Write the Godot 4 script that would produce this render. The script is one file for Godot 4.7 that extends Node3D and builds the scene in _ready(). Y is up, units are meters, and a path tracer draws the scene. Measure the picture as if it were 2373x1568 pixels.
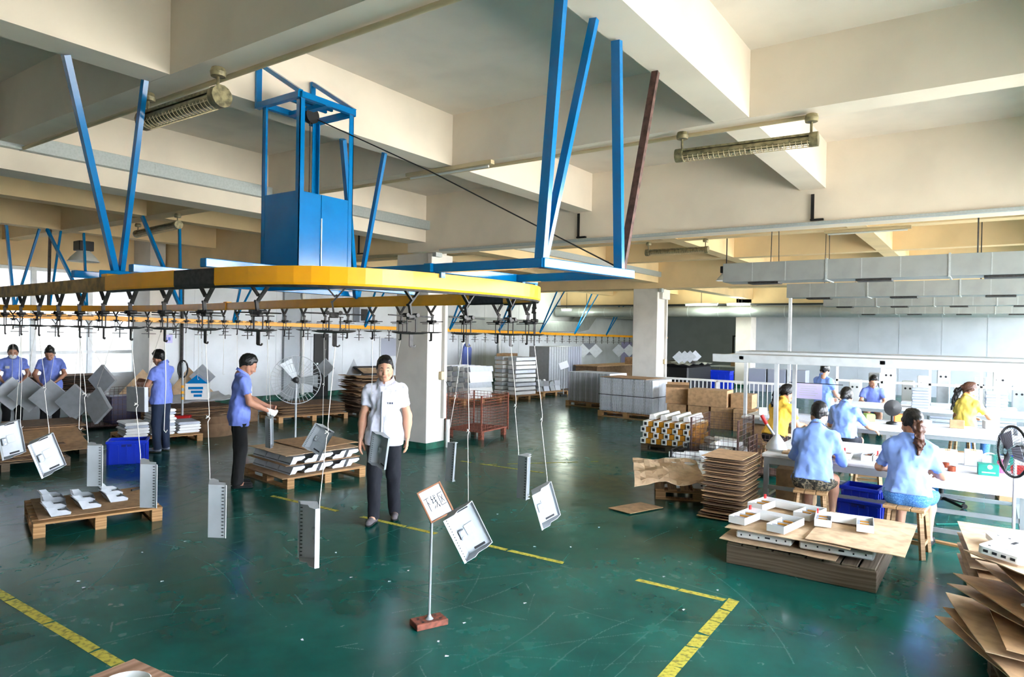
extends Node3D
# A factory hall: green floor, beam ceiling, yellow overhead conveyor, packing benches by the windows.
# World axes follow the building: +x runs along the hall, -z towards the far long wall, +z towards the window wall.

class MB:
	var v := PackedVector3Array()
	var n := PackedVector3Array()
	var uv := PackedVector2Array()
	func tri(a: Vector3, b: Vector3, c: Vector3) -> void:
		var m := (b - a).cross(c - a).normalized()
		v.append(a); v.append(c); v.append(b)
		n.append(m); n.append(m); n.append(m)
	func stri(a: Vector3, b: Vector3, c: Vector3, na: Vector3, nb: Vector3, nc: Vector3) -> void:
		v.append(a); v.append(c); v.append(b)
		n.append(na); n.append(nc); n.append(nb)
	func quad(a: Vector3, b: Vector3, c: Vector3, d: Vector3) -> void:
		tri(a, b, c)
		tri(a, c, d)
	func uquad(a: Vector3, b: Vector3, c: Vector3, d: Vector3) -> void:
		# a at (0,1) lower left, b lower right, c upper right, d upper left
		quad(a, b, c, d)
		for t in [Vector2(0, 1), Vector2(1, 0), Vector2(1, 1), Vector2(0, 1), Vector2(0, 0), Vector2(1, 0)]:
			uv.append(t)
	func box(c: Vector3, s: Vector3, b := Basis.IDENTITY, ch := 0.0) -> MB:
		var h := s * 0.5
		var e := Vector3(ch, ch, ch)
		for ax in 3:
			var i := ax
			var j := (ax + 1) % 3
			var k := (ax + 2) % 3
			for sg in [-1.0, 1.0]:
				var p := []
				for q in [[-1, -1], [1, -1], [1, 1], [-1, 1]]:
					var w := Vector3.ZERO
					w[i] = sg * h[i]
					w[j] = q[0] * (h[j] - ch)
					w[k] = q[1] * (h[k] - ch)
					p.append(c + b * w)
				if sg > 0:
					quad(p[0], p[1], p[2], p[3])
				else:
					quad(p[3], p[2], p[1], p[0])
		if ch > 0.0:
			for ax in 3:
				var i := ax
				var j := (ax + 1) % 3
				var k := (ax + 2) % 3
				for sj in [-1.0, 1.0]:
					for sk in [-1.0, 1.0]:
						var a1 := Vector3.ZERO
						var a2 := Vector3.ZERO
						a1[i] = -(h[i] - ch); a2[i] = -(h[i] - ch)
						a1[j] = sj * h[j]; a1[k] = sk * (h[k] - ch)
						a2[j] = sj * (h[j] - ch); a2[k] = sk * h[k]
						var b1 := a1
						var b2 := a2
						b1[i] = h[i] - ch
						b2[i] = h[i] - ch
						if sj * sk > 0:
							quad(c + b * a1, c + b * b1, c + b * b2, c + b * a2)
						else:
							quad(c + b * a2, c + b * b2, c + b * b1, c + b * a1)
			for sx in [-1.0, 1.0]:
				for sy in [-1.0, 1.0]:
					for sz in [-1.0, 1.0]:
						var q := Vector3(sx, sy, sz)
						var pa := c + b * (q * Vector3(h.x, h.y - ch, h.z - ch))
						var pb := c + b * (q * Vector3(h.x - ch, h.y, h.z - ch))
						var pc := c + b * (q * Vector3(h.x - ch, h.y - ch, h.z))
						if sx * sy * sz > 0:
							tri(pa, pb, pc)
						else:
							tri(pa, pc, pb)
		return self
	func mm(lo: Vector3, hi: Vector3, ch := 0.0) -> MB:
		return box((lo + hi) * 0.5, hi - lo, Basis.IDENTITY, ch)
	func bar(a: Vector3, b: Vector3, w: float, h: float, up := Vector3.UP, ch := 0.0) -> MB:
		# a box from a to b, w wide across, h along up
		var d := b - a
		var z := d.normalized()
		var x := up.cross(z)
		if x.length() < 0.01:
			x = Vector3.RIGHT.cross(z)
			if x.length() < 0.01:
				x = Vector3.FORWARD.cross(z)
		x = x.normalized()
		var y := z.cross(x)
		return box((a + b) * 0.5, Vector3(w, h, d.length()), Basis(x, y, z), ch)
	func tube(path: Array, r, k := 8, caps := true) -> MB:
		var cnt := path.size()
		var rings := []
		var norms := []
		var prev := Vector3.ZERO
		for i in cnt:
			var t: Vector3
			if i == 0:
				t = path[1] - path[0]
			elif i == cnt - 1:
				t = path[i] - path[i - 1]
			else:
				t = (path[i + 1] - path[i]).normalized() + (path[i] - path[i - 1]).normalized()
			t = t.normalized()
			var x := prev
			if i == 0:
				x = Vector3.UP.cross(t)
				if x.length() < 0.05:
					x = Vector3.RIGHT.cross(t)
			x = (x - t * x.dot(t)).normalized()
			prev = x
			var y := t.cross(x)
			var rr: float = r[i] if r is Array else r
			var ring := []
			var nr := []
			for j in k:
				var an := TAU * j / k
				var dd := x * cos(an) + y * sin(an)
				ring.append(path[i] + dd * rr)
				nr.append(dd)
			rings.append(ring)
			norms.append(nr)
		for i in cnt - 1:
			for j in k:
				var m := (j + 1) % k
				stri(rings[i][j], rings[i][m], rings[i + 1][m], norms[i][j], norms[i][m], norms[i + 1][m])
				stri(rings[i][j], rings[i + 1][m], rings[i + 1][j], norms[i][j], norms[i + 1][m], norms[i + 1][j])
		if caps:
			for j in range(1, k - 1):
				tri(rings[0][0], rings[0][j + 1], rings[0][j])
				tri(rings[cnt - 1][0], rings[cnt - 1][j], rings[cnt - 1][j + 1])
		return self
	func cyl(a: Vector3, b: Vector3, r: float, k := 12) -> MB:
		return tube([a, b], r, k)
	func prism(poly: PackedVector2Array, z0: float, z1: float, t := Transform3D.IDENTITY) -> MB:
		# polygon in the xy plane, counter-clockwise seen from +z, drawn out from z0 to z1
		var pp := poly
		if Geometry2D.is_polygon_clockwise(pp):
			pp = pp.duplicate()
			pp.reverse()
		var ix := Geometry2D.triangulate_polygon(pp)
		for i in range(0, ix.size(), 3):
			var a := pp[ix[i]]
			var b := pp[ix[i + 1]]
			var c := pp[ix[i + 2]]
			if (b - a).cross(c - a) < 0:
				var s := b
				b = c
				c = s
			tri(t * Vector3(a.x, a.y, z1), t * Vector3(b.x, b.y, z1), t * Vector3(c.x, c.y, z1))
			tri(t * Vector3(a.x, a.y, z0), t * Vector3(c.x, c.y, z0), t * Vector3(b.x, b.y, z0))
		for i in pp.size():
			var a := pp[i]
			var b := pp[(i + 1) % pp.size()]
			quad(t * Vector3(a.x, a.y, z0), t * Vector3(b.x, b.y, z0), t * Vector3(b.x, b.y, z1), t * Vector3(a.x, a.y, z1))
		return self
	func lathe(prof: Array, k := 20, t := Transform3D.IDENTITY) -> MB:
		# profile of (radius, height) from bottom to top
		for i in prof.size() - 1:
			var p: Vector2 = prof[i]
			var q: Vector2 = prof[i + 1]
			var d := (q - p).normalized()
			var nn := Vector2(d.y, -d.x)
			for j in k:
				var a0 := TAU * j / k
				var a1 := TAU * (j + 1) / k
				var c0 := Vector3(cos(a0), 0, -sin(a0))
				var c1 := Vector3(cos(a1), 0, -sin(a1))
				var y0 := Vector3(0, p.y, 0)
				var y1 := Vector3(0, q.y, 0)
				var n0 := (t.basis * (c0 * nn.x + Vector3(0, nn.y, 0))).normalized()
				var n1 := (t.basis * (c1 * nn.x + Vector3(0, nn.y, 0))).normalized()
				var A := t * (c0 * p.x + y0)
				var B := t * (c1 * p.x + y0)
				var C := t * (c1 * q.x + y1)
				var D := t * (c0 * q.x + y1)
				stri(A, B, C, n0, n1, n1)
				stri(A, C, D, n0, n1, n0)
		return self
	func sheet(c: Array, th: float, nu := 6, nv := 6, bump := 0.0, sd := 0, curl := 0.0) -> MB:
		# a slightly uneven sheet over four corners c[0]..c[3] (counter-clockwise seen from above)
		var fn := FastNoiseLite.new()
		fn.seed = sd
		fn.frequency = 1.3
		var up: Vector3 = (c[1] - c[0]).cross(c[3] - c[0]).normalized()
		var P := []
		for i in nu + 1:
			var row := []
			for j in nv + 1:
				var a := float(i) / nu
				var b := float(j) / nv
				var p: Vector3 = c[0].lerp(c[1], a).lerp(c[3].lerp(c[2], a), b)
				var e := fn.get_noise_2d(p.x * 2.0 + sd, p.z * 2.0 + p.y) * bump
				e += curl * (pow(absf(a - 0.5) * 2.0, 3.0) + pow(absf(b - 0.5) * 2.0, 3.0))
				row.append(p + up * e)
			P.append(row)
		var dn := up * -th
		for i in nu + 1:
			for j in nv + 1:
				P[i][j] += up * th
		for i in nu:
			for j in nv:
				quad(P[i][j], P[i + 1][j], P[i + 1][j + 1], P[i][j + 1])
				quad(P[i][j + 1] + dn, P[i + 1][j + 1] + dn, P[i + 1][j] + dn, P[i][j] + dn)
		for i in nu:
			quad(P[i][0] + dn, P[i + 1][0] + dn, P[i + 1][0], P[i][0])
			quad(P[i + 1][nv] + dn, P[i][nv] + dn, P[i][nv], P[i + 1][nv])
		for j in nv:
			quad(P[0][j + 1] + dn, P[0][j] + dn, P[0][j], P[0][j + 1])
			quad(P[nu][j] + dn, P[nu][j + 1] + dn, P[nu][j + 1], P[nu][j])
		return self
	func add(o: MB, t: Transform3D) -> MB:
		for i in o.v.size():
			v.append(t * o.v[i])
			n.append((t.basis * o.n[i]).normalized())
		return self
	func mesh() -> ArrayMesh:
		var a := []
		a.resize(Mesh.ARRAY_MAX)
		a[Mesh.ARRAY_VERTEX] = v
		a[Mesh.ARRAY_NORMAL] = n
		if uv.size() == v.size():
			a[Mesh.ARRAY_TEX_UV] = uv
		var m := ArrayMesh.new()
		m.add_surface_from_arrays(Mesh.PRIMITIVE_TRIANGLES, a)
		return m

var M := {}
var rng := RandomNumberGenerator.new()

func thing(called: String, label: String, category: String, at := Vector3.ZERO, turn := 0.0, group := "") -> Node3D:
	var o := Node3D.new()
	o.name = called
	add_child(o, true)
	o.position = at
	o.rotation.y = turn
	tag(o, label, category, group)
	return o

const NTH := ["first", "second", "third", "fourth", "fifth", "sixth", "seventh", "eighth", "ninth", "tenth", "eleventh", "twelfth", "thirteenth", "fourteenth", "fifteenth", "sixteenth", "seventeenth", "eighteenth", "nineteenth", "twentieth", "twenty-first", "twenty-second", "twenty-third", "twenty-fourth", "twenty-fifth", "twenty-sixth"]

func tag(o: Node, label: String, category: String, group := "") -> void:
	o.set_meta("label", label)
	o.set_meta("category", category)
	if group:
		o.set_meta("group", group)

func part(parent: Node, called: String, shape, material: Material, label := "") -> MeshInstance3D:
	var o := MeshInstance3D.new()
	o.name = called
	o.mesh = shape.mesh() if shape is MB else shape
	o.material_override = null
	o.mesh = o.mesh
	o.set_surface_override_material(0, material)
	parent.add_child(o, true)
	if label:
		o.set_meta("label", label)
	return o

func solo(called: String, label: String, category: String, shape, material: Material, at := Vector3.ZERO, turn := 0.0, group := "") -> MeshInstance3D:
	var o := part(self, called, shape, material)
	o.position = at
	o.rotation.y = turn
	tag(o, label, category, group)
	return o

func struct(called: String, parent: Node = self) -> Node3D:
	var o := Node3D.new()
	o.name = called
	parent.add_child(o, true)
	o.set_meta("kind", "structure")
	return o

func copy(o: Node3D, at: Vector3, turn := 0.0, label := "") -> Node3D:
	var c := o.duplicate()
	c.name = o.name
	add_child(c, true)
	c.position = at
	c.rotation = Vector3(0, turn, 0)
	if label:
		c.set_meta("label", label)
	return c

# ---------------------------------------------------------------- materials
func noise_image(size: int, freq: float, sd: int, oct := 4, type := FastNoiseLite.TYPE_SIMPLEX_SMOOTH) -> Image:
	var f := FastNoiseLite.new()
	f.noise_type = type
	f.seed = sd
	f.frequency = freq
	f.fractal_octaves = oct
	return f.get_seamless_image(size, size)

func ramp(im: Image, stops: Array) -> ImageTexture:
	# stops: [[value, Color], ...]
	var g := Gradient.new()
	var offs := PackedFloat32Array()
	var cols := PackedColorArray()
	for s in stops:
		offs.append(s[0])
		cols.append(s[1])
	g.offsets = offs
	g.colors = cols
	var lut := PackedByteArray()
	for i in 256:
		var c := g.sample(i / 255.0)
		lut.append(int(c.r * 255.0)); lut.append(int(c.g * 255.0)); lut.append(int(c.b * 255.0))
	im.convert(Image.FORMAT_L8)
	var src := im.get_data()
	var dst := PackedByteArray()
	dst.resize(src.size() * 3)
	for i in src.size():
		var q := src[i] * 3
		dst[i * 3] = lut[q]
		dst[i * 3 + 1] = lut[q + 1]
		dst[i * 3 + 2] = lut[q + 2]
	return ImageTexture.create_from_image(Image.create_from_data(im.get_width(), im.get_height(), false, Image.FORMAT_RGB8, dst))

func mat(key: String, c: Color, rough := 0.6, metal := 0.0, tex: Texture2D = null, scale := 1.0, world := false) -> StandardMaterial3D:
	var m := StandardMaterial3D.new()
	m.resource_name = key
	m.albedo_color = c
	m.roughness = rough
	m.metallic = metal
	if tex:
		m.albedo_texture = tex
		m.uv1_triplanar = true
		m.uv1_world_triplanar = world
		m.uv1_scale = Vector3.ONE * scale
	M[key] = m
	return m

func grey(a: float) -> Color:
	return Color(a, a, a)

func make_materials() -> void:
	# soft mottling shared by many paints
	var soft := ramp(noise_image(256, 0.012, 3), [[0.2, grey(0.955)], [0.5, grey(0.985)], [0.8, grey(1.0)]])
	var dirty := ramp(noise_image(512, 0.010, 9, 5), [[0.15, Color(0.74, 0.70, 0.62)], [0.4, Color(0.92, 0.9, 0.86)], [0.7, grey(1.0)]])
	var grime := ramp(noise_image(256, 0.02, 21, 5), [[0.2, grey(0.62)], [0.55, grey(0.9)], [0.8, grey(1.0)]])
	mat("ceiling", Color(0.93, 0.885, 0.83), 0.9, 0.0, soft, 0.35, true)
	mat("beam", Color(0.93, 0.88, 0.81), 0.85, 0.0, soft, 0.3, true)
	mat("beam_cream", Color(0.93, 0.82, 0.63), 0.85, 0.0, soft, 0.3, true)
	mat("column", Color(0.89, 0.87, 0.84), 0.8, 0.0, soft, 0.5, true)
	mat("wall", Color(0.88, 0.90, 0.92), 0.75, 0.0, soft, 0.3, true)
	mat("wall_grey", Color(0.66, 0.69, 0.72), 0.6, 0.0, soft, 0.3, true)
	mat("skirting", Color(0.03, 0.36, 0.28), 0.6, 0.0, grime, 0.8, true)
	# floor: worn green epoxy with scuffs, dust and scratches
	var fi := noise_image(1024, 0.006, 5, 6)
	var f2 := noise_image(1024, 0.03, 6, 4)
	fi.convert(Image.FORMAT_L8); f2.convert(Image.FORMAT_L8)
	var fa := fi.get_data()
	var fb := f2.get_data()
	var col := PackedByteArray()
	col.resize(1024 * 1024 * 3)
	var rou := PackedByteArray()
	rou.resize(1024 * 1024)
	for i in 1024 * 1024:
		var a := fa[i] / 255.0
		var b := fb[i] / 255.0
		var w := clampf((a - 0.5) * 2.2 + 0.5, 0.0, 1.0)
		var d := 0.82 + 0.18 * w + 0.10 * (b - 0.5)
		var dust := clampf((a * 0.6 + b * 0.5 - 0.72) * 4.0, 0.0, 1.0) * 0.05
		col[i * 3] = int(clampf(12.0 * d + dust * 80.0, 0, 255))
		col[i * 3 + 1] = int(clampf(92.0 * d + dust * 55.0, 0, 255))
		col[i * 3 + 2] = int(clampf(82.0 * d + dust * 60.0, 0, 255))
		rou[i] = int(clampf(26.0 + 34.0 * b + 22.0 * a + dust * 160.0, 0, 255))
	rng.seed = 77
	for s in 260:
		var x := rng.randf() * 1024.0
		var y := rng.randf() * 1024.0
		var an := rng.randf() * TAU
		var ln := 20.0 + rng.randf() * rng.randf() * 320.0
		var cv := (rng.randf() - 0.5) * 0.006
		var st := rng.randf() * 0.5 + 0.15
		for q in int(ln):
			x += cos(an); y += sin(an); an += cv
			var k := (int(y) & 1023) * 1024 + (int(x) & 1023)
			col[k * 3] = int(lerpf(col[k * 3], 120, st * 0.30))
			col[k * 3 + 1] = int(lerpf(col[k * 3 + 1], 165, st * 0.30))
			col[k * 3 + 2] = int(lerpf(col[k * 3 + 2], 150, st * 0.30))
			rou[k] = int(lerpf(rou[k], 110, st))
	var fm := mat("floor", Color.WHITE, 1.0, 0.0, ImageTexture.create_from_image(Image.create_from_data(1024, 1024, false, Image.FORMAT_RGB8, col)), 0.14, true)
	fm.roughness_texture = ImageTexture.create_from_image(Image.create_from_data(1024, 1024, false, Image.FORMAT_L8, rou))
	fm.metallic_specular = 0.36
	fm.roughness_texture_channel = BaseMaterial3D.TEXTURE_CHANNEL_RED
	var tapeT := ramp(noise_image(256, 0.03, 14, 5), [[0.25, Color(0.52, 0.50, 0.20)], [0.45, Color(0.74, 0.69, 0.24)], [0.8, Color(0.80, 0.76, 0.32)]])
	mat("tape", Color.WHITE, 0.6, 0.0, tapeT, 2.5, true)
	# cardboard
	var ci := noise_image(256, 0.02, 30, 4)
	var cardT := ramp(ci, [[0.2, Color(0.86, 0.86, 0.86)], [0.6, Color(0.97, 0.97, 0.97)], [0.9, grey(1.0)]])
	mat("card", Color(0.74, 0.59, 0.43), 0.85, 0.0, cardT, 1.5)
	mat("card_pale", Color(0.80, 0.68, 0.54), 0.85, 0.0, cardT, 1.2)
	mat("card_dark", Color(0.50, 0.39, 0.29), 0.9, 0.0, cardT, 1.5)
	# wood: stretched grain
	var wf := FastNoiseLite.new()
	wf.seed = 41
	wf.frequency = 1.0
	wf.fractal_octaves = 4
	var wb := PackedByteArray()
	wb.resize(256 * 256)
	for y in 256:
		var ya := TAU * y / 256.0
		for x in 256:
			var xa := TAU * x / 256.0
			wb[y * 256 + x] = int(clampf(wf.get_noise_3d(cos(ya) * 5.0 + cos(xa) * 0.22, sin(ya) * 5.0 + sin(xa) * 0.22, 1.7) * 0.75 + 0.5, 0.0, 1.0) * 255.0)
	var wg := Image.create_from_data(256, 256, false, Image.FORMAT_L8, wb)
	var woodT := ramp(wg, [[0.15, Color(0.74, 0.70, 0.64)], [0.5, Color(0.90, 0.88, 0.85)], [0.8, grey(1.0)]])
	mat("wood", Color(0.74, 0.57, 0.38), 0.75, 0.0, woodT, 1.2)
	mat("wood_old", Color(0.44, 0.38, 0.31), 0.85, 0.0, woodT, 1.2)
	mat("wood_stool", Color(0.70, 0.56, 0.40), 0.6, 0.0, woodT, 2.0)
	mat("ply", Color(0.80, 0.64, 0.55), 0.55, 0.0, woodT, 0.8)
	# metals and paints
	mat("galv", Color(0.73, 0.76, 0.76), 0.45, 0.3, ramp(noise_image(256, 0.05, 51, 2, FastNoiseLite.TYPE_CELLULAR), [[0.1, grey(0.93)], [0.6, grey(0.98)], [1.0, grey(1.0)]]), 3.0)
	mat("galv_duct", Color(0.63, 0.65, 0.645), 0.42, 0.4, soft, 0.9)
	mat("steel", Color(0.64, 0.66, 0.67), 0.45, 0.35, soft, 1.5)
	mat("pale_steel", Color(0.83, 0.85, 0.86), 0.4, 0.1, soft, 2.0)
	mat("blue_paint", Color(0.0, 0.46, 0.72), 0.14, 0.0, soft, 1.0)
	mat("yellow_paint", Color(0.99, 0.68, 0.04), 0.35, 0.0, soft, 1.4)
	mat("yellow_dull", Color(0.72, 0.55, 0.25), 0.5, 0.0, grime, 1.4)
	mat("dark_steel", Color(0.25, 0.24, 0.235), 0.55, 0.35, grime, 4.0)
	mat("black_iron", Color(0.07, 0.07, 0.075), 0.5, 0.2)
	mat("rust_steel", Color(0.42, 0.30, 0.27), 0.7, 0.15, grime, 3.0)
	mat("conduit", Color(0.80, 0.73, 0.58), 0.5, 0.0, soft, 1.0)
	mat("lamp_brass", Color(0.62, 0.58, 0.44), 0.45, 0.35, grime, 3.0)
	mat("lamp_white", Color(0.85, 0.86, 0.84), 0.35)
	mat("wire", Color(0.82, 0.81, 0.78), 0.4, 0.3)
	mat("rope", Color(0.16, 0.14, 0.13), 0.7)
	mat("grey_part", Color(0.70, 0.72, 0.74), 0.45, 0.15, soft, 2.0)
	mat("grey_light", Color(0.80, 0.82, 0.845), 0.42, 0.1, soft, 2.0)
	mat("slot", Color(0.10, 0.10, 0.12), 0.7)
	mat("white_plastic", Color(0.93, 0.93, 0.92), 0.35)
	mat("grey_plastic", Color(0.62, 0.64, 0.70), 0.4)
	mat("blue_bin", Color(0.01, 0.17, 0.72), 0.35)
	mat("blue_bin_dark", Color(0.01, 0.10, 0.46), 0.4)
	mat("brick_red", Color(0.60, 0.33, 0.25), 0.8, 0.0, grime, 4.0)
	mat("paper", Color(0.93, 0.94, 0.97), 0.8)
	mat("lilac_paper", Color(0.80, 0.78, 0.95), 0.8)
	mat("ink", Color(0.10, 0.10, 0.15), 0.7)
	mat("frame_wood", Color(0.62, 0.42, 0.30), 0.6)
	mat("red", Color(0.82, 0.12, 0.12), 0.45)
	mat("amber", Color(0.74, 0.50, 0.10), 0.35)
	mat("copper", Color(0.55, 0.24, 0.12), 0.35, 0.3)
	mat("green_box", Color(0.05, 0.52, 0.45), 0.5)
	mat("pink", Color(0.93, 0.42, 0.60), 0.35)
	mat("lime", Color(0.66, 0.82, 0.42), 0.45)
	mat("orange", Color(0.93, 0.48, 0.16), 0.5)
	mat("purple_dark", Color(0.20, 0.17, 0.30), 0.5)
	mat("black", Color(0.035, 0.035, 0.04), 0.5)
	mat("rubber", Color(0.05, 0.05, 0.055), 0.75)
	mat("fabric_white", Color(0.92, 0.93, 0.96), 0.85, 0.0, soft, 4.0)
	mat("table_top", Color(0.90, 0.89, 0.87), 0.5, 0.0, soft, 2.0)
	mat("film", Color(0.86, 0.88, 0.90), 0.3)
	mat("pale_grey", Color(0.72, 0.75, 0.80), 0.5, 0.0, soft, 2.0)
	var gl := mat("glass", Color(0.85, 0.92, 0.95, 0.12), 0.05)
	gl.transparency = BaseMaterial3D.TRANSPARENCY_ALPHA
	var fr := mat("dimming_glass", Color(0.90, 0.94, 0.96, 0.86), 0.1)  # milky opacity added to the far panes to cut their daylight
	fr.transparency = BaseMaterial3D.TRANSPARENCY_ALPHA
	var bag := mat("bag", Color(0.94, 0.95, 0.96), 0.3)
	bag.backlight_enabled = true
	bag.backlight = Color(0.5, 0.5, 0.5)
	var tl := mat("tube_glow", Color(0.95, 0.97, 0.95), 0.4)
	tl.emission_enabled = true
	tl.emission = Color(0.95, 1.0, 0.92)
	tl.emission_energy_multiplier = 3.0

# ---------------------------------------------------------------- camera, sky, exposure
func make_view() -> void:
	var cam := Camera3D.new()
	cam.name = "camera"
	add_child(cam)
	cam.position = Vector3(0, 2.0, 0)
	cam.rotation_order = EULER_ORDER_YXZ
	cam.rotation = Vector3(deg_to_rad(-0.5), deg_to_rad(-55.0), deg_to_rad(1.0))
	cam.fov = 52.637
	cam.near = 0.05
	cam.far = 200.0
	cam.current = true
	var we := WorldEnvironment.new()
	we.name = "environment"
	var e := Environment.new()
	e.background_mode = Environment.BG_SKY
	var sky := Sky.new()
	var sm := ProceduralSkyMaterial.new()
	sm.sky_top_color = Color(0.86, 0.92, 1.0)
	sm.sky_horizon_color = Color(0.97, 0.98, 1.0)
	sm.ground_horizon_color = Color(0.74, 0.73, 0.70)
	sm.ground_bottom_color = Color(0.70, 0.69, 0.66)
	sm.sky_energy_multiplier = 5.8
	sm.ground_energy_multiplier = 5.6
	sky.sky_material = sm
	e.sky = sky
	e.tonemap_mode = Environment.TONE_MAPPER_LINEAR
	e.tonemap_exposure = 1.0
	e.sdfgi_enabled = true
	e.ssao_enabled = true
	e.ssil_enabled = true
	we.environment = e
	add_child(we)

# ---------------------------------------------------------------- the hall
const XB := [-3.5, -0.6, 2.45, 5.40, 8.40, 11.6, 14.8, 18.0, 21.1, 24.2, 27.3, 30.4, 33.5]
const ZB := [1.49, -1.57, -4.57, -7.65, -10.7, -13.7]
const X0 := -4.0
const X1 := 37.0
const ZL := -16.4
const ZR := 3.6

func wall_piece(parent: Node, called: String, lo: Vector3, hi: Vector3, m: Material) -> void:
	part(parent, called, MB.new().mm(lo, hi), m)

func make_hall() -> void:
	var fl := struct("floor")
	part(fl, "floor_slab", MB.new().mm(Vector3(X0 - 0.3, -0.2, ZL - 0.3), Vector3(X1 + 0.3, 0, ZR + 0.3)), M.floor)
	# worn yellow marking tape: pieces of a few decimetres, some missing
	rng.seed = 4
	for run in [[Vector3(1.98, 0, -2.2), Vector3(1.98, 0, -8.5), 0.075, 0.0], [Vector3(5.18, 0, -1.62), Vector3(5.05, 0, -7.0), 0.06, 0.12], [Vector3(5.22, 0, -1.56), Vector3(3.0, 0, -1.50), 0.085, 0.0], [Vector3(8.2, 0, -7.0), Vector3(8.3, 0, -4.9), 0.05, 0.35], [Vector3(8.25, 0, -6.2), Vector3(9.6, 0, -5.0), 0.04, 0.4]]:
		var a: Vector3 = run[0]
		var b: Vector3 = run[1]
		var L := a.distance_to(b)
		var d := (b - a) / L
		var s := Vector3(-d.z, 0, d.x)
		var t := 0.0
		while t < L:
			var ln := rng.randf_range(0.16, 0.42)
			var t1 := minf(t + ln, L)
			if rng.randf() > run[3]:
				var w: float = run[2] * 0.5
				var j := rng.randf_range(-0.004, 0.004)
				var g := rng.randf_range(-0.02, 0.02)
				var mb := MB.new()
				var up := Vector3(0, 0.0015, 0)
				mb.quad(a + d * t - s * w + up, a + d * (t1 - 0.012) - s * (w + j) + up, a + d * (t1 - 0.012 + g) + s * (w - j) + up, a + d * (t + g) + s * w + up)
				if mb.n[0].y < 0:
					var r := MB.new()
					r.quad(a + d * (t + g) + s * w + up, a + d * (t1 - 0.012 + g) + s * (w - j) + up, a + d * (t1 - 0.012) - s * (w + j) + up, a + d * t - s * w + up)
					mb = r
				part(fl, "floor_tape", mb, M.tape)
			t = t1
	var ce := struct("ceiling")
	part(ce, "ceiling_slab", MB.new().mm(Vector3(X0 - 0.3, 4.22, ZL - 0.3), Vector3(X1 + 0.3, 4.45, ZR + 0.3)), M.ceiling)
	for i in XB.size():
		var x: float = XB[i]
		var main := i % 3 == 1
		var m: Material = M.beam if x < 8.5 else M.beam_cream
		var w := 0.42 if main else 0.27
		var bot := 3.31 if main else 3.698
		for seg in [[ZL, ZB[3] - 0.4, M.beam_cream], [ZB[3] - 0.4, ZR, m]]:
			part(ce, "beam", MB.new().mm(Vector3(x, bot, seg[0]), Vector3(x + w, 4.23, seg[1])), seg[2])
	for i in ZB.size():
		var z: float = ZB[i]
		var main := i % 3 == 0
		var w := 0.40 if main else 0.27
		var bot := 3.70
		if i == 3:
			bot = 3.46
		elif i == 0:
			bot = 3.30
		for seg in [[X0, 8.41, M.beam if i < 4 else M.beam_cream], [8.41, X1, M.beam_cream if i > 0 else M.beam]]:
			part(ce, "beam", MB.new().mm(Vector3(seg[0], bot, z - w), Vector3(seg[1], 4.231, z)), seg[2])
	# columns
	for c in [[8.6, -7.75, 0.46, 0.74, "wide cream column with green painted foot beside the white-shirted man"], [18.1, -7.7, 0.62, 0.74, "cream column behind the strapped grey stacks"], [27.3, -7.7, 0.7, 0.6, "white column at the corner of the grey partition"], [8.0, -15.66, 0.36, 0.74, "cream column between the bright windows and the white wall"]]:
		var o := thing("column", c[4], "column", Vector3(c[0], 0, c[1]))
		o.set_meta("kind", "structure")
		part(o, "shaft", MB.new().mm(Vector3(0, 0, -c[3]), Vector3(c[2], 4.2, 0), 0.008), M.column)
		part(o, "painted_foot", MB.new().mm(Vector3(-0.006, 0, -c[3] - 0.006), Vector3(c[2] + 0.006, 0.11, 0.006)), M.skirting)
	# walls
	var wl := struct("wall_left")
	wall_piece(wl, "wall_panel", Vector3(8.36, 0, ZL - 0.2), Vector3(X1, 4.3, ZL), M.wall)
	wall_piece(wl, "wall_panel", Vector3(X0, 0, ZL - 0.2), Vector3(2.6, 4.3, ZL), M.wall)
	wall_piece(wl, "wall_head", Vector3(2.6, 3.2, ZL - 0.2), Vector3(8.36, 4.3, ZL), M.beam_cream)
	wall_piece(wl, "wall_sill", Vector3(2.6, 0, ZL - 0.2), Vector3(8.36, 0.85, ZL), M.wall)
	part(wl, "baseboard", MB.new().mm(Vector3(8.36, 0, ZL), Vector3(X1, 0.14, ZL + 0.02)), M.skirting)
	for x in [9.5, 10.7, 11.9, 13.1, 14.3, 15.5, 16.7, 17.9, 19.1, 20.3, 21.5, 22.7, 23.9, 25.1, 26.3]:
		part(wl, "panel_joint", MB.new().mm(Vector3(x, 0.14, ZL), Vector3(x + 0.03, 3.3, ZL + 0.008)), M.wall)
	var wn := struct("window_1")
	for x in [2.6, 3.7, 4.85, 6.0, 7.1, 8.3]:
		part(wn, "window_mullion", MB.new().mm(Vector3(x - 0.05, 0.85, ZL - 0.15), Vector3(x + 0.05, 3.2, ZL - 0.06)), M.pale_steel)
	for y in [0.89, 1.4, 2.35, 3.16]:
		part(wn, "window_rail", MB.new().mm(Vector3(2.6, y - 0.035, ZL - 0.14), Vector3(8.36, y + 0.035, ZL - 0.07)), M.pale_steel)
	for i in 5:
		var xa: float = [2.6, 3.7, 4.85, 6.0, 7.1][i]
		var xb: float = [3.7, 4.85, 6.0, 7.1, 8.3][i]
		part(wn, "window_pane", MB.new().mm(Vector3(xa, 0.85, ZL - 0.108), Vector3(xb, 3.2, ZL - 0.102)), M.dimming_glass)
	var wf := struct("wall_front")
	wall_piece(wf, "wall_panel", Vector3(X0 - 0.2, 0, ZL - 0.2), Vector3(X0, 4.3, ZR + 0.2), M.wall)
	var wb := struct("wall_back")
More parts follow.
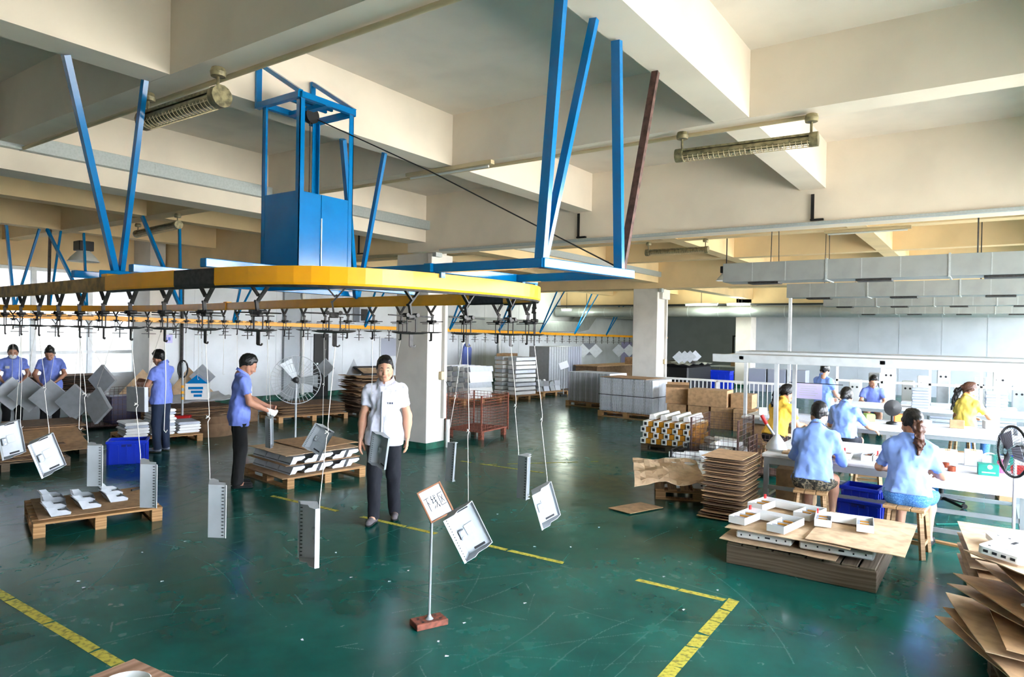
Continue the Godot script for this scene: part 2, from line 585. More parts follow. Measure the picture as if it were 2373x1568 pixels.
	wall_piece(wb, "wall_panel", Vector3(X1, 0, ZL - 0.2), Vector3(X1 + 0.2, 4.3, -7.0), M.wall_grey)
	wall_piece(wb, "partition", Vector3(28.0, 0, -8.3), Vector3(28.15, 4.22, ZR), M.wall_grey)
	wall_piece(wb, "partition_side", Vector3(28.0, 0, -8.45), Vector3(X1, 4.22, -8.3), M.wall_grey)
	for z in [-6.6, -5.3, -4.0, -2.7, -1.4, -0.1, 1.2]:
		part(wb, "panel_joint", MB.new().mm(Vector3(27.992, 0, z), Vector3(28.0, 3.3, z + 0.025)), M.wall_grey)
	# window wall beside the benches
	var wr := struct("wall_right")
	wall_piece(wr, "wall_head", Vector3(X0, 3.28, ZR), Vector3(28.2, 4.3, ZR + 0.2), M.wall)
	wall_piece(wr, "wall_sill", Vector3(X0, 0, ZR), Vector3(28.2, 0.75, ZR + 0.2), M.wall)
	wall_piece(wr, "wall_end", Vector3(X0, 0.75, ZR), Vector3(0.9, 3.28, ZR + 0.2), M.wall)
	var w2 := struct("window_2")
	var px := 0.9
	while px < 27.5:
		wall_piece(wr, "wall_pier", Vector3(px, 0.75, ZR), Vector3(px + 0.28, 3.28, ZR + 0.2), M.wall)
		for k in [0.98, 1.64]:
			part(w2, "window_mullion", MB.new().mm(Vector3(px + k, 0.75, ZR + 0.06), Vector3(px + k + 0.05, 3.28, ZR + 0.11)), M.pale_steel)
		part(w2, "window_rail", MB.new().mm(Vector3(px + 0.28, 2.45, ZR + 0.06), Vector3(px + 2.6, 2.5, ZR + 0.11)), M.pale_steel)
		part(w2, "window_pane", MB.new().mm(Vector3(px + 0.28, 0.75, ZR + 0.082), Vector3(px + 2.6, 3.28, ZR + 0.088)), M.glass)
		px += 2.6

# ---------------------------------------------------------------- overhead conveyor
var loop_path: PackedVector3Array
var loop_len: PackedFloat32Array

func make_path() -> void:
	var c := Curve3D.new()
	c.bake_interval = 0.05
	var pts := [Vector3(3.05, 0, -15.6), Vector3(2.62, 0, -10.2), Vector3(2.33, 0, -6.0), Vector3(2.23, 0, -4.6), Vector3(2.22, 0, -4.1), Vector3(2.225, 0, -3.65), Vector3(2.27, 0, -3.28), Vector3(2.42, 0, -2.96), Vector3(2.76, 0, -2.74), Vector3(3.22, 0, -2.66), Vector3(3.70, 0, -2.63), Vector3(4.12, 0, -2.70), Vector3(4.44, 0, -2.92), Vector3(4.64, 0, -3.34), Vector3(4.75, 0, -3.9), Vector3(4.83, 0, -4.6), Vector3(4.94, 0, -5.6), Vector3(5.14, 0, -7.0), Vector3(5.58, 0, -9.6), Vector3(5.72, 0, -11.2), Vector3(5.54, 0, -12.6), Vector3(5.10, 0, -13.7), Vector3(4.5, 0, -14.75)]
	for i in pts.size():
		var t := Vector3.ZERO
		if i > 0 and i < pts.size() - 1:
			t = (pts[i + 1] - pts[i - 1]).normalized() * minf(pts[i].distance_to(pts[i - 1]), pts[i].distance_to(pts[i + 1])) * 0.34
		c.add_point(pts[i], -t, t)
	loop_path = c.get_baked_points()
	loop_len = PackedFloat32Array()
	var L := 0.0
	for i in loop_path.size():
		if i > 0:
			L += loop_path[i].distance_to(loop_path[i - 1])
		loop_len.append(L)

func at_len(s: float) -> Transform3D:
	# a frame on the loop: origin on the path, z along it
	var i := loop_len.bsearch(s)
	i = clampi(i, 1, loop_path.size() - 1)
	var f := (s - loop_len[i - 1]) / maxf(loop_len[i] - loop_len[i - 1], 1e-6)
	var d := (loop_path[i] - loop_path[i - 1]).normalized()
	return Transform3D(Basis(Vector3.UP.cross(d), Vector3.UP, d), loop_path[i - 1].lerp(loop_path[i], f))

func near_len(x: float, z: float) -> float:
	var best := 1e9
	var s := 0.0
	for i in loop_path.size():
		var d := Vector2(loop_path[i].x - x, loop_path[i].z - z).length()
		if d < best:
			best = d
			s = loop_len[i]
	return s

func rail_mesh(s0: float, s1: float, y0: float, y1: float, w: float) -> MB:
	var mb := MB.new()
	var k := maxi(1, int((s1 - s0) / 0.09))
	if s1 - s0 > 6.0:
		k = maxi(1, int((s1 - s0) / 0.3))
	var prev := []
	for i in k + 1:
		var t := at_len(lerpf(s0, s1, float(i) / k))
		var ring := []
		for q in [[-0.5, y0 + 0.012], [-0.42, y0], [0.42, y0], [0.5, y0 + 0.012], [0.5, y1], [-0.5, y1]]:
			ring.append(t * Vector3(q[0] * w, q[1], 0))
		if i > 0:
			for j in 6:
				var m := (j + 1) % 6
				mb.quad(prev[j], prev[m], ring[m], ring[j])
		else:
			for j in range(1, 5):
				mb.tri(ring[0], ring[j + 1], ring[j])
		prev = ring
	for j in range(1, 5):
		mb.tri(prev[0], prev[j], prev[j + 1])
	return mb

func trolley_meshes() -> Dictionary:
	# origin on the rail's underside, z along the rail
	var y := MB.new()
	y.bar(Vector3(0, 0.005, -0.062), Vector3(0, -0.062, -0.004), 0.008, 0.024, Vector3.RIGHT)
	y.bar(Vector3(0.008, 0.005, 0.062), Vector3(0.008, -0.094, -0.022), 0.008, 0.026, Vector3.RIGHT)
	y.bar(Vector3(0, -0.088, -0.020), Vector3(0, -0.150, -0.010), 0.01, 0.022, Vector3.RIGHT)
	for q in [[0.004, -0.055, 0.004], [0.004, -0.09, -0.02]]:
		y.cyl(Vector3(-0.012, q[1], q[2]), Vector3(0.022, q[1], q[2]), 0.008, 6)
	var pl := MB.new()
	pl.box(Vector3(0, -0.160, -0.008), Vector3(0.03, 0.030, 0.05), Basis.IDENTITY, 0.004)
	for s in [-1, 1]:
		pl.cyl(Vector3(-0.022, -0.148, -0.008 + s * 0.034), Vector3(0.022, -0.148, -0.008 + s * 0.034), 0.012, 8)
	pl.cyl(Vector3(0, -0.150, -0.16), Vector3(0, -0.156, 0.15), 0.004, 6)
	pl.cyl(Vector3(-0.07, -0.166, -0.03), Vector3(0.075, -0.17, 0.04), 0.003, 5)
	var rods := MB.new()
	rods.cyl(Vector3(0, -0.17, 0.026), Vector3(0, -0.252, 0.026), 0.004, 6)
	var pan := MB.new()
	var t := Transform3D(Basis(Vector3(0.62, 0, 0), Vector3.UP, Vector3(0, 0, 1.0)), Vector3(0, -0.252, -0.008))
	pan.lathe([Vector2(0.001, -0.006), Vector2(0.075, -0.004), Vector2(0.118, 0.004), Vector2(0.116, 0.008), Vector2(0.07, 0.002), Vector2(0.001, 0.001)], 18, t)
	var hk := MB.new()
	hk.box(Vector3(0, -0.290, -0.004), Vector3(0.005, 0.072, 0.024))
	hk.bar(Vector3(0, -0.326, -0.012), Vector3(0, -0.330, 0.018), 0.005, 0.008)
	hk.bar(Vector3(0, -0.330, 0.018), Vector3(0, -0.320, 0.024), 0.005, 0.008)
	return {"yoke": y.mesh(), "bracket": pl.mesh(), "rod": rods.mesh(), "drip_pan": pan.mesh(), "hook": hk.mesh()}

func v_brace(parent: Node, foot: Vector3, a: Vector3, b: Vector3, w := 0.05, ma: Material = null, mb2: Material = null) -> void:
	part(parent, "hanger_strut", MB.new().bar(foot, a, w, w * 0.7, Vector3.RIGHT), ma if ma else M.blue_paint)
	part(parent, "hanger_strut", MB.new().bar(foot + Vector3(0.02, 0, 0.005), b, w * 0.8, w * 0.6, Vector3.RIGHT), mb2 if mb2 else M.blue_paint)

func make_conveyor() -> void:
	make_path()
	var o := thing("overhead_conveyor", "yellow overhead conveyor rail turning back in a wide loop below blue hangers", "conveyor")
	var y0 := 2.237
	var y1 := 2.337
	var sj := near_len(2.26, -4.95)
	var b0 := near_len(2.222, -4.0)
	var b1 := near_len(2.235, -3.60)
	var c0 := near_len(4.62, -3.3)
	var c1 := near_len(4.72, -3.75)
	var tot: float = loop_len[loop_len.size() - 1]
	part(o, "rail", rail_mesh(0.3, sj, y0, y1 - 0.006, 0.055), M.yellow_dull, "dusty tan stretch of rail")
	part(o, "rail", rail_mesh(sj, b0, y0, y1, 0.06), M.yellow_paint)
	part(o, "rail_splice", rail_mesh(b0, b1, y0 - 0.002, y1 - 0.002, 0.058), M.dark_steel, "black rail splice")
	part(o, "rail", rail_mesh(b1, c0, y0, y1, 0.06), M.yellow_paint)
	part(o, "rail_splice", rail_mesh(c0, c1, y0 - 0.002, y1 - 0.002, 0.058), M.dark_steel, "black rail splice")
	part(o, "rail", rail_mesh(c1, near_len(4.9, -5.2), y0, y1, 0.06), M.yellow_paint)
	part(o, "rail", rail_mesh(near_len(4.9, -5.2), tot - 0.05, y0, y1, 0.055), M.yellow_paint)
	var lip := rail_mesh(sj, c0, y0 - 0.012, y0 + 0.001, 0.045)
	part(o, "rail_lip", lip, M.dark_steel)
	for s in [sj, near_len(5.4, -8.5)]:
		var t := at_len(s)
		var m := MB.new()
		m.box(t * Vector3(0, y1 + 0.004, 0), Vector3(0.075, 0.02, 0.10), t.basis, 0.004)
		m.box(t * Vector3(0.036, (y0 + y1) * 0.5, 0), Vector3(0.012, 0.10, 0.05), t.basis)
		part(o, "rail_clamp", m, M.yellow_paint)
	# blue carrying frame over the loop
	var f := [[Vector3(3.05, 2.37, -1.93), Vector3(3.06, 2.37, -5.5)], [Vector3(3.86, 2.37, -1.84), Vector3(3.90, 2.37, -5.5)], [Vector3(3.03, 2.37, -1.95), Vector3(3.88, 2.37, -1.83)], [Vector3(3.0, 2.372, -2.72), Vector3(4.1, 2.372, -2.68)], [Vector3(2.2, 2.372, -3.72), Vector3(4.76, 2.372, -3.78)], [Vector3(2.2, 2.372, -4.55), Vector3(4.88, 2.372, -4.6)], [Vector3(2.25, 2.372, -5.5), Vector3(4.95, 2.372, -5.5)], [Vector3(2.3, 2.366, -5.2), Vector3(4.72, 2.366, -3.9)]]
	for q in f:
		part(o, "frame_beam", MB.new().bar(q[0], q[1], 0.06, 0.052, Vector3.UP, 0.004), M.blue_paint)
	for q in [Vector3(4.42, 2.35, -2.9), Vector3(3.05, 2.35, -2.66), Vector3(3.88, 2.35, -2.65)]:
		part(o, "rail_stub", MB.new().box(q, Vector3(0.035, 0.075, 0.05)), M.blue_paint)
	var a := Vector3(3.05, 2.39, -1.96)
	v_brace(o, a, Vector3(2.95, 3.69, -1.80), Vector3(3.26, 3.69, -1.78), 0.055)
	var b := Vector3(3.80, 2.39, -1.87)
	v_brace(o, b, Vector3(3.57, 3.69, -1.80), Vector3(4.13, 3.69, -1.80), 0.055, M.blue_paint, M.rust_steel)
	v_brace(o, Vector3(2.42, 2.335, -5.2), Vector3(1.90, 3.69, -4.78), Vector3(2.40, 3.69, -4.80), 0.055)
	v_brace(o, Vector3(4.88, 2.335, -5.4), Vector3(4.11, 3.69, -4.75), Vector3(4.64, 3.69, -4.77), 0.055)
	v_brace(o, Vector3(5.66, 2.335, -10.2), Vector3(5.36, 3.69, -10.75), Vector3(5.95, 3.69, -10.75), 0.055)
	v_brace(o, Vector3(5.46, 2.335, -12.85), Vector3(5.2, 3.69, -13.75), Vector3(5.8, 3.69, -13.75), 0.055)
	v_brace(o, Vector3(4.85, 2.335, -14.15), Vector3(4.62, 3.69, -13.85), Vector3(5.12, 3.69, -13.85), 0.055)
	v_brace(o, Vector3(5.16, 2.335, -13.55), Vector3(5.27, 3.69, -13.80), Vector3(5.44, 3.69, -13.80), 0.05, M.dark_steel, M.blue_paint)
	# trolleys every 0.45 m
	var tm := trolley_meshes()
	var names := {"yoke": M.dark_steel, "bracket": M.dark_steel, "rod": M.dark_steel, "drip_pan": M.dark_steel, "hook": M.dark_steel}
	var s := near_len(2.27, -3.29)
	while s > 0.45:
		s -= 0.44
	while s < tot - 0.2:
		var t := at_len(s)
		var n := Node3D.new()
		n.name = "trolley"
		o.add_child(n, true)
		n.transform = Transform3D(t.basis, t.origin + Vector3(0, y0, 0))
		for k in names:
			part(n, k, tm[k], names[k])
		part(n, "rod", tm.rod, M.dark_steel).position.z = -0.060
		s += 0.44
	# the line along the far wall, lower down
	var w := thing("wall_conveyor", "long yellow conveyor rail with small dark trolleys along the far white wall", "conveyor")
	var A := Vector3(4.2, 2.17, -14.9)
	var B := Vector3(36.5, 1.86, -14.9)
	for i in 6:
		part(w, "rail", MB.new().bar(A.lerp(B, i / 6.0), A.lerp(B, (i + 1) / 6.0), 0.055, 0.10), M.yellow_paint)
	var small := MB.new()
	small.bar(Vector3(-0.06, 0, 0), Vector3(0, -0.09, 0), 0.01, 0.02, Vector3.BACK)
	small.bar(Vector3(0.06, 0, 0), Vector3(0, -0.09, 0), 0.01, 0.02, Vector3.BACK)
	small.bar(Vector3(0, -0.08, 0), Vector3(0, -0.34, 0), 0.012, 0.02, Vector3.BACK)
	small.box(Vector3(0, -0.17, 0), Vector3(0.16, 0.02, 0.02))
	small.box(Vector3(0, -0.25, 0), Vector3(0.24, 0.012, 0.14))
	var sm := small.mesh()
	var x := 4.6
	while x < 36.0:
		var p := A.lerp(B, (x - A.x) / (B.x - A.x)) - Vector3(0, 0.05, 0)
		part(w, "trolley", sm, M.dark_steel).position = p
		x += 0.6
	for x2 in [9.6, 13.8, 17.6, 20.4, 23.2, 26.0, 29.0]:
		var p2 := A.lerp(B, (x2 - A.x) / (B.x - A.x))
		v_brace(w, p2, Vector3(x2 - 0.3, 3.7, -13.9), Vector3(x2 + 0.25, 3.7, -13.9), 0.05)

func make_tower() -> void:
	# counterweight tower welded to the ceiling beam
	var o := thing("counterweight_tower", "tall blue steel frame tower with sheet metal box bracketed to the ceiling beam", "tower", Vector3(3.12, 2.39, -4.50))
	var W := 0.50
	var D := 0.44
	var H := 1.30
	var s := 0.042
	for q in [[0, 0], [W, 0], [0, D], [W, D]]:
		var mb := MB.new()
		var sx := 1.0 if q[0] == 0 else -1.0
		var sz := 1.0 if q[1] == 0 else -1.0
		mb.box(Vector3(q[0] + sx * s * 0.5, H * 0.5, q[1] + sz * 0.003), Vector3(s, H, 0.006))
		mb.box(Vector3(q[0] + sx * 0.003, H * 0.5, q[1] + sz * s * 0.5), Vector3(0.006, H, s))
		part(o, "post", mb, M.blue_paint)
	for q in [[Vector3(0, H - 0.02, 0), Vector3(W, H - 0.02, 0)], [Vector3(0, H - 0.02, D), Vector3(W, H - 0.02, D)], [Vector3(0, H - 0.02, -0.07), Vector3(0, H - 0.02, D)], [Vector3(W, H - 0.02, -0.07), Vector3(W, H - 0.02, D)]]:
		part(o, "top_rail", MB.new().bar(q[0], q[1], 0.042, 0.042), M.blue_paint)
	for x in [0.0, W]:
		part(o, "wall_bracket", MB.new().box(Vector3(x, H + 0.14, -0.055), Vector3(0.045, 0.34, 0.02)), M.blue_paint)
		part(o, "stay", MB.new().bar(Vector3(x, H + 0.30, -0.05), Vector3(x, H + 0.0, D), 0.035, 0.03), M.blue_paint)
	for z in [0.20, 0.27]:
		part(o, "pulley_beam", MB.new().box(Vector3(W * 0.5, H + 0.02, z), Vector3(0.36, 0.04, 0.02)), M.blue_paint)
	part(o, "pulley_bar", MB.new().box(Vector3(0.24, H - 0.03, 0.235), Vector3(0.05, 0.03, 0.44)), M.blue_paint)
	var pu := MB.new()
	pu.lathe([Vector2(0.05, -0.02), Vector2(0.06, -0.02), Vector2(0.05, -0.005), Vector2(0.05, 0.005), Vector2(0.06, 0.02), Vector2(0.001, 0.02)], 18, Transform3D(Basis(Vector3.RIGHT, PI / 2), Vector3(0.26, H - 0.07, 0.235)))
	part(o, "pulley", pu, M.black_iron)
	var hb := 0.60
	part(o, "panel", MB.new().box(Vector3(0.004, hb * 0.5, D * 0.5), Vector3(0.004, hb, D - 0.02)), M.blue_paint)
	part(o, "panel", MB.new().box(Vector3(W - 0.004, hb * 0.5, D * 0.5), Vector3(0.004, hb, D - 0.02)), M.blue_paint)
	part(o, "panel", MB.new().box(Vector3(W * 0.5, hb * 0.5, 0.004), Vector3(W - 0.02, hb, 0.004)), M.blue_paint)
	var fp := MB.new()
	fp.box(Vector3(0.11, hb * 0.5, D - 0.010), Vector3(0.20, hb, 0.004))
	fp.box(Vector3(0.345, hb * 0.5, D - 0.005), Vector3(0.28, hb, 0.004))
	part(o, "panel", fp, M.blue_paint)
	part(o, "weld_seam", MB.new().box(Vector3(0.206, hb * 0.36, D - 0.003), Vector3(0.008, hb * 0.7, 0.006)), M.pale_steel)
	part(o, "floor_plate", MB.new().box(Vector3(W * 0.5, 0.006, D * 0.5), Vector3(W - 0.01, 0.008, D - 0.01)), M.blue_paint)
	part(o, "weight", MB.new().box(Vector3(W * 0.5, 0.24, D * 0.5), Vector3(W - 0.08, 0.44, D - 0.08)), M.black_iron)
	part(o, "hoist_rope", MB.new().cyl(Vector3(0.25, hb - 0.14, 0.235), Vector3(0.25, H - 0.08, 0.235), 0.004, 6), M.rope)
	var kn := MB.new()
	kn.tube([Vector3(0.22, hb + 0.01, 0.25), Vector3(0.25, hb + 0.03, 0.235), Vector3(0.28, hb + 0.012, 0.22), Vector3(0.25, hb - 0.01, 0.235)], 0.006, 5)
	part(o, "rope_knot", kn, M.rope)
	solo("steel_rope", "thin dark steel rope slanting from the blue tower pulley down to the frame", "rope", MB.new().tube([Vector3(3.42, 3.61, -4.27), Vector3(3.58, 3.12, -3.24), Vector3(3.80, 2.42, -1.90)], 0.005, 6), M.rope)

# ---------------------------------------------------------------- hanging parts
const HANGING := [
	["tray", Vector3(2.223, 0.959, -3.662), 0.30, 0.20, 57.0, 0.0, Vector2(2.228, -3.670)],
	["tray", Vector3(2.404, 0.911, -2.931), 0.31, 0.20, -124.0, 0.0, Vector2(2.404, -2.948)],
	["tray", Vector3(3.322, 0.773, -2.646), 0.30, 0.21, -39.5, 27.0, Vector2(3.336, -2.646)],
	["tray", Vector3(3.929, 1.010, -2.656), 0.29, 0.20, 10.1, -3.0, Vector2(3.941, -2.653)],
	["tray", Vector3(4.184, 0.765, -2.636), 0.27, 0.22, -25.8, 19.0, Vector2(4.201, -2.632)],
	["tray", Vector3(4.803, 0.820, -4.891), 0.33, 0.20, -106.5, -14.0, Vector2(4.792, -4.925)],
	["tray", Vector3(4.907, 0.808, -5.963), 0.30, 0.20, -63.5, -30.0, Vector2(4.893, -6.001)],
	["tray", Vector3(4.715, 0.835, -3.972), 0.34, 0.20, 18.1, -8.0, Vector2(4.729, -3.969)],
	["tray", Vector3(5.131, 0.737, -7.211), 0.36, 0.20, 26.6, 3.0, Vector2(5.136, -7.223)],
	["tray", Vector3(2.235, 0.987, -4.464), 0.28, 0.20, 64.0, 3.0, Vector2(2.242, -4.470)],
	["tray", Vector3(2.272, 1.002, -5.283), 0.29, 0.20, 66.0, 0.0, Vector2(2.280, -5.287)],
	["tray", Vector3(2.330, 0.963, -6.159), 0.29, 0.22, -0.7, 20.0, Vector2(2.323, -6.184)],
	["tray", Vector3(2.301, 1.022, -6.812), 0.29, 0.22, 5.3, 10.0, Vector2(2.285, -6.848)],
	["panel", Vector3(4.881, 0.753, -14.281), 0.43, 0.43, -3.9, 45.0, Vector2(4.886, -14.292)],
	["panel", Vector3(4.966, 0.763, -13.811), 0.44, 0.44, -31.8, 48.0, Vector2(4.963, -13.834)],
	["panel", Vector3(5.097, 0.731, -13.275), 0.45, 0.45, -31.0, 45.0, Vector2(5.042, -13.372)],
	["panel", Vector3(5.242, 0.686, -12.719), 0.44, 0.44, -50.4, 44.0, Vector2(5.192, -12.810)],
	["panel", Vector3(5.362, 0.658, -12.198), 0.44, 0.44, -75.7, 40.0, Vector2(5.321, -12.276)],
	["panel", Vector3(6.269, 0.947, -14.045), 0.42, 0.42, -64.1, 45.0, Vector2(6.238, -14.106)],
	["panel", Vector3(5.338, 0.863, -10.840), 0.46, 0.38, -84.2, 2.0, Vector2(5.366, -10.818)],
	["panel", Vector3(12.38, 0.95, -14.88), 0.36, 0.36, -59.6, 45.0, Vector2(12.4, -14.9)],
	["panel", Vector3(8.82, 0.86, -14.88), 0.40, 0.40, -45.9, 45.0, Vector2(8.8, -14.9)]]

var tray_parts := {}

func fold(pts: Array, th: float, L: float) -> MB:
	# a strip of sheet bent along the polyline (x, z), L long in y
	var mb := MB.new()
	for i in pts.size() - 1:
		var a := Vector3(pts[i].x, 0, pts[i].y)
		var b := Vector3(pts[i + 1].x, 0, pts[i + 1].y)
		var d := (b - a).normalized() * th * 0.4
		mb.bar(a - d, b + d, L, th, (b - a).cross(Vector3.UP))
	return mb

func tray_shape(L: float) -> Dictionary:
	# a bent sheet-metal tray, long side upright, open towards +z
	var d := {}
	d.shell = fold([Vector2(-0.100, 0.090), Vector2(-0.055, 0.0), Vector2(0.100, 0.0), Vector2(0.106, 0.022)], 0.003, L).mesh()
	var lip := MB.new()
	lip.bar(Vector3(-0.100, -L * 0.5, 0.090), Vector3(-0.100, L * 0.5, 0.090), 0.016, 0.004, Vector3(0.3, 0, 1))
	d.lip = lip.mesh()
	var cap := PackedVector2Array([Vector2(-0.100, 0.088), Vector2(-0.055, 0.0), Vector2(0.100, 0.0), Vector2(0.106, 0.022), Vector2(0.060, 0.048), Vector2(0.000, 0.052), Vector2(-0.030, 0.088)])
	var c := MB.new()
	c.prism(cap, -0.0015, 0.0015, Transform3D(Basis(Vector3.RIGHT, Vector3.BACK, Vector3.DOWN), Vector3.ZERO))
	d.end_cap = c.mesh()
	var sl := MB.new()
	for i in 15:
		sl.box(Vector3(-0.093, (i / 14.0 - 0.5) * L * 0.9, 0.076), Vector3(0.012, 0.004, 0.012), Basis(Vector3.UP, -0.46))
	d.slot_row = sl.mesh()
	var dk := MB.new()
	dk.box(Vector3(0.03, L * 0.5 - 0.02, 0.003), Vector3(0.075, 0.014, 0.003))
	d.slot = dk.mesh()
	var kp := MB.new()
	kp.box(Vector3(0.022, 0.0, 0.0045), Vector3(0.062, 0.07, 0.004), Basis(Vector3.BACK, 0.05), 0.0015)
	d.cover_plate = kp.mesh()
	var tb := MB.new()
	tb.box(Vector3(-0.036, -0.012, 0.014), Vector3(0.036, 0.062, 0.026), Basis.IDENTITY, 0.003)
	d.terminal = tb.mesh()
	var ho := MB.new()
	ho.cyl(Vector3(-0.036, 0.006, 0.02), Vector3(-0.036, 0.006, 0.030), 0.009, 10)
	d.socket = ho.mesh()
	return d

func add_tray(parent: Node3D, L: float, m: Material) -> void:
	var key := "%.2f" % L
	if not tray_parts.has(key):
		tray_parts[key] = tray_shape(L)
	var d: Dictionary = tray_parts[key]
	part(parent, "shell", d.shell, m)
	part(parent, "lip", d.lip, m)
	for s in [-1, 1]:
		part(parent, "end_cap", d.end_cap, m).position.y = s * (L * 0.5 - 0.002)
	part(parent, "slot_row", d.slot_row, M.slot).set_meta("kind", "stuff")
	part(parent, "slot", d.slot, M.slot)
	part(parent, "slot", d.slot, M.slot).position.y = -(L - 0.04)
	part(parent, "cover_plate", d.cover_plate, m)
	var t := part(parent, "terminal", d.terminal, m)
	part(t, "socket", d.socket, M.pale_steel)
	part(t, "socket", d.socket, M.pale_steel).position.y = -0.034

func add_panel(parent: Node3D, w: float, h: float, m: Material) -> void:
	# shallow square panel with folded rims
	part(parent, "face", MB.new().box(Vector3(0, 0, 0), Vector3(w, h, 0.004), Basis.IDENTITY, 0.001), m)
	for s in [-1, 1]:
		part(parent, "rim", MB.new().box(Vector3(s * (w * 0.5 - 0.002), 0, -0.03), Vector3(0.004, h, 0.06)), m)
		part(parent, "rim", MB.new().box(Vector3(0, s * (h * 0.5 - 0.002), -0.03), Vector3(w - 0.008, 0.004, 0.06)), m)

func make_hanging() -> void:
	var words := ["edge-on grey metal tray hanging left of the man in black trousers", "edge-on pale grey tray with side slots hanging on a doubled wire", "grey metal tray hanging in front of the handwritten sign", "narrow grey tray hanging beside the boxy tilted tray", "boxy tilted grey tray with deep side wall, last on the loop", "grey tray hanging in front of the white-shirted man's trousers", "tilted grey tray hanging above the stacked tray pallet", "narrow grey tray hanging beside the wide column", "narrow grey tray hanging at the gloved hand", "edge-on grey tray hanging over the low tray pallet's board", "edge-on grey tray hanging in front of the cardboard heap's end", "grey tilted tray hanging before the cardboard heap", "grey tray hanging before the cardboard heap with broad pale edge"]
	var k := 0
	for h in HANGING:
		var tray: bool = h[0] == "tray"
		var c: Vector3 = h[1]
		var o := thing("hanging_tray" if tray else "hanging_casing", words[k] if tray else ["fifth square grey panel hung by its corner, counting from the man with glasses", "fourth square grey panel hung by its corner, counting from the man with glasses", "third square grey panel hung by its corner, counting from the man with glasses", "second square grey panel hung by its corner, counting from the man with glasses", "first square grey panel hung by its corner, counting from the man with glasses", "square grey panel hung by its corner behind the row of five", "grey metal panel held upright by the man with glasses", "square grey panel hung by its corner before the tall black door", "square grey panel hung by its corner behind the blue-lidded paint carton"][k - 13], "tray" if tray else "panel", c, 0.0, "" if tray else "square panels hung along the conveyor")
		var n := Node3D.new()
		var b := Basis(Vector3.UP, deg_to_rad(h[4])) * Basis(Vector3.BACK, deg_to_rad(h[5]))
		o.basis = b
		var m: Material = M.grey_light if k in [0, 1, 9, 10] else M.grey_part
		var top: Vector3
		if tray:
			add_tray(o, h[2], m)
			top = b * Vector3(-0.055 if h[5] < 0 else 0.085, h[2] * 0.5, 0.0)
		else:
			add_panel(o, h[2], h[3], M.grey_part)
			top = b * Vector3(h[2] * 0.47, h[3] * 0.47, 0)
		n.free()
		# wire with a hook halfway
		var s0 := near_len(2.27, -3.29)
		var sn := s0 + roundf((near_len(h[6].x, h[6].y) - s0) / 0.44) * 0.44
		var hook := at_len(sn).origin
		var wt := Vector3(hook.x, 1.912, hook.z) - c
		if Vector2(hook.x - c.x, hook.z - c.z).length() > 1.0:
			wt = Vector3(4.6 + roundf((h[6].x - 4.6) / 0.6) * 0.6, 1.74, -14.9) - c
		var mid := top.lerp(wt, 0.45)
		var inv := b.inverse()
		var w := MB.new()
		w.tube([inv * top, inv * (top + Vector3(0, 0.03, 0)), inv * (mid - Vector3(0, 0.02, 0)), inv * (mid + Vector3(0.012, 0.0, 0)), inv * (mid + Vector3(0.0, 0.014, 0)), inv * (mid + Vector3(-0.012, 0.0, 0))], 0.0025 if tray else 0.003, 5)
		part(o, "wire", w, M.wire)
		w = MB.new()
		w.tube([inv * (mid + Vector3(-0.012, 0.018, 0.004)), inv * (mid + Vector3(-0.004, 0.004, 0.004)), inv * (mid + Vector3(0.006, 0.016, 0.004)), inv * (mid + Vector3(0.004, 0.05, 0.004)), inv * wt], 0.0022 if tray else 0.003, 5)
		part(o, "upper_wire", w, M.wire)
		k += 1
	# empty wires with a small hook, waiting for parts
	var e := 0
	for q in [[2.23, -4.1], [5.0, -6.3], [5.2, -7.3], [5.38, -8.2], [5.46, -8.7], [5.55, -9.4], [5.62, -9.9], [5.70, -11.5], [4.90, -5.3], [2.28, -5.6], [2.36, -6.6], [5.66, -11.9]]:
		var s1 := near_len(2.27, -3.29)
		var tr := at_len(s1 + roundf((near_len(q[0], q[1]) - s1) / 0.44) * 0.44)
		var ln := 0.55 + 0.12 * (e % 4)
		solo("empty_wire", "bare wire with small hook hanging empty from the conveyor loop", "wire", MB.new().tube([Vector3(0, 0, 0), Vector3(0.006, -ln * 0.5, 0.004), Vector3(0, -ln, 0), Vector3(0.012, -ln - 0.015, 0), Vector3(0.022, -ln, 0)], 0.0024, 5), M.wire, tr.origin + Vector3(0, 1.912, 0), 0.0, "empty wires on the conveyor loop")
		e += 1

# ---------------------------------------------------------------- floor goods, left and middle
func pallet(label: String, at: Vector3, turn: float, L := 1.1, W := 1.1, H := 0.13, m: Material = null) -> Node3D:
	if m == null:
		m = M.wood
	var o := thing("pallet", label, "pallet", at, turn)
	var n := 7
	for i in n:
		part(o, "deck_board", MB.new().box(Vector3(0, H - 0.010, (i / float(n - 1) - 0.5) * (W - 0.10)), Vector3(L, 0.02, 0.105), Basis.IDENTITY, 0.002), m)
	for x in [-0.5, 0.0, 0.5]:
		part(o, "stringer", MB.new().box(Vector3(x * (L - 0.10), H - 0.030, 0), Vector3(0.095, 0.02, W)), m)
		part(o, "bottom_board", MB.new().box(Vector3(x * (L - 0.10), 0.010, 0), Vector3(0.095, 0.02, W)), m)
		for z in [-0.5, 0.0, 0.5]:
			part(o, "block", MB.new().box(Vector3(x * (L - 0.10), H * 0.5 - 0.01, z * (W - 0.12)), Vector3(0.098, H - 0.06, 0.118)), m)
	return o

func card_sheet(label: String, c: Array, m: Material, bump := 0.02, sd := 1, group := "", curl := 0.0) -> MeshInstance3D:
	# corners in world space; the node sits at the first corner's floor point
	var mid: Vector3 = (c[0] + c[2]) * 0.5
	var q := []
	for p in c:
		q.append(p - mid)
	return solo("cardboard_sheet", label, "cardboard", MB.new().sheet(q, 0.006, 7, 7, bump, sd, curl), m, mid, 0.0, group)

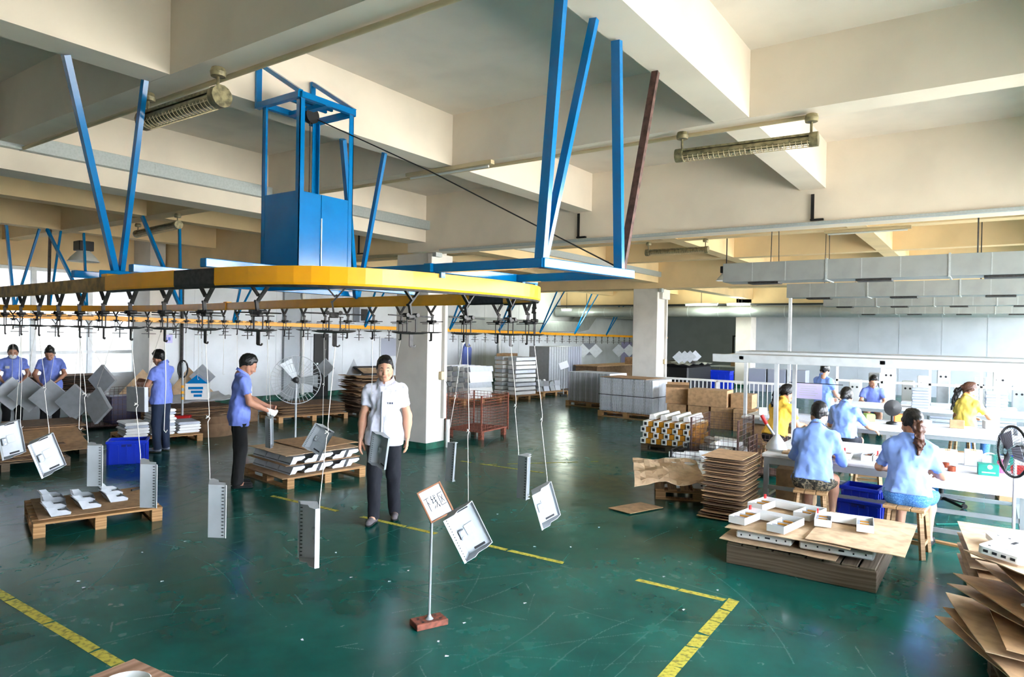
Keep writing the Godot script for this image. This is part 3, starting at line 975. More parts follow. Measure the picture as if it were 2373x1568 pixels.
func on(o: Node3D, p: Vector3) -> Vector3:
	return o.transform * p

func rect_at(o: Node3D, x0: float, z0: float, x1: float, z1: float, y: Array, m := 0.0) -> Array:
	# a sheet's corners over a thing, wound counter-clockwise seen from above
	return [on(o, Vector3(x0, y[0], z1)), on(o, Vector3(x1, y[1], z1)), on(o, Vector3(x1, y[2], z0)), on(o, Vector3(x0, y[3], z0))]

func bin(called_label: String, at: Vector3, turn: float, s: Vector3, nested := false) -> void:
	var o := thing("storage_bin", called_label, "bin", at, turn)
	var t := 0.012
	part(o, "base", MB.new().mm(Vector3(-s.x * 0.5, 0, -s.z * 0.5), Vector3(s.x * 0.5, t, s.z * 0.5)), M.blue_bin)
	for q in [-1, 1]:
		part(o, "side", MB.new().box(Vector3(q * (s.x * 0.5 - t * 0.5), s.y * 0.5, 0), Vector3(t, s.y, s.z)), M.blue_bin)
		part(o, "side", MB.new().box(Vector3(0, s.y * 0.5, q * (s.z * 0.5 - t * 0.5)), Vector3(s.x, s.y, t)), M.blue_bin)
		part(o, "rim", MB.new().box(Vector3(0, s.y - 0.02, q * (s.z * 0.5 + 0.006)), Vector3(s.x + 0.03, 0.035, 0.02), Basis.IDENTITY, 0.004), M.blue_bin)
		part(o, "rim", MB.new().box(Vector3(q * (s.x * 0.5 + 0.006), s.y - 0.02, 0), Vector3(0.02, 0.035, s.z), Basis.IDENTITY, 0.004), M.blue_bin)
		for k in 5:
			part(o, "rib", MB.new().box(Vector3((k - 2) * s.x * 0.22, s.y * 0.42, q * (s.z * 0.5 + 0.005)), Vector3(0.018, s.y * 0.8, 0.012)), M.blue_bin)
		for k in 3:
			part(o, "rib", MB.new().box(Vector3(q * (s.x * 0.5 + 0.005), s.y * 0.42, (k - 1) * s.z * 0.3), Vector3(0.012, s.y * 0.8, 0.018)), M.blue_bin)
		part(o, "handle_slot", MB.new().box(Vector3(0, s.y * 0.80, q * (s.z * 0.5 + 0.004)), Vector3(0.13, 0.035, 0.012)), M.blue_bin_dark)

func tray_thing(label: String, at: Vector3, b: Basis, L := 0.30, m: Material = null, group := "") -> void:
	var o := thing("metal_tray", label, "tray", at, 0.0, group)
	o.basis = b
	add_tray(o, L, m if m else M.grey_part)

func make_left() -> void:
	# low pallet with seven grey trays
	var o := pallet("wooden pallet under seven grey trays", Vector3(3.34, 0, -7.64), deg_to_rad(-16), 1.10, 1.08, 0.14)
	card_sheet("brown cardboard sheet under seven grey trays", rect_at(o, -0.50, -0.50, 0.52, 0.47, [0.150, 0.152, 0.150, 0.150]), M.card, 0.006, 3)
	var spots := [[-0.37, 0.157, 0.16, 4], [-0.36, 0.157, -0.16, -3], [-0.35, 0.157, -0.47, 3], [-0.10, 0.157, 0.02, 6], [-0.09, 0.157, -0.30, -4], [0.17, 0.157, -0.14, 5], [0.18, 0.157, -0.46, 2]]
	for q in spots:
		tray_thing("grey tray lying on the low pallet, %s in its row, %s row" % [["first", "second", "third", "first", "second", "first", "second"][spots.find(q)], ["left", "left", "left", "middle", "middle", "right", "right"][spots.find(q)]], on(o, Vector3(q[0] + 0.02, q[1], q[2] + 0.12)), Basis(Vector3.UP, deg_to_rad(-16 + q[3])) * Basis(Vector3.RIGHT, -PI / 2), 0.28, M.grey_part, "trays on the low pallet")
	solo("pipe_stub", "short dark rod sticking out past the low pallet", "rod", MB.new().cyl(Vector3(-0.15, 0, 0.03), Vector3(0.14, 0, -0.03), 0.012, 8), M.dark_steel, on(o, Vector3(0.55, 0.166, -0.38)))
	# middle pallet: two layers of nested trays under cardboard
	o = pallet("light wooden pallet under two layers of stacked grey trays", Vector3(6.02, 0, -7.62), deg_to_rad(-8), 1.16, 1.16, 0.14)
	card_sheet("brown cardboard sheet hanging over the edge of the stacked tray pallet", rect_at(o, -0.66, -0.56, 0.56, 0.60, [0.140, 0.148, 0.150, 0.148]), M.card, 0.004, 5)
	for layer in 2:
		for i in 5:
			for j in 3:
				var bb := Basis(Vector3.UP, deg_to_rad(-8)) * Basis(Vector3.RIGHT, PI / 2) * Basis(Vector3.UP, PI if i % 2 else 0.0)
				tray_thing("grey bent tray in the %s stacked layer, %s from the gloved man, %s row" % ["lower" if layer == 0 else "upper", NTH[i], NTH[j]], on(o, Vector3(-0.41 + i * 0.205, 0.165 + layer * 0.125 + (0.088 if i % 2 == 0 else 0.0), 0.36 - j * 0.335)), bb, 0.32, M.grey_light, "trays stacked two layers high")
		card_sheet("brown cardboard layer on the %s row of stacked trays" % ["lower" if layer == 0 else "upper"], rect_at(o, -0.56, -0.52, 0.54, 0.50, [0.270 + layer * 0.128, 0.272 + layer * 0.128, 0.270 + layer * 0.128, 0.274 + layer * 0.128]), M.card_pale if layer else M.card, 0.008, 8 + layer, "cardboard layers on the stacked trays")
	card_sheet("torn loose cardboard sheet lying askew on top of the stacked trays", rect_at(o, -0.16, -0.62, 0.66, 0.30, [0.412, 0.425, 0.43, 0.418]), M.card, 0.010, 15)
	# blue bin
	bin("single open blue bin on the floor behind the hanging trays", Vector3(5.0, 0, -10.35), deg_to_rad(-32), Vector3(0.50, 0.34, 0.36))
	# pallet with folded white panels
	o = pallet("wooden pallet under stacks of white folded panels", Vector3(6.28, 0, -12.0), deg_to_rad(-12), 1.2, 1.1, 0.13)
	for sx in 3:
		for k in [5, 9, 4][sx]:
			var mb := MB.new()
			var t := Transform3D(Basis(Vector3.UP, deg_to_rad(-12 + (k % 3 - 1) * 3)), Vector3.ZERO)
			mb.prism(PackedVector2Array([Vector2(-0.165, 0.0), Vector2(0.165, 0.0), Vector2(0.19, 0.022), Vector2(0.165, 0.045), Vector2(-0.165, 0.045), Vector2(-0.19, 0.022)]), -0.26, 0.26, t)
			solo("folded_panel", "white folded panel, %s from the bottom of the %s stack beside the man with glasses" % [NTH[k], ["near", "tall", "low"][sx]], "panel", mb, M.white_plastic if k % 4 != 3 else M.pale_grey, on(o, Vector3(-0.40 + sx * 0.42 + (k % 2) * 0.012, 0.132 + k * 0.049, 0.08)), 0.0, "white folded panels by the man with glasses")
	# cardboard heap
	o = pallet("old wooden pallet under the sagging cardboard heap", Vector3(3.75, 0, -11.35), deg_to_rad(-12), 1.5, 1.0, 0.12, M.wood_old)
	var q := pallet("old wooden pallet beside the sagging cardboard heap", Vector3(4.55, 0, -12.1), deg_to_rad(-12), 1.0, 1.0, 0.12, M.wood_old)
	for k in 9:
		var y := 0.128 + k * 0.022
		card_sheet("%s brown cardboard sheet from the bottom of the sagging heap" % NTH[k], rect_at(o, -0.72 + 0.03 * (k % 3), -0.48, 0.70 - 0.03 * (k % 4), 0.46, [y, y, y, y]), M.card_dark if k % 3 else M.card, 0.004, 30 + k, "sheets of the sagging heap")
	card_sheet("wide brown cardboard sheet draped over the sagging heap", rect_at(o, -0.90, -0.55, 0.98, 0.74, [0.20, 0.22, 0.42, 0.40]), M.card, 0.02, 44, "", 0.02)
	for k in 14:
		var y := 0.126 + k * 0.026
		card_sheet("%s brown cardboard sheet from the bottom on the second heap pallet" % NTH[k], rect_at(q, -0.50 + 0.02 * (k % 4), -0.46, 0.50 - 0.03 * (k % 3), 0.46, [y, y, y, y]), M.card_dark if k % 2 else M.card, 0.003, 60 + k, "sheets on the second heap pallet")
	# wire basket and dark carton stack by the window
	wire_cage("wire mesh cage with a dark carton inside near the far windows", Vector3(6.55, 0, -14.32), deg_to_rad(-6), Vector3(1.2, 0.75, 0.66), M.rust_steel, 15, 7)
	solo("carton", "dark violet carton inside the wire mesh cage", "box", MB.new().box(Vector3(0, 0.27, 0), Vector3(0.55, 0.54, 0.45), Basis.IDENTITY, 0.01), M.purple_dark, Vector3(6.78, 0.062, -14.30), -0.10)
	for k in 10:
		card_sheet("%s card sheet from the bottom of the stack under the windows" % NTH[k], [Vector3(5.3, 0.60 + k * 0.04, -15.2), Vector3(6.9, 0.60 + k * 0.04, -15.3), Vector3(6.9, 0.60 + k * 0.04, -15.9), Vector3(5.3, 0.60 + k * 0.04, -15.9)], M.card_dark if k % 2 else M.wood_old, 0.003, 80 + k, "sheets stacked under the windows")
	table_simple("low steel table under the stacked sheets by the windows", Vector3(6.1, 0, -15.55), Vector3(1.7, 0.59, 0.7), M.pale_steel)
	for k in 2:
		var mb := MB.new()
		mb.prism(PackedVector2Array([Vector2(-0.55, 0), Vector2(0.55, 0), Vector2(0.55, 0.45), Vector2(0.0, 1.07), Vector2(-0.55, 0.45)]), -0.01, 0.01, Transform3D(Basis(Vector3.UP, -0.3 + k * 0.15) * Basis(Vector3.RIGHT, -0.2), Vector3.ZERO))
		solo("board", "pale triangular board leaning by the cream wall column, tip up" if k else "pale board corner rising behind the wire cage", "board", mb, M.card_pale, Vector3(7.62 + k * 1.15, 0.0, -15.1 - k * 0.1))
	# long bench of flattened goods behind the second man
	o = pallet("wooden pallet behind the man in black trousers", Vector3(7.6, 0, -13.3), deg_to_rad(-10), 1.5, 1.1, 0.13)
	for k in 10:
		var y := 0.134 + k * 0.03
		card_sheet("%s flat carton from the bottom behind the man in black trousers" % NTH[k], rect_at(o, -0.72, -0.5, 0.70, 0.5, [y, y, y, y]), M.card_dark if k % 2 else M.card, 0.004, 100 + k, "flat cartons behind the man in black trousers")
	solo("plastic_sheet", "grey crumpled plastic sheet over flat cartons", "sheet", MB.new().sheet([Vector3(-0.8, 0, 0.6), Vector3(0.8, 0.02, 0.6), Vector3(0.8, 0.05, -0.5), Vector3(-0.8, 0.03, -0.5)], 0.005, 10, 10, 0.06, 7, 0.03), M.film, on(o, Vector3(0, 0.50, 0)), deg_to_rad(-10))
	solo("sack", "dark brown slumped sack on the floor by the white panels", "sack", MB.new().lathe([Vector2(0.30, 0.0), Vector2(0.33, 0.10), Vector2(0.30, 0.24), Vector2(0.20, 0.36), Vector2(0.02, 0.42)], 14, Transform3D(Basis.from_scale(Vector3(1.1, 1, 0.8)), Vector3.ZERO)), M.card_dark, Vector3(7.25, 0, -11.75))
	# paint carton with blue print, and its blue lid
	var c := thing("paint_carton", "white carton with blue lettering and peaked blue lid behind the man in black trousers", "box", Vector3(7.62, 0.56, -13.0), deg_to_rad(-38))
	part(c, "box_body", MB.new().box(Vector3(0, 0.16, 0), Vector3(0.42, 0.32, 0.30), Basis.IDENTITY, 0.004), M.white_plastic)
	part(c, "lid_flap", MB.new().prism(PackedVector2Array([Vector2(-0.20, 0.0), Vector2(0.20, 0.0), Vector2(0.0, 0.17)]), -0.15, 0.15, Transform3D(Basis.IDENTITY, Vector3(0, 0.32, 0))), M.blue_paint)
	for i in 3:
		part(c, "blue_lettering", MB.new().box(Vector3(-0.02 + i * 0.02, 0.23 - i * 0.075, 0.152), Vector3(0.27 - i * 0.06, 0.05, 0.004)), M.blue_paint)
	solo("plastic_bottle", "white jug with red cap left of the big fan", "bottle", MB.new().lathe([Vector2(0.001, 0), Vector2(0.13, 0.0), Vector2(0.14, 0.03), Vector2(0.14, 0.36), Vector2(0.09, 0.44), Vector2(0.04, 0.46), Vector2(0.001, 0.46)], 16), M.white_plastic, Vector3(8.72, 0.385, -13.05))
	carton("dark brown carton under the white jug with red cap", Vector3(8.72, 0, -13.05), -0.2, Vector3(0.4, 0.382, 0.4), false, M.card_dark)
	part(get_node("plastic_bottle"), "cap", MB.new().lathe([Vector2(0.10, 0.42), Vector2(0.10, 0.50), Vector2(0.05, 0.56), Vector2(0.001, 0.56)], 14), M.red)
	part(get_node("plastic_bottle"), "hose", MB.new().tube([Vector3(0, 0.55, 0), Vector3(-0.05, 0.75, 0), Vector3(-0.12, 0.85, 0)], 0.015, 6), M.black)
	pallet_goods()
	big_fan()
	sign_stand()
	# plywood crate at the very front, its lid seen from above
	c = thing("plywood_crate", "pinkish plywood crate lid in the near corner with a white dish on it", "crate", Vector3(1.085, 0, -2.325), deg_to_rad(4))
	part(c, "crate_body", MB.new().box(Vector3(0, 0.36, 0), Vector3(0.46, 0.72, 0.56)), M.ply)
	part(c, "crate_lid", MB.new().box(Vector3(0, 0.735, 0), Vector3(0.48, 0.018, 0.58), Basis.IDENTITY, 0.003), M.ply)
	solo("dish", "white oval plastic dish on the plywood crate lid", "dish", MB.new().lathe([Vector2(0.001, 0.004), Vector2(0.05, 0.0), Vector2(0.085, 0.022), Vector2(0.082, 0.024), Vector2(0.05, 0.006), Vector2(0.001, 0.008)], 24), M.white_plastic, Vector3(1.17, 0.745, -2.43))
	# litter
	rng.seed = 12
	for k in 26:
		var x := rng.randf_range(2.2, 6.5)
		var z := rng.randf_range(-6.5, -1.4)
		solo("paper_scrap", "tiny white scrap of paper on the green floor", "scrap", MB.new().sheet([Vector3(-0.012, 0, 0.006), Vector3(0.010, 0.002, 0.008), Vector3(0.014, 0, -0.006), Vector3(-0.010, 0.003, -0.008)], 0.001, 1, 1), M.paper, Vector3(x, 0.003, z), rng.randf() * TAU, "scraps on the floor")

func table_simple(label: String, at: Vector3, s: Vector3, m: Material, turn := 0.0) -> void:
	var o := thing("work_table", label, "table", at, turn)
	part(o, "table_top", MB.new().box(Vector3(0, s.y - 0.02, 0), Vector3(s.x, 0.04, s.z), Basis.IDENTITY, 0.004), m)
	for x in [-1, 1]:
		for z in [-1, 1]:
			part(o, "leg", MB.new().box(Vector3(x * (s.x * 0.5 - 0.04), (s.y - 0.04) * 0.5, z * (s.z * 0.5 - 0.04)), Vector3(0.05, s.y - 0.04, 0.05)), m)

func wire_cage(label: String, at: Vector3, turn: float, s: Vector3, m: Material, nx := 14, ny := 8) -> void:
	var o := thing("wire_cage", label, "cage", at, turn)
	var r := 0.004
	for q in [-1, 1]:
		var mb := MB.new()
		for i in nx + 1:
			var x := (i / float(nx) - 0.5) * s.x
			mb.bar(Vector3(x, 0.06, q * s.z * 0.5), Vector3(x, s.y, q * s.z * 0.5), r, r)
		for j in ny + 1:
			var y := lerpf(0.06, s.y, j / float(ny))
			mb.bar(Vector3(-s.x * 0.5, y, q * s.z * 0.5), Vector3(s.x * 0.5, y, q * s.z * 0.5), r * 1.4, r * 1.4)
		part(o, "wire_mesh", mb, m).set_meta("kind", "stuff")
		mb = MB.new()
		var nz := int(nx * s.z / s.x)
		for i in nz + 1:
			var z := (i / float(nz) - 0.5) * s.z
			mb.bar(Vector3(q * s.x * 0.5, 0.06, z), Vector3(q * s.x * 0.5, s.y, z), r, r)
		for j in ny + 1:
			var y := lerpf(0.06, s.y, j / float(ny))
			mb.bar(Vector3(q * s.x * 0.5, y, -s.z * 0.5), Vector3(q * s.x * 0.5, y, s.z * 0.5), r * 1.4, r * 1.4)
		part(o, "wire_mesh", mb, m).set_meta("kind", "stuff")
		for p in [-1, 1]:
			part(o, "corner_post", MB.new().box(Vector3(q * s.x * 0.5, s.y * 0.5, p * s.z * 0.5), Vector3(0.025, s.y, 0.025)), m)
	part(o, "cage_floor", MB.new().box(Vector3(0, 0.05, 0), Vector3(s.x, 0.02, s.z)), m)

func big_fan() -> void:
	var o := thing("pedestal_fan", "big round silver pedestal fan with wire guard on a thin grey pole", "fan", Vector3(7.72, 0, -10.05), deg_to_rad(-40))
	var c := Vector3(0, 1.10, 0)
	part(o, "foot", MB.new().lathe([Vector2(0.001, 0.0), Vector2(0.26, 0.0), Vector2(0.25, 0.025), Vector2(0.05, 0.05), Vector2(0.001, 0.05)], 24), M.steel)
	part(o, "pole", MB.new().cyl(Vector3(0, 0.04, 0), Vector3(0, 1.05, -0.02), 0.02, 12), M.steel)
	part(o, "motor", MB.new().lathe([Vector2(0.001, -0.16), Vector2(0.08, -0.15), Vector2(0.09, -0.02), Vector2(0.06, 0.0), Vector2(0.001, 0.0)], 16, Transform3D(Basis(Vector3.RIGHT, PI / 2), c)), M.dark_steel)
	part(o, "hub", MB.new().lathe([Vector2(0.001, 0.0), Vector2(0.055, 0.0), Vector2(0.05, 0.09), Vector2(0.001, 0.10)], 16, Transform3D(Basis(Vector3.RIGHT, PI / 2), c)), M.black)
	for i in 3:
		var b := Basis(Vector3.BACK, TAU * i / 3.0)
		var mb := MB.new()
		mb.sheet([c + b * Vector3(0.05, -0.05, 0.03), c + b * Vector3(0.37, -0.12, 0.03), c + b * Vector3(0.37, 0.10, 0.09), c + b * Vector3(0.05, 0.04, 0.06)], 0.003, 4, 3)
		part(o, "blade", mb, M.steel)
	for g in [[0.10, 1], [-0.06, -1]]:
		var mb := MB.new()
		for i in 36:
			var d := Vector3(cos(TAU * i / 36.0), sin(TAU * i / 36.0), 0)
			mb.tube([c + d * 0.06 + Vector3(0, 0, g[0] + 0.04 * g[1]), c + d * 0.30 + Vector3(0, 0, g[0] + 0.03 * g[1]), c + d * 0.425 + Vector3(0, 0, 0.02)], 0.0022, 4, false)
		part(o, "guard_wires", mb, M.pale_steel).set_meta("kind", "stuff")
	for r in [0.15, 0.30, 0.425]:
		var ring := []
		for i in 41:
			ring.append(c + Vector3(cos(TAU * i / 40.0) * r, sin(TAU * i / 40.0) * r, 0.02 if r > 0.4 else 0.135))
		part(o, "guard_ring", MB.new().tube(ring, 0.006 if r > 0.4 else 0.003, 5), M.pale_steel)

func stroke(mb: MB, pts: Array, t: Transform3D, w: float) -> void:
	for i in pts.size() - 1:
		var a: Vector2 = pts[i]
		var b: Vector2 = pts[i + 1]
		mb.bar(t * Vector3(a.x, a.y, 0), t * Vector3(b.x, b.y, 0), w, 0.001, t.basis.z)

func sign_stand() -> void:
	var o := thing("sign_stand", "handwritten white sign in wooden frame tilted on a thin pole with brick base", "sign", Vector3(3.50, 0, -3.10), deg_to_rad(-44))
	var base := MB.new()
	base.box(Vector3(0, 0.021, 0), Vector3(0.23, 0.042, 0.13), Basis(Vector3.UP, 0.35), 0.004)
	var br := part(o, "brick_base", base, M.brick_red, "flat red brick base with dark holes")
	for q in [[-0.07, -0.03], [-0.06, 0.035], [0.07, 0.03], [0.06, -0.035]]:
		part(br, "hole", MB.new().cyl(Basis(Vector3.UP, 0.35) * Vector3(q[0], 0.038, q[1]), Basis(Vector3.UP, 0.35) * Vector3(q[0], 0.0432, q[1]), 0.010, 10), M.slot)
	part(o, "pole_foot", MB.new().lathe([Vector2(0.03, 0.042), Vector2(0.016, 0.057), Vector2(0.012, 0.072)], 12), M.steel)
	part(o, "pole", MB.new().tube([Vector3(0, 0.04, 0), Vector3(0.008, 0.76, -0.005)], 0.0095, 10), M.steel)
	# board, turned about its own middle
	var t := Transform3D(Basis(Vector3.RIGHT, -0.30) * Basis(Vector3.BACK, 0.45), Vector3(0.030, 0.835, 0.0))
	var bb := MB.new()
	bb.box(t * Vector3(0, 0, -0.006), Vector3(0.172, 0.222, 0.010), t.basis)
	part(o, "sign_board", bb, M.frame_wood)
	for s in [-1, 1]:
		var mb := MB.new()
		mb.box(t * Vector3(s * 0.083, 0, 0.002), Vector3(0.012, 0.226, 0.018), t.basis, 0.002)
		part(o, "frame_strip", mb, M.frame_wood)
		mb = MB.new()
		mb.box(t * Vector3(0, s * 0.108, 0.002), Vector3(0.155, 0.012, 0.018), t.basis, 0.002)
		part(o, "frame_strip", mb, M.frame_wood)
	var pp := MB.new()
	pp.box(t * Vector3(0, 0, 0.0015), Vector3(0.154, 0.205, 0.002), t.basis)
	var sheet := part(o, "sign_paper", pp, M.paper)
	# three characters written across: xia, xian, qu
	var glyphs := [
		[[Vector2(-0.9, 0.9), Vector2(0.9, 0.95)], [Vector2(0.0, 0.92), Vector2(-0.02, -1.0)], [Vector2(0.08, 0.35), Vector2(0.5, -0.05)]],
		[[Vector2(-0.55, 1.0), Vector2(-0.9, 0.45), Vector2(-0.4, 0.5), Vector2(-0.85, -0.1), Vector2(-0.35, 0.0)], [Vector2(-0.9, -0.85), Vector2(-0.3, -0.5)], [Vector2(-0.2, 0.45), Vector2(0.75, 0.6)], [Vector2(-0.2, 0.0), Vector2(0.8, 0.15)], [Vector2(0.15, 1.0), Vector2(0.3, 0.0), Vector2(0.85, -0.95), Vector2(0.9, -0.6)], [Vector2(0.7, -0.1), Vector2(-0.15, -0.85)], [Vector2(0.5, 0.95), Vector2(0.7, 0.75)]],
		[[Vector2(0.85, 0.9), Vector2(-0.75, 0.85), Vector2(-0.78, -0.85), Vector2(0.95, -0.8)], [Vector2(0.6, 0.6), Vector2(-0.4, -0.5)], [Vector2(-0.35, 0.5), Vector2(0.6, -0.5)]]]
	for g in 3:
		var mb := MB.new()
		for st in glyphs[g]:
			var pts := []
			for p in st:
				pts.append(Vector2(p.x * 0.021 + (g - 1) * 0.049, p.y * 0.048 + 0.004))
			stroke(mb, pts, Transform3D(t.basis, t * Vector3(0, 0, 0.0032)), 0.0035)
		part(sheet, "handwritten_character", mb, M.ink).set_meta("kind", "stuff")

func pallet_goods() -> void:
	# flat goods in the middle distance, against the far wall
	var o := pallet("pale wooden pallet with flat cartons behind the big fan", Vector3(9.9, 0, -12.6), deg_to_rad(-14), 1.6, 1.1, 0.13)
	for k in 8:
		var y := 0.134 + k * 0.03
		card_sheet("%s flat carton from the bottom behind the big fan" % NTH[k], rect_at(o, -0.8 + 0.05 * (k % 3), -0.52, 0.75, 0.5, [y, y, y, y]), M.card_dark if k % 2 else M.card, 0.005, 120 + k, "flat cartons behind the big fan")
	o = pallet("grey pallet under the tall crumpled cardboard pile", Vector3(11.5, 0, -12.1), deg_to_rad(-14), 1.3, 1.1, 0.13, M.wood_old)
	for k in 22:
		var y := 0.14 + k * 0.036
		var tw := sin(k * 1.7) * 0.07
		card_sheet("%s crumpled cardboard from the bottom of the tall pile beside the wide column" % NTH[k], rect_at(o, -0.62 + tw, -0.5 - tw, 0.60 + tw * 0.5, 0.5 + tw * 0.6, [y + 0.03 * sin(k), y, y + 0.04 * cos(k * 2.0), y + 0.02]), M.card if k > 8 and k % 2 else M.card_dark, 0.03, 140 + k, "cardboard in the tall pile")
	var fr := thing("open_carton", "open dark-edged carton frame on top of the tall cardboard pile", "box", on(o, Vector3(-0.05, 1.02, 0.05)), deg_to_rad(-20))
	for s in [-1, 1]:
		part(fr, "edge", MB.new().box(Vector3(s * 0.34, 0.02, 0), Vector3(0.05, 0.03, 0.56), Basis(Vector3.RIGHT, 0.25)), M.black_iron)
		part(fr, "edge", MB.new().box(Vector3(0, 0.02 - s * 0.07, s * 0.27), Vector3(0.70, 0.03, 0.05), Basis(Vector3.RIGHT, 0.25)), M.black_iron)
	part(fr, "inner_sheet", MB.new().box(Vector3(0, 0.0, 0), Vector3(0.64, 0.008, 0.52), Basis(Vector3.RIGHT, 0.25)), M.card_pale)
	for k in 2:
		var c := thing("corner_board", "grey triangular board standing on the tall cardboard pile" if k else "small grey triangular board behind the tall cardboard pile", "board", on(o, Vector3(-0.35 + k * 0.75, 0.86 + 0.06 * k, -0.3)), deg_to_rad(-40))
		part(c, "board_face", MB.new().prism(PackedVector2Array([Vector2(-0.2, 0), Vector2(0.2, 0), Vector2(0.0, 0.45)]), -0.006, 0.006), M.grey_part)
	# pallet jack
	o = thing("pallet_jack", "pallet jack with black loop handle and yellow striped tiller behind the panels", "jack", Vector3(7.05, 0, -12.55), deg_to_rad(-40))
	var ring := []
	for i in 21:
		ring.append(Vector3(cos(TAU * i / 20.0) * 0.085, 1.20 + sin(TAU * i / 20.0) * 0.16, 0))
	part(o, "loop_handle", MB.new().tube(ring, 0.016, 7), M.black)
	part(o, "tiller", MB.new().cyl(Vector3(0, 0.25, 0), Vector3(0, 1.32, 0), 0.022, 10), M.steel)
	for k in 3:
		part(o, "yellow_band", MB.new().cyl(Vector3(0, 0.62 + k * 0.11, 0), Vector3(0, 0.67 + k * 0.11, 0), 0.025, 10), M.yellow_paint)
	part(o, "jack_body", MB.new().box(Vector3(0, 0.20, 0), Vector3(0.30, 0.24, 0.2), Basis.IDENTITY, 0.01), M.red)
	for s in [-1, 1]:
		part(o, "fork", MB.new().box(Vector3(s * 0.18, 0.075, -0.6), Vector3(0.16, 0.05, 1.15)), M.red)
		part(o, "wheel", MB.new().cyl(Vector3(s * 0.06 - 0.03, 0.07, 0.04), Vector3(s * 0.06 + 0.03, 0.07, 0.04), 0.07, 14), M.rubber)

# ---------------------------------------------------------------- benches and goods on the window side
func stool(label: String, at: Vector3, turn: float, h: float, w := 0.32) -> void:
	var o := thing("stool", label, "stool", at, turn)
	for i in 3:
		part(o, "seat_slat", MB.new().box(Vector3(0, h - 0.014, (i - 1) * w * 0.34), Vector3(w, 0.028, w * 0.32), Basis.IDENTITY, 0.003), M.wood_stool)
	for s in [-1, 1]:
		part(o, "apron", MB.new().box(Vector3(0, h - 0.055, s * w * 0.40), Vector3(w * 0.86, 0.05, 0.022)), M.wood_stool)
		part(o, "stretcher", MB.new().box(Vector3(s * w * 0.44, h * 0.32, 0), Vector3(0.022, 0.035, w * 0.84)), M.wood_stool)
		part(o, "stretcher", MB.new().box(Vector3(0, h * 0.24, s * w * 0.44), Vector3(w * 0.86, 0.035, 0.022)), M.wood_stool)
		for q in [-1, 1]:
			part(o, "leg", MB.new().bar(Vector3(s * w * 0.48, 0, q * w * 0.48), Vector3(s * w * 0.38, h - 0.03, q * w * 0.38), 0.042, 0.034), M.wood_stool)

func u_tray(label: String, at: Vector3, turn: float, sx: float, sz: float, gap: float) -> void:
	# shallow white U-shaped housing seen from its open side, with amber contacts inside
	var o := thing("white_housing", label, "housing", at, turn)
	var h := 0.062
	var t := 0.004
	var a := sx * 0.5
	var b := sz * 0.5
	var g := gap * 0.5
	var arm := sz * 0.28
	var U := PackedVector2Array([Vector2(-a, -b), Vector2(a, -b), Vector2(a, b), Vector2(g, b), Vector2(g, -b + arm), Vector2(-g, -b + arm), Vector2(-g, b), Vector2(-a, b)])
	var lay := Transform3D(Basis(Vector3.RIGHT, Vector3.FORWARD, Vector3.UP), Vector3.ZERO)
	part(o, "floor_plate", MB.new().prism(U, 0.0, 0.004, lay), M.white_plastic)
	for i in U.size():
		var p := U[i]
		var q := U[(i + 1) % U.size()]
		var m := MB.new()
		m.bar(Vector3(p.x, h * 0.5, -p.y), Vector3(q.x, h * 0.5, -q.y), t, h)
		part(o, "side_wall", m, M.white_plastic)
	for s in [-1, 1]:
		for k in 3:
			part(o, "divider", MB.new().box(Vector3(s * (a + g) * 0.5, h * 0.4, -b * (0.55 - k * 0.5)), Vector3(a - g - 0.01, h * 0.7, 0.003)), M.pale_grey)
		for k in 3:
			part(o, "contact", MB.new().box(Vector3(s * (a + g) * 0.5 + 0.004, h * 0.45, -b * (0.8 - k * 0.55)), Vector3((a - g) * 0.55, 0.034, 0.022), Basis.IDENTITY, 0.003), M.amber)
	part(o, "red_tag", MB.new().box(Vector3(a - 0.012, h + 0.006, b - 0.03), Vector3(0.012, 0.04, 0.03)), M.red)

func white_shell(label: String, at: Vector3, turn: float, s: Vector3, group := "", tilt := 0.0) -> void:
	var o := thing("white_shell", label, "shell", at, turn, group)
	o.rotation.x = tilt
	var r := 0.03
	var pp := PackedVector2Array()
	for q in [[1, 1, 0], [-1, 1, 90], [-1, -1, 180], [1, -1, 270]]:
		for i in 5:
			var an: float = deg_to_rad(q[2] + i * 22.5)
			pp.append(Vector2(q[0] * (s.x * 0.5 - r) + cos(an) * r, q[1] * (s.z * 0.5 - r) + sin(an) * r))
	part(o, "shell_body", MB.new().prism(pp, 0, s.y, Transform3D(Basis(Vector3.RIGHT, Vector3.FORWARD, Vector3.UP), Vector3.ZERO)), M.white_plastic)
	part(o, "slot", MB.new().box(Vector3(s.x * 0.16, s.y, -s.z * 0.1), Vector3(0.07, 0.004, 0.02)), M.slot)
	part(o, "recess", MB.new().box(Vector3(-s.x * 0.12, s.y, s.z * 0.12), Vector3(s.x * 0.36, 0.004, s.z * 0.30)), M.pale_grey)
	for q in [[-0.36, -0.32], [0.36, 0.30], [0.34, -0.34]]:
		part(o, "screw_hole", MB.new().cyl(Vector3(s.x * q[0], s.y - 0.002, s.z * q[1]), Vector3(s.x * q[0], s.y + 0.002, s.z * q[1]), 0.008, 8), M.slot)
	for k in 4:
		part(o, "side_hole", MB.new().box(Vector3(-s.x * 0.5, s.y * 0.5, (k - 1.5) * s.z * 0.2), Vector3(0.004, 0.016, 0.026)), M.slot)

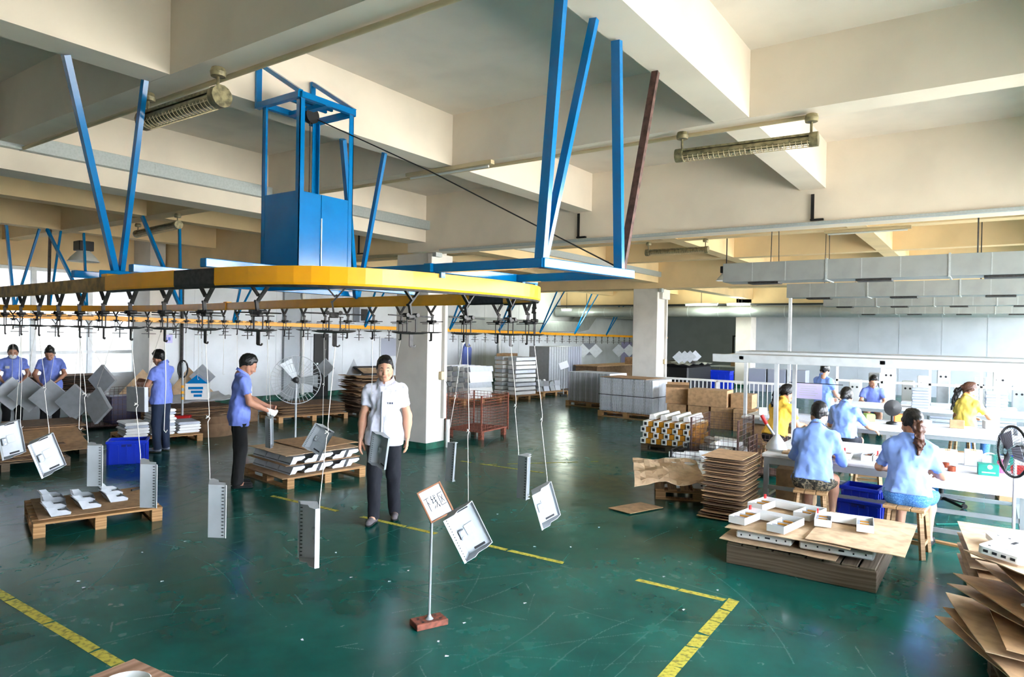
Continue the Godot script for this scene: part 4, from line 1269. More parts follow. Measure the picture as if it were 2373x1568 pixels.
func carton(label: String, at: Vector3, turn: float, s: Vector3, open := false, m: Material = null, group := "") -> void:
	if m == null:
		m = M.card
	var o := thing("carton", label, "box", at, turn, group)
	if not open:
		part(o, "box_body", MB.new().box(Vector3(0, s.y * 0.5, 0), s, Basis.IDENTITY, 0.004), m)
		part(o, "tape_strip", MB.new().box(Vector3(0, s.y + 0.0006, 0), Vector3(s.x, 0.001, 0.05)), M.card_pale)
		part(o, "top_seam", MB.new().box(Vector3(0, s.y + 0.0008, 0), Vector3(s.x, 0.001, 0.004)), M.card_dark)
		return
	for q in [-1, 1]:
		part(o, "box_side", MB.new().box(Vector3(q * s.x * 0.5, s.y * 0.5, 0), Vector3(0.006, s.y, s.z)), m)
		part(o, "box_side", MB.new().box(Vector3(0, s.y * 0.5, q * s.z * 0.5), Vector3(s.x, s.y, 0.006)), m)
		part(o, "flap", MB.new().bar(Vector3(q * s.x * 0.5, s.y, 0), Vector3(q * s.x * 0.80, s.y + 0.08, 0), s.z, 0.005), m)
	part(o, "box_bottom", MB.new().box(Vector3(0, 0.004, 0), Vector3(s.x, 0.008, s.z)), m)

func make_right() -> void:
	# wooden platform with cardboard and open white housings
	var o := thing("wooden_platform", "dark weathered wooden platform under cardboard and white housings", "pallet", Vector3(6.60, 0, -1.29))
	for s in [-1, 1]:
		part(o, "side_plank", MB.new().box(Vector3(s * 0.53, 0.085, 0), Vector3(0.05, 0.17, 1.18), Basis.IDENTITY, 0.004), M.wood_old)
		part(o, "side_plank", MB.new().box(Vector3(0, 0.08, s * 0.565), Vector3(1.0, 0.16, 0.045)), M.wood_old)
	for i in 9:
		part(o, "deck_board", MB.new().box(Vector3(0, 0.178, (i - 4) * 0.131), Vector3(1.10, 0.018, 0.118 - 0.004 * (i % 3)), Basis.IDENTITY, 0.002), M.wood_old)
	card_sheet("pale cardboard sheet lying directly on the dark wooden platform", rect_at(o, -0.60, -0.64, 0.50, 0.30, [0.205, 0.205, 0.215, 0.215]), M.card_pale, 0.010, 201)
	for q in [[-0.32, -0.30, 0.46, "left"], [-0.30, 0.27, 0.56, "right"]]:
		var w := thing("white_chassis", "white drilled chassis half hidden under cardboard on the dark platform", "chassis", on(o, Vector3(q[0] + 0.12, 0.226, q[1])), 0.03, "white chassis on the dark platform")
		part(w, "chassis_body", MB.new().box(Vector3(0, 0.034, 0), Vector3(0.62, 0.062, q[2]), Basis.IDENTITY, 0.012), M.white_plastic)
		for k in 6:
			part(w, "hole", MB.new().box(Vector3(-0.311, 0.034 + 0.008 * (k % 2), (k / 5.0 - 0.5) * q[2] * 0.8), Vector3(0.003, 0.014, 0.012 + 0.03 * (1 if k == 3 else 0))), M.slot)
	card_sheet("wide brown cardboard sheet under the open white housings", rect_at(o, -0.58, -0.60, 0.56, 0.40, [0.315, 0.310, 0.312, 0.318]), M.card_pale, 0.012, 203)
	card_sheet("brown folded cardboard overhanging the platform's window side", rect_at(o, -0.56, 0.06, 0.52, 0.78, [0.322, 0.330, 0.338, 0.335]), M.card_pale, 0.012, 205)
	u_tray("open white U-shaped housing with amber contacts at the platform's edge", on(o, Vector3(-0.30, 0.338, -0.32)), deg_to_rad(80), 0.50, 0.42, 0.20)
	u_tray("long open white housing at the back of the wooden platform", on(o, Vector3(0.26, 0.338, -0.28)), deg_to_rad(78), 0.60, 0.36, 0.30)
	u_tray("small open white housing with two red tags on folded cardboard", on(o, Vector3(0.02, 0.356, 0.26)), deg_to_rad(98), 0.46, 0.32, 0.20)
	# leaning cardboard with white shells in the near corner
	var q1 := pallet("low pallet under cardboard and white shells near the bench's steel post", Vector3(6.55, 0, 0.45), deg_to_rad(6), 1.1, 1.1, 0.12, M.wood_old)
	for k in 7:
		var y := 0.130 + k * 0.046
		card_sheet("%s cardboard sheet from the bottom of the pile beside the steel bench post" % NTH[k], rect_at(q1, -0.58 + 0.06 * (k % 3), -0.60 + 0.05 * (k % 2), 0.6, 0.6, [y, y, y + 0.02, y + 0.04]), M.card if k % 2 else M.card_pale, 0.006, 220 + k, "sheets in the pile by the bench post")
		if k < 5:
			white_shell("white shell on the %s cardboard sheet from the bottom beside the bench post" % NTH[k], on(q1, Vector3(-0.30 + 0.1 * (k % 2), y + 0.018, -0.20 + 0.16 * (k % 3))), 0.4 * k, Vector3(0.42, 0.024, 0.36), "shells in the pile by the bench post")
	white_shell("white plastic shell on top of the cardboard beside the steel bench post", on(q1, Vector3(-0.22, 0.47, -0.22)), 0.25, Vector3(0.50, 0.04, 0.42), "", 0.0)
	var q2 := pallet("low pallet under the fanned cardboard in the near corner", Vector3(5.08, 0, 0.52), deg_to_rad(10), 1.0, 1.0, 0.12, M.wood_old)
	for k in 9:
		var y := 0.135 + k * 0.056
		var an := deg_to_rad(28.0 - 9.0 * (k % 4) + 2.0 * k)
		var ux := Vector3(cos(an), 0, -sin(an)) * (0.52 - 0.03 * (k % 3))
		var uz := Vector3(sin(an), 0, cos(an)) * (0.50 - 0.02 * (k % 2))
		var ct := Vector3(5.02 + 0.02 * k - 0.06 * (k % 2), y + 0.02, 0.42 + 0.030 * k - 0.05 * (k % 3))
		var dz := Vector3(0, 0.035 + 0.004 * k, 0)
		card_sheet("%s cardboard sheet from the bottom of the fanned near corner pile" % NTH[k], [ct - ux + uz - dz, ct + ux + uz - dz, ct + ux - uz + dz, ct - ux - uz + dz], M.card if k % 2 else M.card_pale, 0.010, 240 + k, "fanned sheets of the near corner pile", 0.004)
		if k in [2, 3, 5, 6, 7]:
			white_shell("white shell on the %s sheet from the bottom of the fanned pile" % NTH[k], ct + Vector3(-0.26 + 0.07 * (k % 3), 0.012, -0.22 + 0.15 * (k % 4)), an + 0.3 * (k % 3), Vector3(0.40, 0.030, 0.28), "shells between the fanned sheets", 0.07)
	white_shell("large white plastic shell with square recess topping the fanned cardboard", Vector3(5.0, 0.665, 0.62), 0.3, Vector3(0.50, 0.045, 0.44), "", 0.07)
	white_shell("white plastic shell with long slot near the edge of the fanned cardboard", Vector3(5.22, 0.695, 0.14), -0.4, Vector3(0.40, 0.045, 0.24), "", 0.08)
	# wrapped goods on pallet left of the carton stack
	o = pallet("wooden pallet under the crumpled brown paper and white shells", Vector3(8.55, 0, -3.08), deg_to_rad(24), 1.1, 1.0, 0.13, M.wood)
	for k in 4:
		white_shell(["lower", "lower", "upper", "upper"][k] + " white shell under crumpled brown paper, " + ["column", "bench"][k % 2] + " side", on(o, Vector3(-0.22 + 0.46 * (k % 2), 0.134 + 0.078 * (k / 2), 0.20)), deg_to_rad(24), Vector3(0.44, 0.074, 0.50), "white shells under the brown paper")
	white_shell("white plastic shell with round recess on top behind the brown paper", on(o, Vector3(0.10, 0.31, -0.16)), deg_to_rad(40), Vector3(0.44, 0.06, 0.34))
	solo("brown_paper", "large crumpled sheet of brown paper draped over white shells", "paper", MB.new().sheet([Vector3(-0.42, -0.06, 0.52), Vector3(0.55, 0.03, 0.50), Vector3(0.50, 0.06, -0.30), Vector3(-0.72, -0.02, -0.34)], 0.004, 12, 12, 0.075, 9, 0.0), M.card_pale, Vector3(7.92, 0.345, -3.30), deg_to_rad(28))
	solo("plastic_sheet", "translucent white plastic film bunched beside the brown paper", "sheet", MB.new().sheet([Vector3(-0.35, -0.02, 0.34), Vector3(0.35, 0.0, 0.34), Vector3(0.35, 0.02, -0.3), Vector3(-0.35, 0.0, -0.3)], 0.003, 12, 12, 0.10, 19, 0.0), M.bag, Vector3(8.62, 0.42, -2.72), deg_to_rad(24))
	# tall stack of flat cartons at the bench corner
	for k in 25:
		var tw := sin(k * 2.3) * 0.03
		var a := Vector3(7.72 + tw, 0.010 + k * 0.0275, -2.36 + tw * 0.4)
		var sz := 0.30 if k > 1 else 0.36
		card_sheet("flat carton, %s from the floor in the tall stack beside the bench's leg" % NTH[k], [a + Vector3(-sz, 0, sz * 0.75), a + Vector3(sz, 0, sz * 0.75), a + Vector3(sz, 0, -sz * 0.75), a + Vector3(-sz, 0, -sz * 0.75)], M.card_dark if k % 2 else M.card, 0.004, 300 + k, "flat cartons in the tall stack", 0.004)
	card_sheet("single flat piece of cardboard lying alone on the green floor", [Vector3(6.97, 0.012, -3.24), Vector3(7.47, 0.012, -3.06), Vector3(7.52, 0.012, -3.36), Vector3(7.05, 0.012, -3.55)], M.card, 0.004, 333)
	# first bench
	bench("long steel work bench with pale top and white skirt under the light trough", Vector3(8.02, 0, -2.12), 1.60, 2.75, 0.68, true)
	stool("slatted wooden stool with splayed legs under the worker in camouflage shorts", Vector3(7.62, 0, -1.50), 0.1, 0.43)
	stool("tall plain wooden stool under the woman in denim skirt", Vector3(7.40, 0, -0.62), -0.08, 0.45, 0.34)
	stool("small pale wooden stool standing empty between the benches", Vector3(10.25, 0, -1.32), 0.1, 0.42)
	bin("upper blue bin of two stacked between the seated workers", Vector3(8.22, 0.30, -1.10), deg_to_rad(84), Vector3(0.36, 0.12, 0.30))
	bin("lower blue bin of two stacked between the seated workers", Vector3(8.20, 0.0, -1.10), deg_to_rad(84), Vector3(0.42, 0.29, 0.34))
	carton("brown carton on the floor under the bench's corner", Vector3(8.62, 0, -1.86), 0.1, Vector3(0.50, 0.46, 0.40))
	carton("small brown carton on the floor by the steel post", Vector3(10.75, 0, 0.35), 0.1, Vector3(0.4, 0.30, 0.5))
	# things on the first bench
	var T := 0.681
	u_tray("open white housing with copper coil before the worker in camouflage shorts", Vector3(8.35, T, -1.18), deg_to_rad(92), 0.30, 0.26, 0.10)
	u_tray("open white housing between the two seated workers", Vector3(8.38, T, -0.86), deg_to_rad(88), 0.30, 0.24, 0.10)
	solo("wooden_board", "small wooden board at the bench's end", "board", MB.new().box(Vector3(0, 0.011, 0), Vector3(0.24, 0.022, 0.42), Basis.IDENTITY, 0.004), M.wood_stool, Vector3(8.24, T, -1.72), 0.1)
	var coil := [[8.42, -1.04, 0.05, "brown copper tape coil standing beside the open white housing"], [8.28, -0.42, 0.032, "copper coil nearest the denim skirted woman's elbow"], [8.20, -0.30, 0.036, "larger copper coil at the front edge of the bench"], [8.40, -0.36, 0.032, "copper coil behind two others on the bench"]]
	for c in coil:
		solo("copper_coil", c[3], "coil", MB.new().lathe([Vector2(0.02, 0.0), Vector2(c[2], 0.0), Vector2(c[2], 0.05), Vector2(0.02, 0.05), Vector2(0.02, 0.0)], 18), M.copper, Vector3(c[0], T, c[1]))
	carton("white carton at the bench beside the denim skirted woman", Vector3(8.72, T, -0.36), 0.05, Vector3(0.16, 0.14, 0.18), false, M.white_plastic)
	carton("second white carton on the bench next to the wire loop", Vector3(8.74, T, -0.13), 0.05, Vector3(0.15, 0.16, 0.16), false, M.white_plastic)
	var ring := []
	for i in 25:
		ring.append(Vector3(0, 0.075 + 0.07 * sin(TAU * i / 24.0), 0.07 * cos(TAU * i / 24.0)))
	solo("wire_loop", "white coil of cable standing on the bench behind the tea box", "coil", MB.new().tube(ring, 0.010, 6), M.white_plastic, Vector3(8.72, T, 0.01))
	var g := thing("tea_box", "green and white carton in front on the bench", "box", Vector3(8.22, T, 0.0), deg_to_rad(6))
	part(g, "box_body", MB.new().box(Vector3(0, 0.055, 0), Vector3(0.12, 0.11, 0.17), Basis.IDENTITY, 0.002), M.green_box)
	part(g, "white_band", MB.new().box(Vector3(-0.061, 0.03, 0), Vector3(0.002, 0.010, 0.11)), M.paper)
	part(g, "white_disc", MB.new().cyl(Vector3(-0.0615, 0.085, 0.01), Vector3(-0.059, 0.085, 0.01), 0.022, 14), M.paper)
	g = thing("tea_box", "second green carton behind the pink bottle", "box", Vector3(8.66, T, 0.12), deg_to_rad(8))
	part(g, "box_body", MB.new().box(Vector3(0, 0.07, 0), Vector3(0.12, 0.14, 0.17), Basis.IDENTITY, 0.002), M.green_box)
	part(g, "white_band", MB.new().box(Vector3(-0.061, 0.07, 0), Vector3(0.002, 0.012, 0.11)), M.paper)
	g = thing("bottle", "pink bottle with dark cap on the bench", "bottle", Vector3(8.44, T, 0.11))
	part(g, "bottle_body", MB.new().lathe([Vector2(0.001, 0), Vector2(0.036, 0), Vector2(0.038, 0.02), Vector2(0.038, 0.11), Vector2(0.02, 0.14), Vector2(0.001, 0.14)], 18), M.pink)
	part(g, "cap", MB.new().lathe([Vector2(0.022, 0.138), Vector2(0.022, 0.17), Vector2(0.001, 0.172)], 14), M.pale_steel)
	solo("red_packet", "red plastic packet beside the pink bottle", "packet", MB.new().box(Vector3(0, 0.04, 0), Vector3(0.10, 0.08, 0.12), Basis(Vector3.BACK, 0.2), 0.015), M.red, Vector3(8.46, T, 0.25), 0.2)
	g = thing("cloth_bag", "white plastic bag slumped over the bench corner with red brush handle", "bag", Vector3(8.30, T, -2.02))
	part(g, "bag_body", MB.new().lathe([Vector2(0.13, 0.0), Vector2(0.15, 0.03), Vector2(0.12, 0.10), Vector2(0.07, 0.17), Vector2(0.03, 0.22), Vector2(0.001, 0.225)], 7, Transform3D(Basis.from_scale(Vector3(0.7, 0.85, 0.85)), Vector3.ZERO)), M.bag)
	part(g, "brush_handle", MB.new().cyl(Vector3(0, 0.16, -0.02), Vector3(-0.02, 0.34, -0.14), 0.014, 8), M.pale_steel)
	part(g, "brush_grip", MB.new().cyl(Vector3(-0.02, 0.30, -0.115), Vector3(-0.03, 0.40, -0.17), 0.022, 8), M.red)
	desk_fan()
	# light trough over the first bench
	var L := thing("light_trough", "long grey aluminium light trough on posts over the first bench", "light", Vector3(8.75, 0, -2.75))
	for q in [[-0.42, 0.06], [0.42, 0.05]]:
		part(L, "long_beam", MB.new().box(Vector3(q[0], 1.735, 1.8), Vector3(0.06, q[1] + 0.035, 3.7), Basis.IDENTITY, 0.004), M.pale_steel)
	part(L, "reflector", MB.new().box(Vector3(0, 1.77, 1.75), Vector3(0.86, 0.012, 3.5)), M.steel)
	for k in 3:
		part(L, "cross_bar", MB.new().box(Vector3(0, 1.745, 0.3 + k * 1.5), Vector3(0.9, 0.04, 0.05)), M.pale_steel)
	for k in 2:
		part(L, "lamp_tube", MB.new().cyl(Vector3(-0.2 + k * 0.4, 1.735, 0.3), Vector3(-0.2 + k * 0.4, 1.735, 3.4), 0.014, 8), M.lamp_white)
	for q in [Vector3(-0.40, 0, 0.70), Vector3(0.5, 0, 0.70)]:
		part(L, "post", MB.new().box(q + Vector3(0, 1.20, 0), Vector3(0.045, 1.04, 0.045)), M.pale_steel)
	part(L, "post", MB.new().box(Vector3(-0.40, 0.86, 3.10), Vector3(0.075, 1.72, 0.06)), M.pale_steel)
	# second and third benches
	bench("second pale work bench with white covered top", Vector3(11.75, 0, -3.45), 1.1, 4.4, 0.66, false)
	bench("third work bench farther along the window side", Vector3(15.1, 0, -2.9), 0.9, 3.8, 0.68, false)
	L = thing("light_trough", "farther grey light trough over the second bench", "light", Vector3(12.3, 0, -3.6))
	for q in [-0.4, 0.4]:
		part(L, "long_beam", MB.new().box(Vector3(q, 1.72, 2.2), Vector3(0.05, 0.05, 4.4)), M.pale_steel)
	part(L, "reflector", MB.new().box(Vector3(0, 1.75, 2.2), Vector3(0.8, 0.012, 4.3)), M.steel)
	for q in [[-0.5, 0.2], [0.7, 0.62], [-0.5, 3.7]]:
		part(L, "post", MB.new().box(Vector3(q[0], 1.18 + (0.5 if q[0] > 0 else 0.0), q[1]), Vector3(0.05, 1.06 + (1.0 if q[0] > 0 else 0.0), 0.05)), M.pale_steel)
	g = thing("notice", "lilac printed notice hung on a rod over the second bench", "notice", Vector3(11.72, 1.02, -2.38), deg_to_rad(-90))
	part(g, "sheet_paper", MB.new().box(Vector3(0, 0.125, 0), Vector3(0.40, 0.25, 0.004)), M.lilac_paper)
	for k in 5:
		part(g, "print_line", MB.new().box(Vector3(-0.02 + 0.02 * (k % 2), 0.20 - k * 0.035, 0.003), Vector3(0.28 - 0.03 * (k % 3), 0.008, 0.002)), M.pale_grey)
	part(g, "rod", MB.new().cyl(Vector3(-0.3, 0.25, 0), Vector3(0.5, 0.25, 0), 0.006, 6), M.black_iron)
	rng.seed = 5
	var mats := [M.white_plastic, M.pale_grey, M.green_box, M.amber, M.lime, M.orange, M.white_plastic, M.card, M.white_plastic, M.pale_grey]
	var txt := ["white carton", "pale grey case", "green carton", "amber spool box", "lime green carton", "orange carton", "white case", "brown carton", "white tub", "grey tub"]
	for k in 10:
		var p := Vector3(12.15 + 0.3 * (k % 3), 0.662, -3.2 + k * 0.40)
		solo("parts_box", txt[k] + " among the small goods on the second bench", "box", MB.new().box(Vector3(0, 0.06, 0), Vector3(0.14, 0.12, 0.14 + 0.05 * (k % 2)), Basis.IDENTITY, 0.006), mats[k], p, rng.randf() * 0.6)
	for k in 14:
		solo("grey_case", "%s flat grey case from the bottom, %s stack on the third bench" % [NTH[k % 7], "middle" if k < 7 else "window side"], "case", MB.new().box(Vector3(0, 0.026, 0), Vector3(0.30, 0.052, 0.34), Basis.IDENTITY, 0.012), M.pale_grey, Vector3(15.5, 0.682 + (k % 7) * 0.054, -0.35 + 0.45 * (k / 7)), 0.05 * (k % 3), "flat grey cases on the third bench")
	for k in 7:
		solo("grey_case", "%s flat grey case from the bottom at the third bench's near end" % NTH[k], "case", MB.new().box(Vector3(0, 0.026, 0), Vector3(0.30, 0.052, 0.30), Basis.IDENTITY, 0.012), M.pale_grey, Vector3(15.5, 0.682 + k * 0.054, -1.1), 0.05 * (k % 3), "grey cases at the near end of the third bench")
	g = thing("table_fan", "small black desk fan with orange cloth on the second bench", "fan", Vector3(12.25, 0.662, -1.25), deg_to_rad(-70))
	part(g, "fan_base", MB.new().lathe([Vector2(0.001, 0), Vector2(0.09, 0), Vector2(0.08, 0.03), Vector2(0.02, 0.05), Vector2(0.02, 0.16), Vector2(0.001, 0.16)], 16), M.black)
	part(g, "fan_head", MB.new().lathe([Vector2(0.001, -0.03), Vector2(0.12, -0.02), Vector2(0.13, 0.02), Vector2(0.001, 0.05)], 20, Transform3D(Basis(Vector3.RIGHT, PI / 2), Vector3(0, 0.26, 0))), M.black)
	stool("wooden stool under the woman with hair bun", Vector3(11.15, 0, -1.80), 0.1, 0.42)
	stool("wooden stool under the woman in orange-yellow shirt", Vector3(10.95, 0, -2.74), 0.4, 0.38)
	stool("wooden stool under the woman in lemon yellow shirt", Vector3(13.55, 0, -0.36), 0.3, 0.42)
	stool("wooden stool under the man at the third bench", Vector3(16.45, 0, -2.05), 0.3, 0.40)
	carton("brown carton on the floor below the second bench's near end", Vector3(12.15, 0, -3.1), 0.1, Vector3(0.5, 0.5, 0.5))
	carton("open brown carton behind the second bench by the lilac notice", Vector3(12.95, 0.0, -3.05), 0.2, Vector3(0.5, 0.62, 0.4), true)
	bin("blue bin on the floor below the second bench", Vector3(12.0, 0, -0.75), 0.1, Vector3(0.5, 0.34, 0.4))
	bin("blue bin under the second bench near the windows", Vector3(12.1, 0, 0.35), 0.1, Vector3(0.5, 0.34, 0.4))
	# office chair foot
	g = thing("swivel_chair", "black five-legged swivel chair foot under the first bench", "chair", Vector3(9.6, 0, -0.45), 0.3)
	for k in 5:
		var d := Vector3(cos(TAU * k / 5.0), 0, sin(TAU * k / 5.0))
		part(g, "leg", MB.new().tube([d * 0.03 + Vector3(0, 0.13, 0), d * 0.28 + Vector3(0, 0.075, 0)], [0.024, 0.015], 8), M.black)
		part(g, "castor", MB.new().cyl(d * 0.28 + Vector3(-0.02, 0.028, 0), d * 0.28 + Vector3(0.02, 0.028, 0), 0.028, 10), M.black)
	part(g, "gas_column", MB.new().cyl(Vector3(0, 0.10, 0), Vector3(0, 0.42, 0), 0.028, 12), M.black)
	part(g, "seat", MB.new().box(Vector3(0, 0.45, 0), Vector3(0.44, 0.07, 0.44), Basis.IDENTITY, 0.03), M.black)
	solo("cable", "thin blue-green cable lying along the floor under the bench", "cable", MB.new().tube([Vector3(8.7, 0.008, -0.45), Vector3(8.9, 0.008, -0.2), Vector3(8.95, 0.008, 0.2), Vector3(8.9, 0.008, 0.7)], 0.008, 6), M.green_box)
	solo("plank", "short wooden batten on the floor beside the denim skirted woman's stool", "plank", MB.new().box(Vector3(0, 0.01, 0), Vector3(0.5, 0.02, 0.06)), M.wood, Vector3(7.95, 0, -0.38), 1.35)
	# parts stack on pallet, wire cages
	o = pallet("wooden pallet under the brick-like stack of yellow and white parts", Vector3(11.55, 0, -4.48), deg_to_rad(4), 1.05, 0.98, 0.14, M.wood_old)
	for r in 4:
		for c in 5:
			for d in 2:
				var pa := thing("switch_part", "switch part, %s layer up, %s from the column side, %s row" % [NTH[r], NTH[c], "front" if d == 0 else "back"], "part", on(o, Vector3(-0.42 + d * 0.42, 0.142 + r * 0.098, -0.38 + c * 0.185 + 0.04 * (r % 2))), deg_to_rad(4), "switch parts stacked like bricks")
				part(pa, "housing", MB.new().box(Vector3(0, 0.048, -0.042), Vector3(0.40, 0.094, 0.088), Basis.IDENTITY, 0.004), M.white_plastic)
				part(pa, "terminal_block", MB.new().box(Vector3(0.006, 0.044, 0.046), Vector3(0.38, 0.086, 0.084), Basis.IDENTITY, 0.004), M.amber)
				if d == 0:
					part(pa, "opening", MB.new().box(Vector3(-0.2015, 0.05, -0.04), Vector3(0.004, 0.05, 0.045)), M.slot)
	for c in 4:
		var mb := MB.new()
		mb.prism(PackedVector2Array([Vector2(-0.06, 0), Vector2(0.06, 0), Vector2(0.05, 0.08), Vector2(-0.02, 0.09)]), -0.4, 0.4, Transform3D(Basis(Vector3.UP, PI / 2), Vector3.ZERO))
		solo("white_profile", "white plastic profile lying on top of the brick-like stack", "profile", mb, M.white_plastic, on(o, Vector3(0, 0.54, -0.33 + c * 0.2)), 0.06, "white profiles on the stack")
	wire_cage("rusty wire mesh cage with white parts beside the brick-like stack", Vector3(10.95, 0, -3.50), 0.05, Vector3(1.0, 0.72, 0.72), M.rust_steel, 14, 8)
	wire_cage("small wire mesh cage at the end of the second bench", Vector3(10.25, 0, -2.62), 0.05, Vector3(0.5, 0.55, 0.42), M.rust_steel, 9, 7)
	rng.seed = 8
	for k in 14:
		var mb := MB.new()
		mb.prism(PackedVector2Array([Vector2(-0.05, 0), Vector2(0.06, 0), Vector2(0.05, 0.07), Vector2(-0.03, 0.09)]), -0.2, 0.2)
		solo("white_profile", "white bent part lying in the rusty wire cage", "profile", mb, M.white_plastic if k % 3 else M.grey_part, Vector3(10.66 + 0.14 * (k % 5), 0.066 + 0.10 * (k / 5), -3.66 + 0.16 * (k % 3)), rng.randf() * 3.0, "white parts in the rusty cage")
	wire_cage("low dark wire tray in front of the brick-like stack", Vector3(9.9, 0, -3.45), 0.05, Vector3(0.8, 0.34, 0.7), M.dark_steel, 12, 5)
	for k in 9:
		var mb := MB.new()
		mb.prism(PackedVector2Array([Vector2(-0.05, 0), Vector2(0.06, 0), Vector2(0.05, 0.06), Vector2(-0.03, 0.07)]), -0.16, 0.16)
		solo("white_profile", "white bent part heaped in the low wire tray", "profile", mb, M.white_plastic, Vector3(9.68 + 0.2 * (k % 3), 0.066 + 0.075 * (k / 3), -3.72 + 0.16 * (k % 3)), rng.randf() * 3.0, "white parts in the low wire tray")

func bench(label: String, at: Vector3, w: float, l: float, h: float, skirt: bool) -> void:
	# origin at the near left corner; w along x, l along z
	var o := thing("work_bench", label, "bench", at)
	part(o, "bench_top", MB.new().mm(Vector3(0, h - 0.045, 0), Vector3(w, h, l), 0.012), M.table_top)
	for x in [0.04, w - 0.04]:
		for z in [0.05, l * 0.5, l - 0.35]:
			part(o, "leg", MB.new().box(Vector3(x, (h - 0.045) * 0.5, z), Vector3(0.05, h - 0.045, 0.05)), M.steel)
		for y in ([0.10, 0.30] if skirt and x < 0.1 else [0.16]):
			part(o, "rail", MB.new().box(Vector3(x, y, l * 0.5 - 0.15), Vector3(0.035, 0.04, l - 0.4)), M.steel)
	for z in [0.05, l - 0.35]:
		part(o, "rail", MB.new().box(Vector3(w * 0.5, 0.16, z), Vector3(w - 0.1, 0.04, 0.035)), M.steel)
	part(o, "apron", MB.new().box(Vector3(0.02, h - 0.08, l * 0.5), Vector3(0.03, 0.07, l - 0.06)), M.steel)
	if skirt:
		var mb := MB.new()
		var n := 26
		for i in n:
			var z0 := lerpf(1.42, l, i / float(n))
			var z1 := lerpf(1.42, l, (i + 1) / float(n))
			var d0 := -0.008 - 0.010 * (i % 2)
			var d1 := -0.008 - 0.010 * ((i + 1) % 2)
			mb.quad(Vector3(d0, h + 0.002, z0), Vector3(d1, h + 0.002, z1), Vector3(d1 - 0.01, h - 0.15, z1), Vector3(d0 - 0.01, h - 0.15, z0))
		part(o, "cloth_skirt", mb, M.fabric_white)
		part(o, "cloth_cover", MB.new().mm(Vector3(-0.01, h - 0.001, 1.42), Vector3(w, h + 0.0005, l)), M.fabric_white)
	else:
		part(o, "cloth_cover", MB.new().mm(Vector3(-0.015, h - 0.06, 0.3), Vector3(w, h + 0.001, l), 0.01), M.fabric_white)

func desk_fan() -> void:
	var o := thing("standing_fan", "black standing fan with wire guard seen edge-on beside the bench", "fan", Vector3(7.70, 0, 0.20), deg_to_rad(-152))
	part(o, "foot", MB.new().lathe([Vector2(0.001, 0.0), Vector2(0.18, 0.0), Vector2(0.17, 0.02), Vector2(0.03, 0.04), Vector2(0.001, 0.04)], 20), M.black)
	part(o, "pole", MB.new().cyl(Vector3(0, 0.03, 0), Vector3(0, 0.98, 0), 0.014, 10), M.pale_steel)
	var c := Vector3(0, 1.0, 0)
	part(o, "motor", MB.new().lathe([Vector2(0.001, -0.14), Vector2(0.05, -0.12), Vector2(0.06, -0.02), Vector2(0.001, 0.0)], 14, Transform3D(Basis(Vector3.RIGHT, PI / 2), c)), M.black)
	for i in 3:
		var b := Basis(Vector3.BACK, TAU * i / 3.0)
		part(o, "blade", MB.new().sheet([c + b * Vector3(0.03, -0.05, 0.03), c + b * Vector3(0.18, -0.07, 0.02), c + b * Vector3(0.18, 0.07, 0.06), c + b * Vector3(0.03, 0.04, 0.05)], 0.003, 3, 3), M.grey_plastic)
	for g in [1, -1]:
		var mb := MB.new()
		for i in 44:
			var d := Vector3(cos(TAU * i / 44.0), sin(TAU * i / 44.0), 0)
			mb.tube([c + d * 0.03 + Vector3(0, 0, 0.02 + 0.065 * g), c + d * 0.16 + Vector3(0, 0, 0.02 + 0.06 * g), c + d * 0.225 + Vector3(0, 0, 0.02 + 0.02 * g)], 0.0018, 4, false)
		part(o, "guard_wires", mb, M.black).set_meta("kind", "stuff")
	var ring := []
	for i in 41:
		ring.append(c + Vector3(cos(TAU * i / 40.0) * 0.228, sin(TAU * i / 40.0) * 0.228, 0.02))
	part(o, "guard_ring", MB.new().tube(ring, 0.012, 6), M.black)

